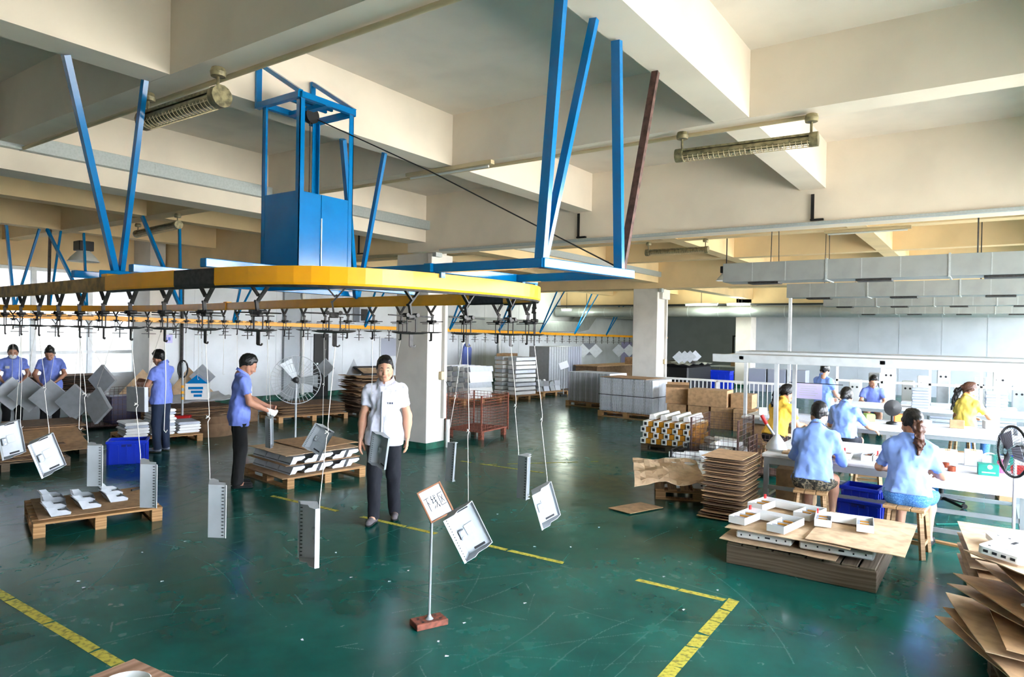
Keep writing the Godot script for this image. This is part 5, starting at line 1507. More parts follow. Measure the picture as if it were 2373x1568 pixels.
# ---------------------------------------------------------------- people
class Field:
	# a sum of exp(-k d) over tapered capsules on a grid; the surface is where the sum is one
	var o: Vector3
	var c: float
	var nx: int
	var ny: int
	var nz: int
	var k: float
	var s := PackedFloat32Array()
	func _init(lo: Vector3, hi: Vector3, cell: float, blend: float) -> void:
		o = lo
		c = cell
		nx = int((hi.x - lo.x) / cell) + 2
		ny = int((hi.y - lo.y) / cell) + 2
		nz = int((hi.z - lo.z) / cell) + 2
		k = 1.0 / blend
		s.resize(nx * ny * nz)
	func cap(a: Vector3, b: Vector3, ra: float, rb: float, flat := Vector3.ZERO, f := 1.0, cut_a := false, cut_b := false) -> void:
		# flat: a direction in which the capsule is thinner by the factor f
		var m := maxf(ra, rb) + 4.5 / k
		var i0 := maxi(0, int((minf(a.x, b.x) - m - o.x) / c))
		var i1 := mini(nx - 1, int((maxf(a.x, b.x) + m - o.x) / c) + 1)
		var j0 := maxi(0, int((minf(a.y, b.y) - m - o.y) / c))
		var j1 := mini(ny - 1, int((maxf(a.y, b.y) + m - o.y) / c) + 1)
		var k0 := maxi(0, int((minf(a.z, b.z) - m - o.z) / c))
		var k1 := mini(nz - 1, int((maxf(a.z, b.z) + m - o.z) / c) + 1)
		var ab := b - a
		var l2 := maxf(ab.length_squared(), 1e-9)
		var dr := rb - ra
		var fm := f - 1.0
		var lim := 4.5 / k
		for i in range(i0, i1 + 1):
			var x := o.x + i * c - a.x
			for j in range(j0, j1 + 1):
				var y := o.y + j * c - a.y
				var base := (i * ny + j) * nz
				for q in range(k0, k1 + 1):
					var p := Vector3(x, y, o.z + q * c - a.z)
					var t := p.dot(ab) / l2
					if (cut_a and t < 0.0) or (cut_b and t > 1.0):
						continue
					t = clampf(t, 0.0, 1.0)
					var e := p - ab * t
					if fm != 0.0:
						e += flat * (e.dot(flat) * fm)
					var d := e.length() - ra - dr * t
					if d < lim:
						s[base + q] += exp(-d * k)
	func ball(a: Vector3, r: float, flat := Vector3.ZERO, f := 1.0) -> void:
		cap(a, a + Vector3(0, 0.0001, 0), r, r, flat, f)
	func clip(p0: Vector3, n: Vector3) -> void:
		# empties the side that n points to
		for i in nx:
			for j in ny:
				var p := Vector3(o.x + i * c, o.y + j * c, o.z) - p0
				var base := (i * ny + j) * nz
				for q in nz:
					if p.dot(n) + q * c * n.z > 0.0:
						s[base + q] = 0.0
	func build(mb: MB, t := Transform3D.IDENTITY, wrinkle := 0.0, freq := 9.0, sd := 1) -> void:
		var g := PackedFloat32Array()
		g.resize(s.size())
		var fn := FastNoiseLite.new()
		fn.seed = sd
		fn.frequency = freq
		fn.fractal_octaves = 3
		for i in nx:
			for j in ny:
				var base := (i * ny + j) * nz
				for q in nz:
					var w := s[base + q]
					if w <= 0.0002:
						g[base + q] = 8.0 / k
					else:
						var d := -log(w) / k
						if wrinkle > 0.0 and absf(d) < 0.05:
							d += wrinkle * fn.get_noise_3d(o.x + i * c, (o.y + j * c) * 0.6, o.z + q * c)
						g[base + q] = d
		var sy := nz
		var sx := ny * nz
		var id := {}
		var P := PackedVector3Array()
		var off := [0, sx, sy, sx + sy, 1, sx + 1, sy + 1, sx + sy + 1]
		for i in nx - 1:
			for j in ny - 1:
				var base := (i * ny + j) * nz
				for q in nz - 1:
					var b := base + q
					var v0 := g[b]
					var neg := v0 < 0.0
					if (g[b + 1] < 0.0) == neg and (g[b + sy] < 0.0) == neg and (g[b + sx] < 0.0) == neg and (g[b + sy + 1] < 0.0) == neg and (g[b + sx + 1] < 0.0) == neg and (g[b + sx + sy] < 0.0) == neg and (g[b + sx + sy + 1] < 0.0) == neg:
						continue
					var sum := Vector3.ZERO
					var cnt := 0
					var vals := [v0, g[b + sx], g[b + sy], g[b + sx + sy], g[b + 1], g[b + sx + 1], g[b + sy + 1], g[b + sx + sy + 1]]
					for e in [[0, 1], [2, 3], [4, 5], [6, 7], [0, 2], [1, 3], [4, 6], [5, 7], [0, 4], [1, 5], [2, 6], [3, 7]]:
						var a: float = vals[e[0]]
						var d: float = vals[e[1]]
						if (a < 0.0) != (d < 0.0):
							var r := a / (a - d)
							var p := Vector3(e[0] & 1, (e[0] >> 1) & 1, (e[0] >> 2) & 1)
							var p2 := Vector3(e[1] & 1, (e[1] >> 1) & 1, (e[1] >> 2) & 1)
							sum += p.lerp(p2, r)
							cnt += 1
					id[b] = P.size()
					P.append(o + (Vector3(i, j, q) + sum / cnt) * c)
		var faces := PackedInt32Array()
		for b in id:
			var v0 := g[b]
			for ax in 3:
				var st: int = [sx, sy, 1][ax]
				var u: int = [sy, 1, sx][ax]
				var w: int = [1, sx, sy][ax]
				if b + st >= g.size():
					continue
				var v1 := g[b + st]
				if (v0 < 0.0) == (v1 < 0.0):
					continue
				if not (id.has(b - u) and id.has(b - w) and id.has(b - u - w)):
					continue
				var A: int = id[b]
				var B: int = id[b - u]
				var C: int = id[b - u - w]
				var D: int = id[b - w]
				if v0 < 0.0:
					faces.append_array([A, B, C, A, C, D])
				else:
					faces.append_array([A, C, B, A, D, C])
		var N := PackedVector3Array()
		N.resize(P.size())
		for f in range(0, faces.size(), 3):
			var m := (P[faces[f + 1]] - P[faces[f]]).cross(P[faces[f + 2]] - P[faces[f]])
			for h in 3:
				N[faces[f + h]] += m
		for f in range(0, faces.size(), 3):
			var a := faces[f]
			var b := faces[f + 1]
			var d := faces[f + 2]
			mb.stri(t * P[a], t * P[b], t * P[d], (t.basis * N[a]).normalized(), (t.basis * N[b]).normalized(), (t.basis * N[d]).normalized())

var head_mb: MB
var hand_mb: MB
var grip_mb: MB

func make_head() -> void:
	# origin at the middle of the skull, face towards +z, 0.235 from chin to crown
	var f := Field.new(Vector3(-0.12, -0.20, -0.14), Vector3(0.12, 0.15, 0.16), 0.0055, 0.006)
	f.ball(Vector3(0, 0.035, -0.012), 0.098, Vector3.RIGHT, 1.26)
	f.ball(Vector3(0, 0.010, 0.012), 0.088, Vector3.RIGHT, 1.22)
	f.cap(Vector3(0, -0.05, 0.025), Vector3(0, -0.088, 0.055), 0.052, 0.026)
	for s in [-1, 1]:
		f.cap(Vector3(s * 0.052, -0.035, 0.005), Vector3(s * 0.022, -0.088, 0.052), 0.030, 0.020)
		f.ball(Vector3(s * 0.040, -0.028, 0.064), 0.024)
		f.cap(Vector3(s * 0.012, 0.026, 0.086), Vector3(s * 0.044, 0.024, 0.072), 0.0125, 0.010)
		f.cap(Vector3(s * 0.076, 0.012, -0.012), Vector3(s * 0.078, -0.022, -0.004), 0.016, 0.010, Vector3.RIGHT, 1.9)
		f.ball(Vector3(s * 0.012, -0.030, 0.098), 0.0095)
	f.cap(Vector3(0, 0.018, 0.090), Vector3(0, -0.024, 0.110), 0.009, 0.012)
	f.cap(Vector3(-0.016, -0.056, 0.086), Vector3(0.016, -0.056, 0.086), 0.0095, 0.0095)
	f.cap(Vector3(-0.013, -0.066, 0.083), Vector3(0.013, -0.066, 0.083), 0.010, 0.010)
	f.ball(Vector3(0, -0.088, 0.066), 0.018)
	f.cap(Vector3(0, -0.03, -0.02), Vector3(0, -0.15, -0.035), 0.056, 0.054)
	head_mb = MB.new()
	f.build(head_mb)

func hand(curl: float, spread: float) -> MB:
	# right hand hanging: wrist at the origin, fingers down -y, palm towards -x, thumb towards +z
	var f := Field.new(Vector3(-0.13, -0.24, -0.08), Vector3(0.06, 0.05, 0.10), 0.0045, 0.0035)
	f.cap(Vector3(0, 0.03, 0), Vector3(0, -0.005, 0), 0.026, 0.024, Vector3.RIGHT, 1.3)
	for q in [-0.024, -0.008, 0.008, 0.024]:
		f.cap(Vector3(0, -0.01, q * 0.5), Vector3(-0.004, -0.088, q), 0.017, 0.0125, Vector3.RIGHT, 1.15)
	var L := [0.068, 0.082, 0.088, 0.078]
	var Z := [-0.030, -0.010, 0.010, 0.029]
	for i in 4:
		var p := Vector3(-0.004, -0.088, Z[i])
		var an := curl * 0.5
		var side: float = (Z[i]) * spread
		for sgm in 3:
			var ln: float = L[i] * [0.45, 0.31, 0.24][sgm]
			var d := Vector3(-sin(an), -cos(an), side).normalized()
			var q: Vector3 = p + d * ln
			f.cap(p, q, [0.0098, 0.0090, 0.0082][sgm], [0.0090, 0.0082, 0.0072][sgm])
			p = q
			an += curl * 0.75
	var tp := Vector3(-0.006, -0.025, 0.022)
	var t1 := tp + Vector3(-0.020, -0.034, 0.030)
	var t2 := t1 + Vector3(-0.014, -0.030, 0.010)
	var t3 := t2 + Vector3(-0.010, -0.024, -0.002)
	f.cap(tp, t1, 0.016, 0.0125)
	f.cap(t1, t2, 0.0115, 0.0100)
	f.cap(t2, t3, 0.0100, 0.0080)
	var mb := MB.new()
	f.build(mb)
	return mb

func hand_at(mb: MB, src: MB, wrist: Vector3, elbow: Vector3, palm: Vector3, left: bool, sc := 1.0) -> void:
	# fingers go on in the forearm's direction, palm faces "palm"
	var y := (elbow - wrist).normalized()
	var x := -(palm - y * palm.dot(y)).normalized()
	var z := x.cross(y)
	var b := Basis(x * sc, y * sc, (-z if left else z) * sc)
	if left:
		var t := Transform3D(b, wrist)
		for i in range(0, src.v.size(), 3):
			for j in [0, 2, 1]:
				mb.v.append(t * src.v[i + j])
				mb.n.append((t.basis * src.n[i + j]).normalized())
	else:
		mb.add(src, Transform3D(b, wrist))

func stand_joints() -> Dictionary:
	return {"pelvis": Vector3(0, 0.93, 0), "waist": Vector3(0, 1.07, 0.0), "chest": Vector3(0, 1.27, -0.01), "neck": Vector3(0, 1.43, -0.02), "head": Vector3(0, 1.575, 0.012), "look": Vector3(0, 0, 1),
		"shl": Vector3(0.168, 1.368, -0.02), "ell": Vector3(0.225, 1.11, -0.045), "wrl": Vector3(0.235, 0.875, 0.03), "palml": Vector3(-1, 0, 0),
		"shr": Vector3(-0.168, 1.368, -0.02), "elr": Vector3(-0.225, 1.11, -0.045), "wrr": Vector3(-0.235, 0.875, 0.03), "palmr": Vector3(1, 0, 0),
		"hil": Vector3(0.088, 0.90, 0), "knl": Vector3(0.096, 0.49, 0.018), "anl": Vector3(0.10, 0.085, -0.02), "tol": Vector3(0.118, 0.035, 0.13),
		"hir": Vector3(-0.088, 0.90, 0), "knr": Vector3(-0.096, 0.49, 0.018), "anr": Vector3(-0.10, 0.085, -0.02), "tor": Vector3(-0.118, 0.035, 0.13)}

func sit_joints(seat := 0.47, lean := 0.12) -> Dictionary:
	var J := stand_joints()
	var dy := seat + 0.09 - 0.93
	for q in ["pelvis", "waist", "chest", "neck", "head", "shl", "shr", "ell", "elr", "wrl", "wrr", "hil", "hir"]:
		J[q] += Vector3(0, dy, 0)
	for q in ["waist", "chest", "neck", "head", "shl", "shr"]:
		J[q].z += lean * (J[q].y - J.pelvis.y) * 1.6
	for q in [["l", 1.0], ["r", -1.0]]:
		var s: float = q[1]
		J["hi" + q[0]] = Vector3(s * 0.095, seat + 0.085, 0.0)
		J["kn" + q[0]] = Vector3(s * 0.12, seat + 0.045, 0.40)
		J["an" + q[0]] = Vector3(s * 0.12, 0.09, 0.33)
		J["to" + q[0]] = Vector3(s * 0.13, 0.035, 0.47)
		J["el" + q[0]] = J["sh" + q[0]] + Vector3(s * 0.07, -0.25, 0.08)
		J["wr" + q[0]] = J["sh" + q[0]] + Vector3(-s * 0.03, -0.26, 0.33)
		J["palm" + q[0]] = Vector3(-s * 0.5, -1, 0)
	return J

func bounds(J: Dictionary, keys: Array, pad: float) -> Array:
	var lo := Vector3(9, 9, 9)
	var hi := -lo
	for q in keys:
		lo = lo.min(J[q])
		hi = hi.max(J[q])
	return [lo - Vector3.ONE * pad, hi + Vector3.ONE * pad]

func torso_caps(f: Field, J: Dictionary, g: float, fem: bool, fwd: Vector3) -> void:
	# g: how far cloth stands off
	var side: Vector3 = (J.shl - J.shr).normalized()
	var hips := 0.112 if fem else 0.106
	f.cap(J.pelvis + side * 0.055, J.pelvis - side * 0.055, hips + g, hips + g, fwd, 1.12)
	f.cap(J.waist + side * 0.040, J.waist - side * 0.040, (0.090 if fem else 0.098) + g, (0.090 if fem else 0.098) + g, fwd, 1.15)
	f.cap(J.chest + side * 0.060, J.chest - side * 0.060, 0.100 + g, 0.100 + g, fwd, 1.18)
	f.cap(J.pelvis, J.waist, 0.12 + g, 0.112 + g, fwd, 1.2)
	f.cap(J.waist, J.chest, 0.106 + g, 0.118 + g, fwd, 1.22)
	f.cap(J.chest + Vector3(0, 0.06, 0), (J.neck + J.chest) * 0.5 + Vector3(0, 0.05, 0), 0.10 + g, 0.085 + g, fwd, 1.2)
	f.cap(J.shl - side * 0.02, J.shr + side * 0.02, 0.050 + g * 0.7, 0.050 + g * 0.7)
	f.cap(J.neck, J.shl - side * 0.03, 0.050 + g * 0.5, 0.042 + g * 0.6)
	f.cap(J.neck, J.shr + side * 0.03, 0.050 + g * 0.5, 0.042 + g * 0.6)

func person(label: String, at: Vector3, turn: float, J: Dictionary, st: Dictionary, size := 1.0) -> Node3D:
	var cell: float = st.get("cell", 0.017)
	var fem: bool = st.get("fem", false)
	var o := thing("person", label, "person", at, turn)
	o.scale = Vector3.ONE * size
	var spine: Vector3 = (J.neck - J.pelvis).normalized()
	var side: Vector3 = (J.shl - J.shr).normalized()
	var fwd := side.cross(spine).normalized()
	var limb := 0.90 if fem else 1.0
	# the body, one surface
	var bb := bounds(J, ["pelvis", "neck", "shl", "shr", "ell", "elr", "wrl", "wrr", "knl", "knr", "anl", "anr", "tol", "tor", "hil", "hir"], 0.16)
	bb[0].y = maxf(bb[0].y, -0.02)
	var f := Field.new(bb[0], bb[1], cell, 0.014)
	torso_caps(f, J, -0.012, fem, fwd)
	f.cap(J.neck, J.head - Vector3(0, 0.08, 0) - J.look * 0.03, 0.053 * limb, 0.050 * limb)
	for q in ["l", "r"]:
		f.cap(J["sh" + q], J["el" + q], 0.050 * limb, 0.040 * limb)
		f.cap(J["el" + q], J["el" + q].lerp(J["wr" + q], 0.35), 0.041 * limb, 0.041 * limb)
		f.cap(J["el" + q].lerp(J["wr" + q], 0.35), J["wr" + q], 0.041 * limb, 0.027 * limb)
		f.cap(J["hi" + q], J["kn" + q], 0.088, 0.055)
		f.cap(J["kn" + q], J["kn" + q].lerp(J["an" + q], 0.3), 0.054, 0.056)
		f.cap(J["kn" + q].lerp(J["an" + q], 0.3), J["an" + q], 0.056, 0.036)
		f.cap(J["an" + q] + Vector3(0, -0.035, 0), J["to" + q], 0.040, 0.028)
	var mb := MB.new()
	f.build(mb)
	var look: Vector3 = J.look.normalized()
	var hx := Vector3.UP.cross(look).normalized()
	var roll: float = st.get("roll", 0.0)
	var hb := Basis(hx, look.cross(hx), look).rotated(look, roll)
	var ht := Transform3D(hb, J.head)
	mb.add(head_mb, ht)
	for q in ["l", "r"]:
		var gr: bool = st.get("grip" + q, false)
		hand_at(mb, grip_mb if gr else hand_mb, J["wr" + q], J["el" + q], J["palm" + q], q == "l", 0.95 * limb)
	part(o, "body", mb, st.skin)
	# shirt
	var keys := ["pelvis", "neck", "shl", "shr", "ell", "elr"]
	bb = bounds(J, keys, 0.2)
	f = Field.new(bb[0], bb[1], minf(cell, 0.015), 0.016)
	var g: float = st.get("loose", 0.011)
	torso_caps(f, J, g, fem, fwd)
	var sl: float = st.get("sleeve", 0.62)
	for q in ["l", "r"]:
		if sl <= 1.0:
			f.cap(J["sh" + q], J["sh" + q].lerp(J["el" + q], sl), 0.058 * limb + 0.004, 0.062 * limb, Vector3.ZERO, 1.0, false, true)
		else:
			f.cap(J["sh" + q], J["el" + q], 0.064 * limb + 0.004, 0.056 * limb)
			f.cap(J["el" + q], J["el" + q].lerp(J["wr" + q], sl - 1.0), 0.056 * limb, 0.050 * limb, Vector3.ZERO, 1.0, false, true)
	var hem: float = st.get("hem", 0.10)
	f.cap(J.chest.lerp(J.neck, 0.6), J.neck + spine * 0.06, 0.085 * limb, 0.066 * limb)
	var hh := 0.126 if fem else 0.120
	f.cap(J.pelvis + side * 0.062 - spine * 0.02, J.waist + side * 0.05, hh + g * 0.5, hh - 0.014 + g * 0.4, fwd, 1.08)
	f.cap(J.pelvis - side * 0.062 - spine * 0.02, J.waist - side * 0.05, hh + g * 0.5, hh - 0.014 + g * 0.4, fwd, 1.08)
	if hem > 0.05:
		f.cap(J.pelvis + side * 0.062, J.pelvis + side * 0.064 - spine * (hem + 0.04), hh + g * 0.5, hh + g * 0.5, fwd, 1.08)
		f.cap(J.pelvis - side * 0.062, J.pelvis - side * 0.064 - spine * (hem + 0.04), hh + g * 0.5, hh + g * 0.5, fwd, 1.08)
	f.clip(J.pelvis - spine * hem, -spine)
	f.clip(J.neck + spine * 0.046, (spine + fwd * 0.60).normalized())
	mb = MB.new()
	f.build(mb, Transform3D.IDENTITY, st.get("wrinkle", 0.024), 8.5, int(at.x * 31.0 + at.z * 17.0))
	var sh := part(o, "shirt", mb, st.shirt)
	# collar
	if st.get("collar", true):
		var cb := MB.new()
		var prev := []
		for i in 21:
			var an := -PI * 0.5 + (i / 20.0 - 0.5) * 1.90 * PI
			var out := side * cos(an) + fwd * sin(an)
			var r := 0.070 * limb + 0.003
			var up := 0.046 - 0.60 * sin(an) * r
			var base: Vector3 = J.neck + spine * up + out * r
			var tip := 0.030 + 0.014 * clampf(sin(an), 0.0, 1.0)
			var ring := [base - spine * 0.008, base + spine * 0.024 + out * 0.002, base - spine * (tip - 0.022) + out * 0.020]
			if i > 0:
				cb.quad(prev[0], ring[0], ring[1], prev[1])
				cb.quad(prev[1], ring[1], ring[2], prev[2])
			prev = ring
		part(sh, "collar", cb, st.shirt)
	# trousers, shorts or skirt
	var kind: String = st.get("legs", "trousers")
	keys = ["pelvis", "hil", "hir", "knl", "knr"]
	if kind == "trousers":
		keys.append_array(["anl", "anr"])
	bb = bounds(J, keys, 0.2)
	bb[0].y = maxf(bb[0].y, 0.0)
	f = Field.new(bb[0], bb[1], cell, 0.014)
	var hips := 0.116 if fem else 0.108
	f.cap(J.pelvis + side * 0.06, J.pelvis - side * 0.06, hips, hips, fwd, 1.1)
	f.cap(J.pelvis, J.waist, 0.118, 0.108, fwd, 1.15)
	for q in ["l", "r"]:
		f.cap(J.pelvis.lerp(J["hi" + q], 0.6), J["hi" + q], 0.10, 0.10)
		if kind == "trousers":
			f.cap(J["hi" + q], J["kn" + q], 0.098, 0.074)
			f.cap(J["kn" + q], J["an" + q] + Vector3(0, -0.045, 0), 0.072, 0.064, Vector3.ZERO, 1.0, false, true)
		else:
			var e: Vector3 = J["hi" + q].lerp(J["kn" + q], st.get("leg_end", 0.62))
			f.cap(J["hi" + q], e, 0.104, 0.096, Vector3.ZERO, 1.0, false, true)
			if kind == "skirt":
				f.cap(J.pelvis.lerp(J["hi" + q], 0.2), e.lerp(J.pelvis, 0.1), 0.10, 0.10)
	f.clip(J.pelvis + spine * minf(0.10, 0.06 - st.get("hem", 0.10)), spine)
	mb = MB.new()
	f.build(mb, Transform3D.IDENTITY, 0.011, 8.0, 7)
	part(o, {"trousers": "trousers", "shorts": "shorts", "skirt": "skirt"}[kind], mb, st.pants)
	# shoes
	for q in ["l", "r"]:
		var a: Vector3 = J["an" + q]
		var b: Vector3 = J["to" + q]
		f = Field.new(a.min(b) - Vector3(0.09, 0.12, 0.09), a.max(b) + Vector3(0.09, 0.06, 0.09), 0.011, 0.009)
		var heel := Vector3(a.x, maxf(a.y - 0.05, 0.034), a.z) - (b - a) * 0.18
		f.cap(heel, Vector3(b.x, heel.y - 0.004, b.z), 0.037, 0.033)
		f.cap(Vector3(a.x, heel.y, a.z), a + Vector3(0, -0.015, 0), 0.042, 0.040, Vector3.ZERO, 1.0, false, true)
		f.clip(Vector3(0, heel.y - 0.033, 0), Vector3.DOWN)
		mb = MB.new()
		f.build(mb)
		var shoe := part(o, "shoe", mb, st.shoes)
		var so := MB.new()
		so.cyl(Vector3(heel.x, heel.y - 0.034, heel.z), Vector3(heel.x, heel.y - 0.022, heel.z), 0.036, 10)
		so.bar(Vector3(heel.x, heel.y - 0.028, heel.z), Vector3(b.x, heel.y - 0.028, b.z), 0.072, 0.012)
		so.cyl(Vector3(b.x, heel.y - 0.034, b.z), Vector3(b.x, heel.y - 0.022, b.z), 0.036, 10)
		part(shoe, "sole", so, st.get("sole", M.rubber))
	# hair
	f = Field.new(Vector3(-0.15, -0.22, -0.2), Vector3(0.15, 0.2, 0.15), 0.008, 0.007)
	var hs: String = st.get("hair", "short")
	f.ball(Vector3(0, 0.050, -0.030), 0.103, Vector3.RIGHT, 1.22)
	f.ball(Vector3(0, 0.088, -0.006), 0.074, Vector3.RIGHT, 1.02)
	if hs == "short":
		f.cap(Vector3(-0.042, 0.098, 0.052), Vector3(0.03, 0.104, 0.054), 0.022, 0.026)
		for s in [-1, 1]:
			f.cap(Vector3(s * 0.070, 0.04, 0.012), Vector3(s * 0.074, 0.005, -0.02), 0.018, 0.014)
		f.cap(Vector3(0, 0.02, -0.085), Vector3(0, -0.045, -0.070), 0.050, 0.028, Vector3.BACK, 1.2)
	else:
		f.cap(Vector3(0, 0.03, -0.075), Vector3(0, -0.04, -0.065), 0.058, 0.034)
		for s in [-1, 1]:
			f.cap(Vector3(s * 0.066, 0.05, 0.022), Vector3(s * 0.076, -0.01, -0.03), 0.020, 0.018)
		if hs == "bun":
			f.ball(Vector3(0, 0.02, -0.135), 0.046)
			f.ball(Vector3(0.01, 0.04, -0.13), 0.036)
		elif hs == "top_bun":
			f.ball(Vector3(0, 0.155, -0.035), 0.038)
			f.ball(Vector3(0.01, 0.135, -0.03), 0.034)
		elif hs == "tail":
			f.ball(Vector3(0, 0.02, -0.125), 0.038)
	mb = MB.new()
	f.build(mb, ht, 0.008, 48.0, 3)
	var hr := part(o, "hair", mb, st.hair_mat if st.has("hair_mat") else M.hair)
	if hs == "tail":
		f = Field.new(Vector3(-0.12, -0.42, -0.28), Vector3(0.12, 0.08, -0.04), 0.010, 0.008)
		f.cap(Vector3(0, 0.025, -0.125), Vector3(0.01, -0.06, -0.165), 0.026, 0.042)
		f.cap(Vector3(0.01, -0.06, -0.165), Vector3(0.0, -0.20, -0.150), 0.044, 0.036)
		f.cap(Vector3(0.0, -0.20, -0.150), Vector3(0.0, -st.get("tail_len", 0.30), -0.13), 0.036, 0.010)
		mb = MB.new()
		f.build(mb, ht, 0.03, 26.0, 5)
		part(hr, "ponytail", mb, st.get("tail_mat", M.hair))
		part(hr, "hair_tie", MB.new().tube([ht * Vector3(0, 0.036, -0.118), ht * Vector3(0.0, 0.016, -0.132)], 0.032, 10), M.black)
	# face
	if st.get("face", true):
		for s in [-1, 1]:
			var e := MB.new()
			e.lathe([Vector2(0.001, -0.0058), Vector2(0.010, -0.0032), Vector2(0.0125, 0.0), Vector2(0.010, 0.0032), Vector2(0.001, 0.0058)], 12, ht * Transform3D(Basis.IDENTITY, Vector3(s * 0.031, 0.004, 0.0815)))
			var eye := part(o, "eye", e, M.eye_white)
			var ir := MB.new()
			ir.lathe([Vector2(0.001, -0.0054), Vector2(0.0058, -0.0036), Vector2(0.0072, 0.0), Vector2(0.0058, 0.0036), Vector2(0.001, 0.0054)], 10, ht * Transform3D(Basis.IDENTITY, Vector3(s * 0.031, 0.004, 0.0895)))
			part(eye, "iris", ir, M.hair)
			part(o, "eyebrow", MB.new().tube([ht * Vector3(s * 0.013, 0.030, 0.0995), ht * Vector3(s * 0.032, 0.0345, 0.0935), ht * Vector3(s * 0.050, 0.028, 0.0800)], [0.003, 0.0046, 0.002], 6), M.hair)
		part(o, "mouth", MB.new().tube([ht * Vector3(-0.025, -0.0605, 0.0895), ht * Vector3(-0.010, -0.0595, 0.0970), ht * Vector3(0.010, -0.0595, 0.0970), ht * Vector3(0.025, -0.0605, 0.0895)], [0.001, 0.0048, 0.0048, 0.001], 6), M.lip)
	if st.get("mask", false):
		var mk := MB.new()
		mk.lathe([Vector2(0.064, 0.0), Vector2(0.058, 0.018), Vector2(0.036, 0.036), Vector2(0.001, 0.046)], 16, ht * Transform3D(Basis(Vector3(1, 0, 0), Vector3(0, 0, 1), Vector3(0, -0.85, 0)), Vector3(0, -0.052, 0.074)))
		part(o, "face_mask", mk, M.white_plastic, "white face mask")
	if st.get("glasses", false):
		var gl := MB.new()
		for s in [-1, 1]:
			var ring := []
			for i in 13:
				ring.append(ht * Vector3(s * 0.032 + 0.021 * cos(TAU * i / 12.0), 0.004 + 0.015 * sin(TAU * i / 12.0), 0.100))
			gl.tube(ring, 0.0015, 5)
			gl.tube([ht * Vector3(s * 0.052, 0.008, 0.100), ht * Vector3(s * 0.082, 0.012, -0.01)], 0.0015, 5)
		gl.tube([ht * Vector3(-0.011, 0.006, 0.101), ht * Vector3(0.011, 0.006, 0.101)], 0.0015, 5)
		part(o, "glasses", gl, M.dark_steel)
	return o

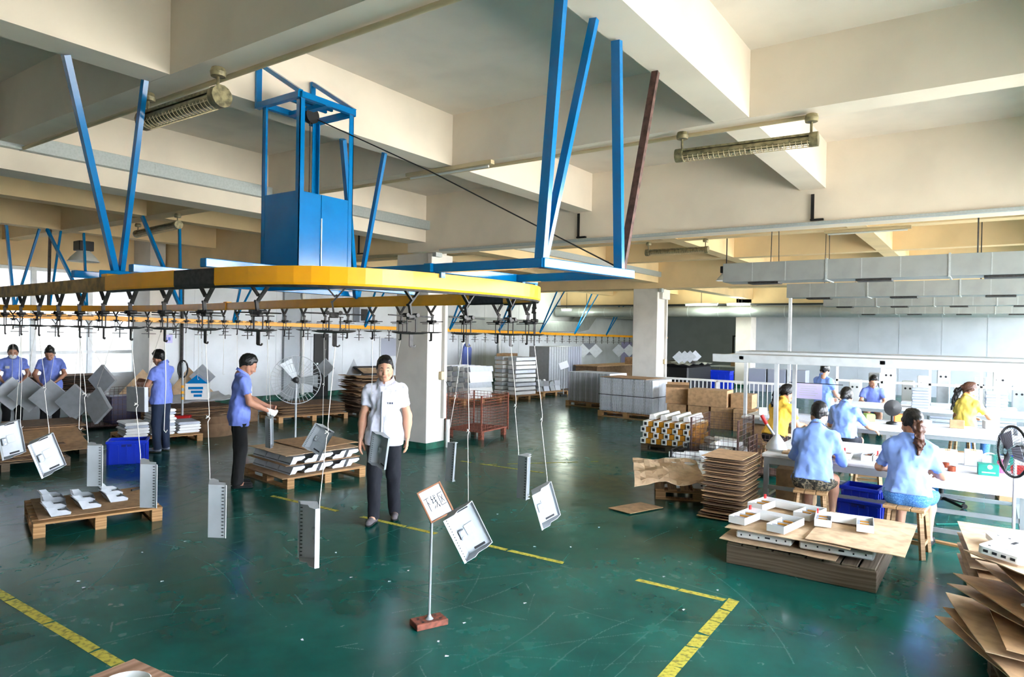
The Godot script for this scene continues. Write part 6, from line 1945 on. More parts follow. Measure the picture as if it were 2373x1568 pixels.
func make_people() -> void:
	mat("skin", Color(0.80, 0.60, 0.49), 0.55)
	M.skin.subsurf_scatter_enabled = true
	M.skin.subsurf_scatter_strength = 0.08
	mat("skin_tan", Color(0.70, 0.50, 0.40), 0.55)
	mat("hair", Color(0.030, 0.026, 0.026), 0.45)
	mat("hair_brown", Color(0.30, 0.18, 0.12), 0.5)
	mat("eye_white", Color(0.88, 0.86, 0.84), 0.3)
	mat("lip", Color(0.62, 0.33, 0.30), 0.5)
	var weave := ramp(noise_image(256, 0.02, 61, 4), [[0.2, grey(0.965)], [0.7, grey(1.0)]])
	for q in [["shirt_blue", Color(0.47, 0.55, 0.88)], ["shirt_sky", Color(0.53, 0.66, 0.94)], ["shirt_white", Color(0.90, 0.90, 0.96)], ["shirt_yellow", Color(0.97, 0.78, 0.28)], ["shirt_lemon", Color(0.97, 0.86, 0.40)], ["navy", Color(0.055, 0.065, 0.11)], ["jeans", Color(0.10, 0.16, 0.26)], ["black_cloth", Color(0.035, 0.035, 0.04)]]:
		mat(q[0], q[1], 0.85, 0.0, weave, 3.0)
		M[q[0]].rim_enabled = true
		M[q[0]].rim = 0.2
	mat("denim", Color.WHITE, 0.85, 0.0, ramp(noise_image(256, 0.06, 63, 5), [[0.2, Color(0.16, 0.36, 0.62)], [0.5, Color(0.25, 0.48, 0.74)], [0.8, Color(0.42, 0.62, 0.84)]]), 4.0)
	mat("camo", Color.WHITE, 0.85, 0.0, ramp(noise_image(256, 0.022, 64, 3), [[0.34, Color(0.08, 0.08, 0.08)], [0.40, Color(0.20, 0.20, 0.16)], [0.52, Color(0.24, 0.24, 0.20)], [0.58, Color(0.50, 0.45, 0.36)], [0.72, Color(0.62, 0.56, 0.46)], [0.76, Color(0.14, 0.14, 0.12)]]), 3.0)
	mat("shoe_grey", Color(0.38, 0.35, 0.36), 0.7)
	mat("shoe_pale", Color(0.55, 0.58, 0.66), 0.7)
	make_head()
	hand_mb = hand(0.42, 1.5)
	grip_mb = hand(0.95, 0.4)
	var J: Dictionary
	# the man in the white shirt, walking past the column
	J = stand_joints()
	J.look = Vector3(0.22, -0.03, 1)
	J.head += Vector3(0.0, 0.0, 0.01)
	J.merge({"hil": Vector3(0.088, 0.90, 0), "knl": Vector3(0.09, 0.49, -0.04), "anl": Vector3(0.09, 0.085, -0.16), "tol": Vector3(0.115, 0.035, -0.02), "knr": Vector3(-0.085, 0.49, 0.07), "anr": Vector3(-0.085, 0.085, 0.06), "tor": Vector3(-0.10, 0.035, 0.22), "ell": Vector3(0.225, 1.10, -0.08), "wrl": Vector3(0.23, 0.87, -0.06), "elr": Vector3(-0.225, 1.10, -0.02), "wrr": Vector3(-0.235, 0.865, 0.06)}, true)
	var p := person("man in white short-sleeved shirt and navy trousers walking past the wide column", Vector3(5.10, 0, -5.18), deg_to_rad(-57), J, {"skin": M.skin, "shirt": M.shirt_white, "pants": M.navy, "shoes": M.shoe_grey, "cell": 0.015, "hem": 0.13, "loose": 0.012, "wrinkle": 0.026}, 1.005)
	var lg := MB.new()
	for q in [[0.060, 0.012], [0.080, 0.012], [0.100, 0.014]]:
		lg.box(Vector3(q[0], 1.245, 0.121 - q[0] * 0.12), Vector3(q[1], 0.018, 0.006), Basis(Vector3.UP, 0.45))
	part(p, "placket", MB.new().tube([Vector3(0, 1.36, 0.100), Vector3(0, 1.28, 0.117), Vector3(0, 1.12, 0.126), Vector3(0, 0.92, 0.132), Vector3(0, 0.83, 0.13)], 0.011, 6), M.shirt_white)
	part(p, "pocket_logo", lg, M.jeans, "small dark blue chest logo")
	# the man lifting a panel off its wire
	J = stand_joints()
	J.merge({"chest": Vector3(0, 1.27, 0.02), "neck": Vector3(0, 1.42, 0.035), "head": Vector3(0, 1.555, 0.095), "look": Vector3(0.06, -0.55, 1), "shl": Vector3(0.168, 1.358, 0.03), "shr": Vector3(-0.168, 1.358, 0.03), "ell": Vector3(0.22, 1.12, 0.12), "wrl": Vector3(0.13, 1.02, 0.35), "elr": Vector3(-0.22, 1.10, 0.10), "wrr": Vector3(-0.12, 0.98, 0.33), "palml": Vector3(-1, 0.2, 0), "palmr": Vector3(1, 0.3, 0)}, true)
	p = person("man in blue work shirt and black trousers lifting a grey panel with gloved hand", Vector3(5.08, 0, -7.72), deg_to_rad(62), J, {"skin": M.skin_tan, "shirt": M.shirt_blue, "pants": M.black_cloth, "shoes": M.black_cloth, "gripl": true, "gripr": true, "hem": 0.14, "loose": 0.012}, 0.98)
	var gv := MB.new()
	hand_at(gv, grip_mb, J.wrr, J.elr, J.palmr, false, 1.14)
	part(p, "work_glove", gv, M.white_plastic, "white cotton work glove")
	# the man with glasses at the tray pallet
	J = stand_joints()
	J.merge({"chest": Vector3(0, 1.27, 0.01), "head": Vector3(0, 1.555, 0.06), "look": Vector3(-0.1, -0.38, 1), "ell": Vector3(0.22, 1.12, 0.10), "wrl": Vector3(0.10, 1.13, 0.36), "elr": Vector3(-0.215, 1.13, 0.12), "wrr": Vector3(-0.10, 1.16, 0.38), "palml": Vector3(-1, 0, 0), "palmr": Vector3(1, 0, 0)}, true)
	person("man with glasses in blue work shirt and jeans holding a hanging panel", Vector3(5.75, 0, -10.85), deg_to_rad(-158), J, {"skin": M.skin_tan, "shirt": M.shirt_blue, "pants": M.jeans, "shoes": M.shoe_pale, "glasses": true, "gripl": true, "gripr": true, "hem": 0.13}, 0.955)
	# two women by the far windows
	J = stand_joints()
	J.merge({"head": Vector3(0, 1.555, 0.05), "look": Vector3(0, -0.35, 1), "ell": Vector3(0.25, 1.13, 0.08), "wrl": Vector3(0.14, 1.0, 0.30), "elr": Vector3(-0.25, 1.13, 0.08), "wrr": Vector3(-0.14, 1.0, 0.30)}, true)
	p = person("woman in blue work shirt with white face mask beside the bright windows", Vector3(5.05, 0, -14.75), deg_to_rad(-20), J, {"skin": M.skin_tan, "shirt": M.shirt_blue, "pants": M.black_cloth, "shoes": M.black_cloth, "fem": true, "hair": "long", "mask": true, "cell": 0.019}, 0.95)
	part(p, "name_badge", MB.new().box(Vector3(-0.085, 1.27, 0.135), Vector3(0.075, 0.05, 0.006), Basis(Vector3.UP, -0.4)), M.paper)
	J = J.duplicate()
	J.merge({"head": Vector3(0, 1.535, 0.085), "look": Vector3(0, -0.75, 1)}, true)
	p = person("woman in blue work shirt with top bun looking down by the windows", Vector3(5.55, 0, -14.45), deg_to_rad(-30), J, {"skin": M.skin_tan, "shirt": M.shirt_blue, "pants": M.black_cloth, "shoes": M.black_cloth, "fem": true, "hair": "top_bun", "cell": 0.019}, 0.945)
	# bench workers, all seated with their backs this way
	J = sit_joints(0.43, 0.22)
	J.look = Vector3(0.1, -0.5, 1)
	person("seated worker in sky blue shirt and camouflage shorts on slatted wooden stool", Vector3(7.66, 0, -1.50), deg_to_rad(88), J, {"skin": M.skin, "shirt": M.shirt_sky, "pants": M.camo, "legs": "shorts", "shoes": M.pale_steel, "sleeve": 1.25, "hem": 0.02, "loose": 0.026, "hair": "short", "fem": true, "face": false}, 1.0)
	J = sit_joints(0.45, 0.12)
	J.merge({"look": Vector3(0.62, -0.35, 0.85), "ell": J.shl + Vector3(0.10, -0.23, 0.06), "elr": J.shr + Vector3(-0.10, -0.24, 0.05)}, true)
	person("seated woman in sky blue shirt and denim skirt with brown ponytail", Vector3(7.42, 0, -0.62), deg_to_rad(84), J, {"skin": M.skin, "shirt": M.shirt_sky, "pants": M.denim, "legs": "skirt", "leg_end": 0.8, "shoes": M.black, "sleeve": 0.86, "hem": 0.0, "loose": 0.026, "hair": "tail", "tail_mat": M.hair_brown, "fem": true, "roll": 0.12, "collar": false}, 1.0)
	J = sit_joints(0.42, 0.12)
	J.merge({"elr": J.shr + Vector3(-0.12, -0.22, 0.13), "wrr": J.shr + Vector3(-0.16, -0.30, 0.38)}, true)
	person("seated woman in sky blue shirt and dark skirt with hair bun at second bench", Vector3(11.2, 0, -1.78), deg_to_rad(82), J, {"skin": M.skin, "shirt": M.shirt_sky, "pants": M.navy, "legs": "skirt", "shoes": M.black, "sleeve": 0.9, "hem": -0.02, "loose": 0.022, "hair": "bun", "fem": true, "cell": 0.019, "face": false}, 0.97)
	J = sit_joints(0.38, 0.25)
	J.look = Vector3(-0.5, -0.4, 1)
	person("seated woman in orange-yellow shirt reaching over the second bench", Vector3(11.0, 0, -2.72), deg_to_rad(62), J, {"skin": M.skin, "shirt": M.shirt_yellow, "pants": M.black_cloth, "shoes": M.black, "sleeve": 0.7, "hem": 0.0, "loose": 0.026, "hair": "tail", "fem": true, "cell": 0.019}, 1.0)
	J = stand_joints()
	J.merge({"look": Vector3(0.5, -0.4, 1), "ell": Vector3(0.22, 1.13, 0.08), "wrl": Vector3(0.12, 1.02, 0.30), "elr": Vector3(-0.23, 1.12, 0.06), "wrr": Vector3(-0.14, 1.02, 0.30)}, true)
	person("standing woman in sky blue shirt and jeans behind the lilac notice", Vector3(13.2, 0, -2.42), deg_to_rad(60), J, {"skin": M.skin, "shirt": M.shirt_sky, "pants": M.denim, "shoes": M.black, "hair": "bun", "fem": true, "cell": 0.02}, 0.90)
	J = sit_joints(0.40, 0.16)
	J.look = Vector3(0.25, -0.55, 1)
	person("seated man in blue shirt facing the hall at the third bench", Vector3(16.4, 0, -2.05), deg_to_rad(-80), J, {"skin": M.skin, "shirt": M.shirt_blue, "pants": M.navy, "shoes": M.black, "cell": 0.02}, 0.96)
	J = sit_joints(0.42, 0.12)
	J.look = Vector3(-0.8, -0.4, 0.7)
	J.merge({"elr": J.shr + Vector3(-0.10, -0.20, 0.16), "wrr": J.shr + Vector3(-0.05, -0.30, 0.40)}, true)
	person("seated woman in lemon yellow shirt with long dark ponytail and pink gloves", Vector3(13.6, 0, -0.34), deg_to_rad(58), J, {"skin": M.skin, "shirt": M.shirt_lemon, "pants": M.denim, "shoes": M.black, "hair": "tail", "tail_len": 0.40, "tail_mat": M.hair, "hair_mat": M.hair_brown, "fem": true, "sleeve": 0.66, "hem": 0.05, "cell": 0.019}, 1.0)


# ---------------------------------------------------------------- far wall and middle distance
func make_back() -> void:
	var o: Node3D
	# doors, windows and fittings on the far long wall
	var d := struct("door_1")
	part(d, "door_leaf", MB.new().mm(Vector3(13.2, 0, ZL), Vector3(13.72, 1.86, ZL + 0.05)), M.black)
	part(d, "door_handle", MB.new().mm(Vector3(13.26, 0.95, ZL + 0.05), Vector3(13.32, 1.0, ZL + 0.08)), M.pale_steel)
	d = struct("door_2")
	part(d, "door_frame", MB.new().mm(Vector3(19.9, 0, ZL), Vector3(21.6, 1.86, ZL + 0.03)), M.pale_steel)
	part(d, "door_opening", MB.new().mm(Vector3(20.1, 0, ZL + 0.03), Vector3(21.4, 1.80, ZL + 0.035)), M.wall)
	for k in 4:
		part(d, "strip_curtain", MB.new().mm(Vector3(20.75 + k * 0.17, 0.02, ZL + 0.04), Vector3(20.90 + k * 0.17, 1.78, ZL + 0.044)), M.film)
	solo("blue_overall", "blue overall hanging in the far doorway", "clothes", MB.new().prism(PackedVector2Array([Vector2(-0.2, 0), Vector2(0.2, 0), Vector2(0.24, 0.8), Vector2(0.08, 1.0), Vector2(-0.08, 1.0), Vector2(-0.24, 0.8)]), 0, 0.1), M.shirt_blue if M.has("shirt_blue") else M.blue_bin, Vector3(20.3, 0.55, ZL + 0.05))
	var wi := [[15.9, 16.6, 1.15, 1.74, "window_3"], [29.5, 30.7, 0.95, 1.54, "window_4"], [33.7, 35.0, 0.25, 1.6, "window_5"]]
	for w in wi:
		var n := struct(w[4])
		part(n, "window_frame", MB.new().mm(Vector3(w[0] - 0.05, w[2] - 0.05, ZL), Vector3(w[1] + 0.05, w[3] + 0.05, ZL + 0.03)), M.pale_steel)
		part(n, "window_pane", MB.new().mm(Vector3(w[0], w[2], ZL + 0.03), Vector3(w[1], w[3], ZL + 0.036)), M.grey_plastic if w[0] < 30.0 else M.lilac_paper)
	o = thing("air_conditioner", "grey air conditioner box with dark grille high on the far wall", "appliance", Vector3(14.7, 2.24, ZL + 0.012))
	part(o, "case", MB.new().mm(Vector3(0, 0, 0), Vector3(0.42, 0.46, 0.3), 0.01), M.pale_grey)
	part(o, "grille", MB.new().mm(Vector3(0.05, 0.05, 0.30), Vector3(0.33, 0.41, 0.306)), M.black)
	o = thing("wall_notice", "pale blue notice with four dark characters beside the cream wall column", "notice", Vector3(8.52, 1.60, ZL))
	part(o, "notice_sheet", MB.new().mm(Vector3(0, 0, 0), Vector3(0.42, 0.20, 0.006)), M.lilac_paper)
	for k in 4:
		part(o, "character", MB.new().mm(Vector3(0.04 + k * 0.09, 0.06, 0.006), Vector3(0.10 + k * 0.09, 0.14, 0.008)), M.shirt_blue)
	solo("drain_pipe", "thin dark pipe running up the white wall near the notice", "pipe", MB.new().cyl(Vector3(0, 0.1, 0), Vector3(0, 3.2, 0), 0.035, 10), M.dark_steel, Vector3(9.15, 0, ZL + 0.06))
	solo("drain_pipe", "white pipe on the far wall beside the tall black door", "pipe", MB.new().cyl(Vector3(0, 0.1, 0), Vector3(0, 3.2, 0), 0.05, 10), M.white_plastic, Vector3(12.75, 0, ZL + 0.08))
	solo("drain_pipe", "white pipe on the far wall near the strip curtain door", "pipe", MB.new().cyl(Vector3(0, 0.1, 0), Vector3(0, 3.2, 0), 0.05, 10), M.white_plastic, Vector3(22.4, 0, ZL + 0.08))
	var wl: Node3D = get_node("wall_left")
	part(wl, "wall_pier", MB.new().mm(Vector3(12.1, 0, ZL), Vector3(12.62, 3.4, ZL + 0.10)), M.wall_grey)
	# column fittings
	for c in [[8.6, -7.75, 0.46, "white conduit and socket on the wide cream column"], [18.1, -7.7, 0.62, "white conduit and socket on the column behind the strapped stacks"]]:
		o = thing("conduit_box", c[3], "conduit", Vector3(c[0] + c[2], 0, c[1]))
		part(o, "conduit_pipe", MB.new().mm(Vector3(-0.10, 0.5, 0), Vector3(-0.03, 3.30, 0.07), 0.006), M.column)
		part(o, "junction_cover", MB.new().mm(Vector3(-0.5, 3.02, 0), Vector3(0.04, 3.30, 0.10), 0.008), M.column)
		part(o, "socket", MB.new().mm(Vector3(-0.17, 1.17, 0), Vector3(-0.02, 1.31, 0.07), 0.008), M.conduit)
		part(o, "floor_pipe", MB.new().cyl(Vector3(-0.01, 0.0, 0.09), Vector3(-0.01, 0.48, 0.09), 0.036, 12), M.white_plastic)
		part(o, "cable", MB.new().tube([Vector3(-0.08, 1.18, 0.06), Vector3(0.0, 1.05, 0.08), Vector3(0.01, 0.8, 0.07), Vector3(0.0, 0.46, 0.09)], 0.007, 6), M.rope)
	# rusty mesh crate behind the wide column
	wire_cage("rust brown mesh crate on legs behind the wide column", Vector3(10.45, 0.10, -8.1), 0.08, Vector3(0.95, 0.72, 0.8), M.brick_red, 13, 12)
	for q in [[-0.4, -0.35], [0.4, -0.35], [-0.4, 0.35], [0.4, 0.35]]:
		part(get_children()[-1], "foot", MB.new().box(Vector3(q[0], -0.03, q[1]), Vector3(0.08, 0.14, 0.08)), M.brick_red)
	# white moulded parts stacked in rows
	o = pallet("wooden pallet under rows of white moulded parts", Vector3(15.4, 0, -12.35), deg_to_rad(-8), 1.5, 1.4, 0.13)
	for r in 6:
		for c in 5:
			var mb := MB.new()
			mb.prism(PackedVector2Array([Vector2(-0.12, 0.0), Vector2(0.10, 0.0), Vector2(0.13, 0.10), Vector2(-0.08, 0.145)]), -0.45, 0.45, Transform3D(Basis(Vector3.UP, PI / 2), Vector3.ZERO))
			solo("moulded_part", "white moulded part, %s layer up, %s in its slanting row" % [NTH[r], NTH[c]], "part", mb, M.white_plastic if (r + c) % 3 else M.grey_light, on(o, Vector3(0.0, 0.135 + r * 0.150, -0.52 + c * 0.25 + 0.03 * (r % 2))), deg_to_rad(-8), "white moulded parts in slanting rows")
	o = pallet("wooden pallet under the taller white stacked parts", Vector3(17.2, 0, -11.9), deg_to_rad(-8), 1.2, 1.2, 0.13)
	for r in 9:
		for c in 2:
			solo("moulded_part", "white boxy part, %s up in the %s tall column of two" % [NTH[r], "far" if c == 0 else "near"], "part", MB.new().box(Vector3(0, 0.055, 0), Vector3(0.9, 0.10, 0.36 - 0.05 * (r % 2)), Basis.IDENTITY, 0.012), M.grey_light if r % 3 == 2 else M.white_plastic, on(o, Vector3(0, 0.135 + r * 0.128, -0.28 + c * 0.56)), deg_to_rad(-8), "white boxy parts in two tall columns")
	o = pallet("wooden pallet with jumbled silver castings", Vector3(18.9, 0, -11.95), deg_to_rad(-8), 1.3, 1.1, 0.13)
	rng.seed = 31
	for k in 16:
		var mb := MB.new()
		mb.prism(PackedVector2Array([Vector2(-0.10, 0.0), Vector2(0.10, 0.0), Vector2(0.07, 0.12), Vector2(-0.03, 0.16)]), -0.10, 0.10)
		solo("casting", "silver casting in the jumbled heap beside the small sign", "casting", mb, M.grey_light if k % 2 else M.steel, on(o, Vector3(-0.42 + 0.28 * (k % 4), 0.135 + 0.165 * (k / 8) , -0.36 + 0.36 * ((k / 4) % 2) * 1.6)), rng.randf() * 3.0, "silver castings")
	# far cartons and dark stacks
	o = thing("panel_stack", "tall grey stack of panels near the far doorway", "stack", Vector3(21.2, 0, -12.9), deg_to_rad(-6))
	for k in 14:
		part(o, "panel", MB.new().box(Vector3(-0.9 + k * 0.14, 0.78, 0), Vector3(0.12, 1.5, 0.9)), M.grey_part if k < 8 else M.grey_plastic)
	part(o, "base_board", MB.new().box(Vector3(0, 0.015, 0), Vector3(2.0, 0.03, 1.0)), M.wood_old)
	carton("brown carton leaning high beside the strip curtain door", Vector3(20.0, 0.0, -14.2), 0.3, Vector3(0.9, 1.25, 0.5))
	carton("brown carton stacked behind the dark panel stack", Vector3(22.4, 0.0, -14.4), 0.1, Vector3(1.2, 1.05, 0.8))
	carton("bright blue and white carton on top of the brown carton behind the panels", Vector3(22.4, 1.055, -14.4), 0.2, Vector3(0.6, 0.2, 0.4), false, M.blue_paint)
	o = thing("small_sign", "small white notice on a thin stand beside the silver castings", "sign", Vector3(19.0, 0, -11.25), deg_to_rad(-45))
	part(o, "stand_base", MB.new().box(Vector3(0, 0.02, 0), Vector3(0.2, 0.04, 0.14)), M.dark_steel)
	part(o, "stand_pole", MB.new().cyl(Vector3(0, 0.03, 0), Vector3(0, 0.92, 0), 0.014, 8), M.steel)
	part(o, "notice_sheet", MB.new().box(Vector3(0, 0.98, 0.01), Vector3(0.30, 0.22, 0.012), Basis(Vector3.BACK, 0.35)), M.paper)
	o = thing("long_counter", "long brown board counter with cartons along the far aisle", "counter", Vector3(24.5, 0, -11.6), deg_to_rad(-4))
	part(o, "counter_body", MB.new().box(Vector3(0, 0.42, 0), Vector3(6.0, 0.84, 0.9), Basis.IDENTITY, 0.01), M.card_dark)
	part(o, "counter_top", MB.new().box(Vector3(0, 0.86, 0), Vector3(6.1, 0.03, 1.0)), M.card)
	for k in 2:
		carton("pale carton standing on the long brown counter", Vector3(24.3 + k * 1.0, 0.878, -11.2), deg_to_rad(-4), Vector3(0.9, 0.26, 0.4), false, M.card, )
	get_children()[-1].set_meta("label", "pale carton nearer the column on the long brown counter")
	for k in 4:
		var pn := thing("hanging_casing", "%s square panel hung over the long brown counter, counting from the wide column" % NTH[k], "panel", Vector3([26.8, 28.0, 30.4, 31.6][k], 1.235 - 0.012 * k, -14.9), deg_to_rad(-62), "panels over the long counter")
		pn.rotation.z = PI / 4
		add_panel(pn, 0.46, 0.46, M.grey_light if k != 2 else M.grey_part)
	# strapped stacks of grey panels
	o = pallet("wooden pallet under the strapped stack of light grey panels", Vector3(15.35, 0, -7.05), deg_to_rad(-6), 0.95, 1.55, 0.14)
	var gb := Basis(Vector3.UP, deg_to_rad(-6))
	var pm := MB.new()
	pm.box(Vector3(0, 0.2, 0), Vector3(0.29, 0.395, 0.052), Basis.IDENTITY, 0.006)
	for k in 5:
		pm.box(Vector3(-0.146, 0.05 + k * 0.075, 0), Vector3(0.008, 0.03, 0.058))
	var pme := pm.mesh()
	for ly in 2:
		for c in 24:
			for x in 3:
				if x > 0 and c < 21 and ly == 0:
					continue
				solo("grey_casing", "ribbed grey panel, %s layer of the strapped stack, %s from the column, %s row" % ["lower" if ly == 0 else "upper", NTH[c], NTH[x]], "panel", pme, M.grey_light if (c * 7 + x) % 5 else M.grey_part, on(o, Vector3(-0.31 + x * 0.30, 0.142 + ly * 0.402, -0.71 + c * 0.0610)), deg_to_rad(-6), "ribbed panels in the strapped stack")
	card_sheet("brown cardboard on top of the strapped grey panels", rect_at(o, -0.47, -0.75, 0.47, 0.55, [0.956, 0.956, 0.956, 0.956]), M.card, 0.003, 401)
	for y in [0.54]:
		solo("strap", "black strap round the light grey panel stack", "strap", MB.new().tube([on(o, Vector3(-0.475, y, -0.76)), on(o, Vector3(-0.475, y, 0.745)), on(o, Vector3(0.465, y, 0.745)), on(o, Vector3(0.465, y, -0.76)), on(o, Vector3(-0.475, y, -0.76))], 0.008, 5), M.dark_steel)
	o = pallet("wooden pallet under the shaded stack of grey panels behind the strapped one", Vector3(16.9, 0, -8.9), deg_to_rad(-6), 0.95, 1.5, 0.14)
	for c in 22:
		solo("grey_casing", "%s grey panel of the shaded stack behind the strapped one" % NTH[c], "panel", MB.new().box(Vector3(0, 0.4, 0), Vector3(0.85, 0.80, 0.056), Basis.IDENTITY, 0.008), M.grey_part if c % 3 else M.grey_light, on(o, Vector3(0, 0.142, -0.68 + c * 0.0625)), deg_to_rad(-6), "ribbed panels in the shaded stack")
	solo("grey_casing", "single grey panel bundle standing beside the strapped stack", "panel", MB.new().box(Vector3(0, 0.3, 0), Vector3(0.4, 0.6, 0.34), Basis.IDENTITY, 0.01), M.grey_part, Vector3(15.75, 0, -6.08), -0.1)
	# brown cartons, white fence
	var cs := [[14.9, 0.0, -5.75, 0.5, 0.46, 0.44, "carton at the foot of the pile with crushed corner"], [14.9, 0.0, -5.25, 0.5, 0.46, 0.46, "carton low in the pile under the wide carton"], [14.9, 0.0, -4.74, 0.5, 0.46, 0.46, "carton low in the middle of the carton pile"], [14.8, 0.0, -4.22, 0.5, 0.46, 0.46, "carton low at the bench end of the pile"], [14.9, 0.466, -5.05, 0.55, 0.36, 0.85, "wide carton on top of the pile"], [15.0, 0.466, -4.35, 0.5, 0.30, 0.44, "narrow carton on top at the bench end"]]
	for c in cs:
		carton("brown " + c[6], Vector3(c[0], c[1], c[2]), 0.06, Vector3(c[3], c[4], c[5]))
	carton("open brown carton with raised flaps on top of the carton pile", Vector3(15.0, 0.466, -5.85), 0.35, Vector3(0.5, 0.36, 0.5), true)
	o = thing("white_fence", "white tubular fence with thin bars behind the brown carton pile", "fence", Vector3(16.1, 0, -7.0))
	part(o, "top_rail", MB.new().box(Vector3(0, 0.94, 1.7), Vector3(0.05, 0.05, 3.6)), M.white_plastic)
	for z in [0.0, 1.7, 3.4]:
		part(o, "post", MB.new().box(Vector3(0, 0.47, z), Vector3(0.05, 0.94, 0.05)), M.white_plastic)
	part(o, "bottom_rail", MB.new().box(Vector3(0, 0.12, 1.7), Vector3(0.04, 0.04, 3.6)), M.white_plastic)
	for k in 36:
		part(o, "bar", MB.new().box(Vector3(0, 0.53, k * 0.1 - 0.05), Vector3(0.018, 0.80, 0.018)), M.white_plastic)
	# dim bay beyond the fence
	o = thing("curing_oven", "dark machine with black cloth cover in the dim bay", "machine", Vector3(22.5, 0, -8.7))
	part(o, "machine_body", MB.new().box(Vector3(0, 0.5, 0), Vector3(2.2, 1.0, 1.4), Basis.IDENTITY, 0.05), M.black_iron)
	part(o, "cover", MB.new().sheet([Vector3(-1.15, 1.03, 0.75), Vector3(1.15, 1.06, 0.75), Vector3(1.15, 1.06, -0.75), Vector3(-1.15, 1.06, -0.75)], 0.02, 8, 8, 0.12, 6), M.black)
	for k in 4:
		var pn := thing("hanging_casing", "%s square panel standing on its corner on the covered machine" % NTH[k], "panel", Vector3(21.6 + k * 0.5, 1.28, -8.4), deg_to_rad(-70), "dark panels in the dim bay")
		pn.rotation.z = PI / 4
		add_panel(pn, 0.30, 0.30, M.grey_part if k < 3 else M.grey_light)
	carton("yellowish carton in the dim bay before the framed window", Vector3(33.0, 0.6, -9.6), 0.1, Vector3(1.2, 0.6, 1.0))
	carton("yellowish smaller carton on top in the dim bay", Vector3(33.0, 1.206, -9.5), 0.1, Vector3(0.9, 0.45, 0.7))
	table_simple("pale low table in the dim bay", Vector3(32.6, 0, -9.7), Vector3(1.6, 0.59, 2.4), M.pale_steel)
	bin("blue bin in front of the dim bay's table", Vector3(24.6, 0.0, -8.0), 0.1, Vector3(0.7, 0.75, 0.8))
	var n5 := struct("window_6")
	part(n5, "window_frame", MB.new().mm(Vector3(X1 - 0.04, 1.05, -11.4), Vector3(X1, 2.05, -9.3)), M.black_iron)
	part(n5, "window_pane", MB.new().mm(Vector3(X1 - 0.046, 1.12, -11.3), Vector3(X1 - 0.04, 1.98, -9.4)), M.pale_grey)
	for k in 3:
		solo("grey_cabinet", "%s light grey cabinet from the corner column at the partition's foot" % NTH[k], "cabinet", MB.new().box(Vector3(0, 0.42, 0), Vector3(0.6, 0.84, 0.62), Basis.IDENTITY, 0.01), M.grey_plastic, Vector3(26.0, 0, -7.0 + k * 0.68), 0.0, "grey cabinets at the partition's foot")
	# goods beyond the third bench: white tall shells and grey stacks
	rng.seed = 55
	for k in 12:
		var z := -2.7 + k * 0.36
		var w := thing("tall_shell", "tall white shell with two round holes, %s counting towards the windows" % NTH[k], "shell", Vector3(18.6 + 0.5 * (k % 2), 0, z), 0.0, "tall white shells beyond the third bench")
		var hh := 1.0 + 0.16 * (k % 3)
		part(w, "shell_body", MB.new().mm(Vector3(-0.14, 0.02, -0.13), Vector3(0.14, hh, 0.13), 0.02), M.white_plastic if k % 4 != 1 else M.grey_light)
		for q in [-1, 1]:
			part(w, "round_hole", MB.new().cyl(Vector3(-0.142, hh - 0.18, q * 0.05), Vector3(-0.138, hh - 0.18, q * 0.05), 0.025, 10), M.slot)
	for k in 5:
		for r in 8:
			solo("grey_case", "%s grey case from the floor, %s low stack counting towards the windows" % [NTH[r], NTH[k]], "case", MB.new().box(Vector3(0, 0.04, 0), Vector3(0.34, 0.075, 0.40), Basis.IDENTITY, 0.012), M.grey_light if r % 2 else M.pale_grey, Vector3(17.3, 0.002 + r * 0.08, -1.4 + k * 0.55), rng.randf() * 0.06, "low stacks of grey cases")
	solo("blue_cloth", "bright blue bundle on the tall white shells", "cloth", MB.new().lathe([Vector2(0.001, 0), Vector2(0.2, 0.02), Vector2(0.24, 0.14), Vector2(0.14, 0.26), Vector2(0.001, 0.28)], 10), M.shirt_sky, Vector3(18.85, 1.34, 0.5))
	o = thing("hanging_rack", "white steel rack frame with tall white posts beyond the third bench", "rack", Vector3(17.9, 0, -3.0))
	for k in 5:
		part(o, "post", MB.new().box(Vector3(0, 0.8, k * 0.95), Vector3(0.05, 1.6, 0.05)), M.white_plastic)
	for y in [0.45, 1.0, 1.55]:
		part(o, "shelf_rail", MB.new().box(Vector3(0, y, 1.9), Vector3(0.05, 0.05, 3.9)), M.white_plastic)

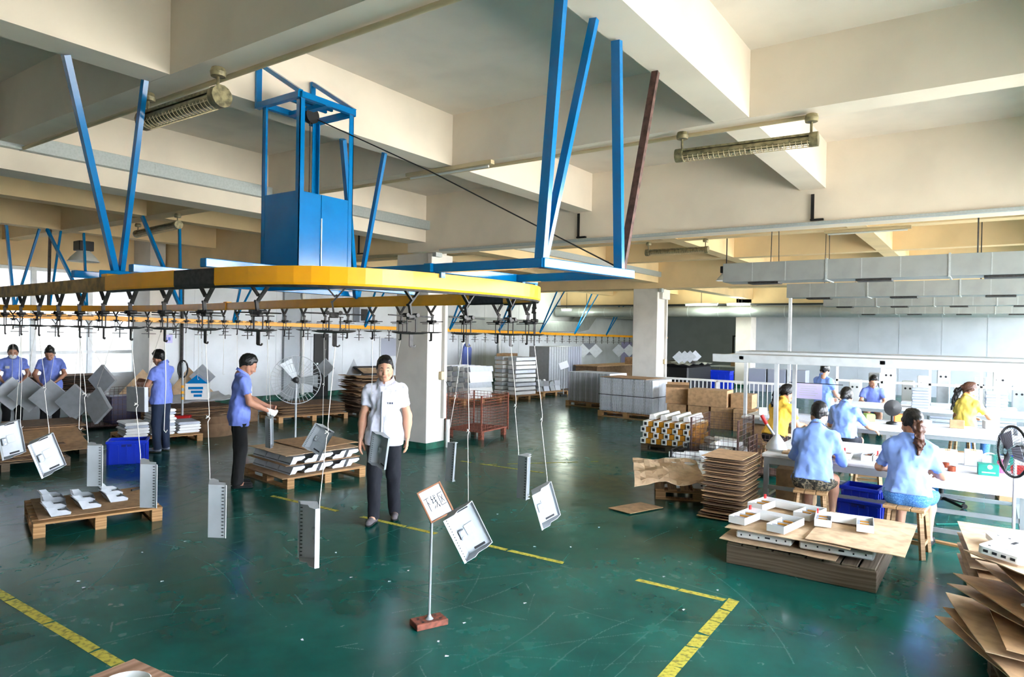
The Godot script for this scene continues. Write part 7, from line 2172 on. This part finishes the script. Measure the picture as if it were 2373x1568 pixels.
# ---------------------------------------------------------------- lamps, trays, ducts
func caged_lamp(label: String, a: Vector3, b: Vector3, drop: float, r := 0.05) -> void:
	# a tube in a wire cage hung below a conduit; a and b are the tube's ends
	var o := thing("caged_lamp", label, "lamp", a)
	var d := (b - a)
	var L := d.length()
	d = d / L
	var sd := d.cross(Vector3.UP).normalized()
	part(o, "glass_tube", MB.new().tube([d * 0.06, d * (L - 0.06)], r * 0.62, 12), M.lamp_brass)
	part(o, "back_plate", MB.new().bar(d * 0.05 + Vector3(0, r * 0.8, 0), d * (L - 0.05) + Vector3(0, r * 0.8, 0), r * 0.9, r * 0.35), M.lamp_brass)
	for e in [0.0, L]:
		part(o, "end_cap", MB.new().tube([d * (e - (0.0 if e == 0.0 else 0.06)), d * (e + (0.06 if e == 0.0 else 0.0))], r * 1.15, 14), M.lamp_brass)
	var n := int(L / 0.045)
	var mb := MB.new()
	for i in n:
		var c := d * (0.07 + (L - 0.14) * i / (n - 1.0))
		var ring := []
		for k in 11:
			var an := -PI * 0.1 - PI * 0.8 * k / 10.0
			ring.append(c + sd * cos(an) * r * 1.1 + Vector3(0, sin(an) * r * 1.1, 0))
		mb.tube(ring, 0.003, 4, false)
	for an in [-0.5, -1.57, -2.6]:
		mb.tube([d * 0.05 + sd * cos(an) * r * 1.1 + Vector3(0, sin(an) * r * 1.1, 0), d * (L - 0.05) + sd * cos(an) * r * 1.1 + Vector3(0, sin(an) * r * 1.1, 0)], 0.003, 4, false)
	part(o, "wire_cage", mb, M.conduit).set_meta("kind", "stuff")
	for e in [0.05, L - 0.05]:
		part(o, "hanger", MB.new().cyl(d * e + Vector3(0, r, 0), d * e + Vector3(0, drop, 0), 0.010, 8), M.lamp_brass)
		part(o, "junction_box", MB.new().lathe([Vector2(0.001, -0.03), Vector2(0.045, -0.028), Vector2(0.05, 0.0), Vector2(0.04, 0.028), Vector2(0.001, 0.03)], 12, Transform3D(Basis.IDENTITY, d * e + Vector3(0, drop, 0))), M.lamp_brass)

func duct(label: String, x: float, z0: float, z1: float, y0: float, h: float, w: float) -> void:
	var o := thing("air_duct", label, "duct", Vector3(x, y0, z0))
	var n := int((z1 - z0) / 1.15)
	for i in n:
		var a := (z1 - z0) * i / n
		var b := (z1 - z0) * (i + 1) / n
		part(o, "duct_section", MB.new().mm(Vector3(-w * 0.5, 0, a + 0.004), Vector3(w * 0.5, h, b - 0.004), 0.004), M.galv_duct)
		part(o, "flange", MB.new().mm(Vector3(-w * 0.5 - 0.012, -0.012, b - 0.012), Vector3(w * 0.5 + 0.012, h + 0.012, b + 0.012)), M.galv)
		for q in [0.30, 0.62]:
			part(o, "seam", MB.new().mm(Vector3(-w * 0.5 - 0.003, 0.002, lerpf(a, b, q)), Vector3(w * 0.5 + 0.003, h - 0.002, lerpf(a, b, q) + 0.012)), M.galv)
		part(o, "vent", MB.new().mm(Vector3(-w * 0.5 + 0.05, -0.030, lerpf(a, b, 0.25)), Vector3(w * 0.1, -0.002, lerpf(a, b, 0.55)), 0.005), M.dark_steel)
	for q in [0.12, 0.55, 0.9]:
		for s in [-1, 1]:
			part(o, "hanger_wire", MB.new().cyl(Vector3(s * w * 0.45, h, (z1 - z0) * q), Vector3(s * w * 0.3, 4.21 - y0, (z1 - z0) * q), 0.006, 5), M.dark_steel)

func bell_lamp(label: String, at: Vector3, r: float) -> void:
	var o := thing("bell_lamp", label, "lamp", at)
	part(o, "ballast", MB.new().mm(Vector3(-r * 0.5, 0.0, -r * 0.5), Vector3(r * 0.5, r * 0.7, r * 0.5), 0.01), M.black_iron)
	part(o, "shade", MB.new().lathe([Vector2(r, -r * 0.75), Vector2(r * 0.85, -r * 0.5), Vector2(r * 0.4, 0.0), Vector2(r * 0.2, 0.01)], 24), M.lamp_white)
	part(o, "rim", MB.new().lathe([Vector2(r * 0.98, -r * 0.78), Vector2(r * 1.04, -r * 0.77), Vector2(r * 1.03, -r * 0.73)], 24), M.pale_steel)
	part(o, "hook", MB.new().cyl(Vector3(0, r * 0.7, 0), Vector3(0, 4.21 - at.y, 0), 0.012, 6), M.black_iron)

func strap(label: String, a: Vector3, b: Vector3, w := 0.035) -> void:
	var o := thing("hanger_strap", label, "bracket", b)
	part(o, "strap_bar", MB.new().bar(a - b, Vector3.ZERO, w, 0.012, Vector3.RIGHT), M.black_iron)
	part(o, "strap_foot", MB.new().box(Vector3(0.0, 0.0, 0.05), Vector3(w * 1.2, 0.02, 0.14)), M.black_iron)

func make_services() -> void:
	caged_lamp("unlit caged tube lamp under the ceiling beam near the blue tower", Vector3(2.50, 3.47, -5.0), Vector3(2.50, 3.47, -4.03), 0.16, 0.062)
	caged_lamp("unlit caged tube lamp under the ceiling beam over the window side", Vector3(5.40, 3.48, -2.16), Vector3(5.47, 3.48, -1.08), 0.16, 0.048)
	caged_lamp("small caged lamp under the cream beams left of the tower", Vector3(5.70, 3.52, -11.6), Vector3(5.50, 3.52, -9.95), 0.14, 0.055)
	caged_lamp("caged tube lamp beyond the main beam right of the blue hangers", Vector3(11.65, 3.50, -5.2), Vector3(11.68, 3.50, -4.05), 0.16, 0.055)
	var o := thing("conduit", "tan painted conduit pipe under the near cross beam", "conduit", Vector3(2.66, 3.672, -8.0))
	part(o, "pipe", MB.new().cyl(Vector3.ZERO, Vector3(-0.02, 0, 9.0), 0.018, 10), M.conduit)
	o = thing("conduit", "tan painted conduit pipe under the second cross beam", "conduit", Vector3(5.52, 3.675, -7.4))
	part(o, "pipe", MB.new().cyl(Vector3.ZERO, Vector3(0.02, 0, 6.3), 0.017, 10), M.conduit)
	o = thing("batten_lamp", "slim unlit batten lamp under the second cross beam beyond the tower", "lamp", Vector3(5.40, 3.655, -5.2))
	part(o, "channel", MB.new().mm(Vector3(-0.03, 0, 0), Vector3(0.03, 0.04, 1.15), 0.003), M.conduit)
	part(o, "lamp_tube", MB.new().cyl(Vector3(0, -0.016, 0.05), Vector3(0, -0.016, 1.1), 0.013, 8), M.lamp_white)
	o = thing("batten_lamp", "slim unlit batten lamp under the beam over the second bench", "lamp", Vector3(11.75, 3.655, -2.2))
	part(o, "channel", MB.new().mm(Vector3(-0.03, 0, 0), Vector3(0.03, 0.04, 1.2), 0.003), M.conduit)
	part(o, "lamp_tube", MB.new().cyl(Vector3(0, -0.016, 0.05), Vector3(0, -0.016, 1.15), 0.013, 8), M.lamp_white)
	# cable trays
	o = thing("cable_tray", "galvanised cable tray along the main beam, turning down at the wide column", "cable tray", Vector3(0, 0, -7.62))
	for k in 4:
		part(o, "tray_length", MB.new().mm(Vector3(-4.0 + k * 3.14, 3.655, -0.02), Vector3(-4.0 + (k + 1) * 3.14 - 0.008, 3.80, 0.06), 0.003), M.galv)
	part(o, "tray_elbow", MB.new().mm(Vector3(8.56, 3.24, -0.02), Vector3(8.72, 3.80, 0.06), 0.003), M.galv)
	part(o, "splice_plate", MB.new().mm(Vector3(3.9, 3.68, 0.058), Vector3(4.02, 3.78, 0.063)), M.galv)
	o = thing("cable_tray", "galvanised cable tray along the main beam between the two cream columns", "cable tray", Vector3(0, 0, -7.62))
	for k in 3:
		part(o, "tray_length", MB.new().mm(Vector3(9.3 + k * 2.95, 3.62, -0.02), Vector3(9.3 + (k + 1) * 2.95 - 0.008, 3.76, 0.06), 0.003), M.galv)
	part(o, "tray_elbow", MB.new().mm(Vector3(18.05, 3.2, -0.02), Vector3(18.2, 3.76, 0.06), 0.003), M.galv)
	o = thing("cable_tray", "thin grey cable tray along the underside of the deep cross beam", "cable tray", Vector3(8.36, 3.285, -7.3))
	part(o, "tray_length", MB.new().mm(Vector3(-0.03, 0, 0), Vector3(0.03, 0.035, 9.6), 0.003), M.galv)
	strap("black hanger strap holding the cable tray near the dark corner", Vector3(2.38, 4.21, -7.54), Vector3(2.38, 3.64, -7.54))
	strap("second black hanger strap on the cable tray near the dark corner", Vector3(2.28, 4.21, -7.54), Vector3(2.28, 3.64, -7.54))
	strap("black hanger strap behind the blue tower", Vector3(5.80, 4.20, -7.55), Vector3(5.80, 3.85, -7.55))
	strap("black hanger strap on the deep beam between the blue hangers", Vector3(8.37, 3.68, -4.76), Vector3(8.37, 3.345, -4.76))
	strap("black hanger strap on the deep beam near the unlit lamp", Vector3(8.37, 3.64, -1.70), Vector3(8.37, 3.345, -1.70))
	strap("black hanger strap high over the far white wall", Vector3(8.36, 3.7, -9.2), Vector3(8.36, 3.345, -9.2))
	# bell lamps
	bell_lamp("white bell lamp with black ballast above the far windows", Vector3(5.95, 3.40, -14.1), 0.26)
	bell_lamp("white bell lamp at the end of the foremost air duct", Vector3(14.1, 3.30, -4.5), 0.20)
	# rectangular ducts over the benches
	duct("foremost rectangular galvanised air duct over the benches", 10.35, -3.28, 2.4, 2.80, 0.275, 0.5)
	duct("second rectangular galvanised air duct over the benches", 14.3, -3.30, 2.4, 2.775, 0.27, 0.5)
	duct("third rectangular galvanised air duct over the benches", 18.2, -3.36, 2.4, 2.765, 0.26, 0.5)
	duct("farthest rectangular galvanised air duct before the round duct", 22.4, -3.40, 2.4, 2.72, 0.26, 0.5)
	o = thing("round_duct", "long round galvanised duct along the grey partition", "duct", Vector3(26.7, 2.96, -16.2))
	for k in 15:
		part(o, "duct_section", MB.new().cyl(Vector3(0, 0, k * 1.24), Vector3(0, 0, (k + 1) * 1.24 - 0.01), 0.215, 24), M.galv_duct)
		part(o, "seam_ring", MB.new().cyl(Vector3(0, 0, (k + 1) * 1.24 - 0.02), Vector3(0, 0, (k + 1) * 1.24 + 0.01), 0.222, 24), M.galv)
	for k in 5:
		part(o, "hanger_rod", MB.new().cyl(Vector3(0, 0.2, 1.5 + k * 3.4), Vector3(0, 1.24, 1.5 + k * 3.4), 0.012, 6), M.black_iron)
	part(o, "support_rail", MB.new().box(Vector3(-0.1, 0.27, 9.0), Vector3(0.05, 0.05, 18.0)), M.black_iron)
	o = thing("wall_duct", "flat blue-grey duct along the far wall with a swan-neck step", "duct", Vector3(0, 0, -15.75))
	for k in 5:
		part(o, "duct_section", MB.new().mm(Vector3(17.6 + k * 2.0, 2.08, -0.35), Vector3(17.6 + (k + 1) * 2.0 - 0.01, 2.54, 0.25), 0.004), M.galv_duct)
	part(o, "swan_neck", MB.new().prism(PackedVector2Array([Vector2(27.6, 2.08), Vector2(28.4, 2.2), Vector2(29.2, 2.8), Vector2(30.0, 2.8), Vector2(30.0, 3.22), Vector2(28.8, 3.22), Vector2(28.0, 2.7), Vector2(27.6, 2.54)]), -0.35, 0.25), M.galv_duct)
	for k in 3:
		part(o, "duct_section", MB.new().mm(Vector3(30.0 + k * 2.2, 2.8, -0.35), Vector3(30.0 + (k + 1) * 2.2 - 0.01, 3.22, 0.25), 0.004), M.galv_duct)
	# lit lamps far down the hall; the last is added to brighten the dim bay
	for q in [[Vector3(25.4, 3.0, -15.2), 0.5, "lit lamp above the far end of the white wall"], [Vector3(26.0, 3.20, -9.9), 1.3, "lit tube lamp above the round duct"], [Vector3(26.1, 3.20, -8.3), 0.9, "second lit tube lamp above the round duct beside the partition column"], [Vector3(31.5, 3.20, -12.2), 1.3, "added tube lamp brightening the dim bay"]]:
		o = thing("lit_lamp", q[2], "lamp", q[0])
		part(o, "lamp_housing", MB.new().mm(Vector3(-0.06, 0.03, 0), Vector3(0.06, 0.07, q[1])), M.lamp_white)
		part(o, "lamp_tube", MB.new().cyl(Vector3(0, 0, 0.02), Vector3(0, 0, q[1] - 0.02), 0.035, 10), M.tube_glow)
		part(o, "hanger_rod", MB.new().cyl(Vector3(0, 0.07, q[1] * 0.5), Vector3(0, 1.0, q[1] * 0.5), 0.01, 6), M.black_iron)
		var l := OmniLight3D.new()
		l.name = "lamp_light"
		l.light_color = Color(0.95, 1.0, 0.93)
		l.light_energy = 2.5
		l.light_size = 0.35
		l.omni_range = 60.0
		l.omni_attenuation = 2.0
		l.shadow_enabled = true
		l.position = Vector3(0, -0.10, q[1] * 0.5)
		o.add_child(l)

func _ready() -> void:
	make_view()
	make_materials()
	make_hall()
	make_conveyor()
	make_tower()
	make_hanging()
	make_left()
	make_right()
	make_people()
	make_back()
	make_services()
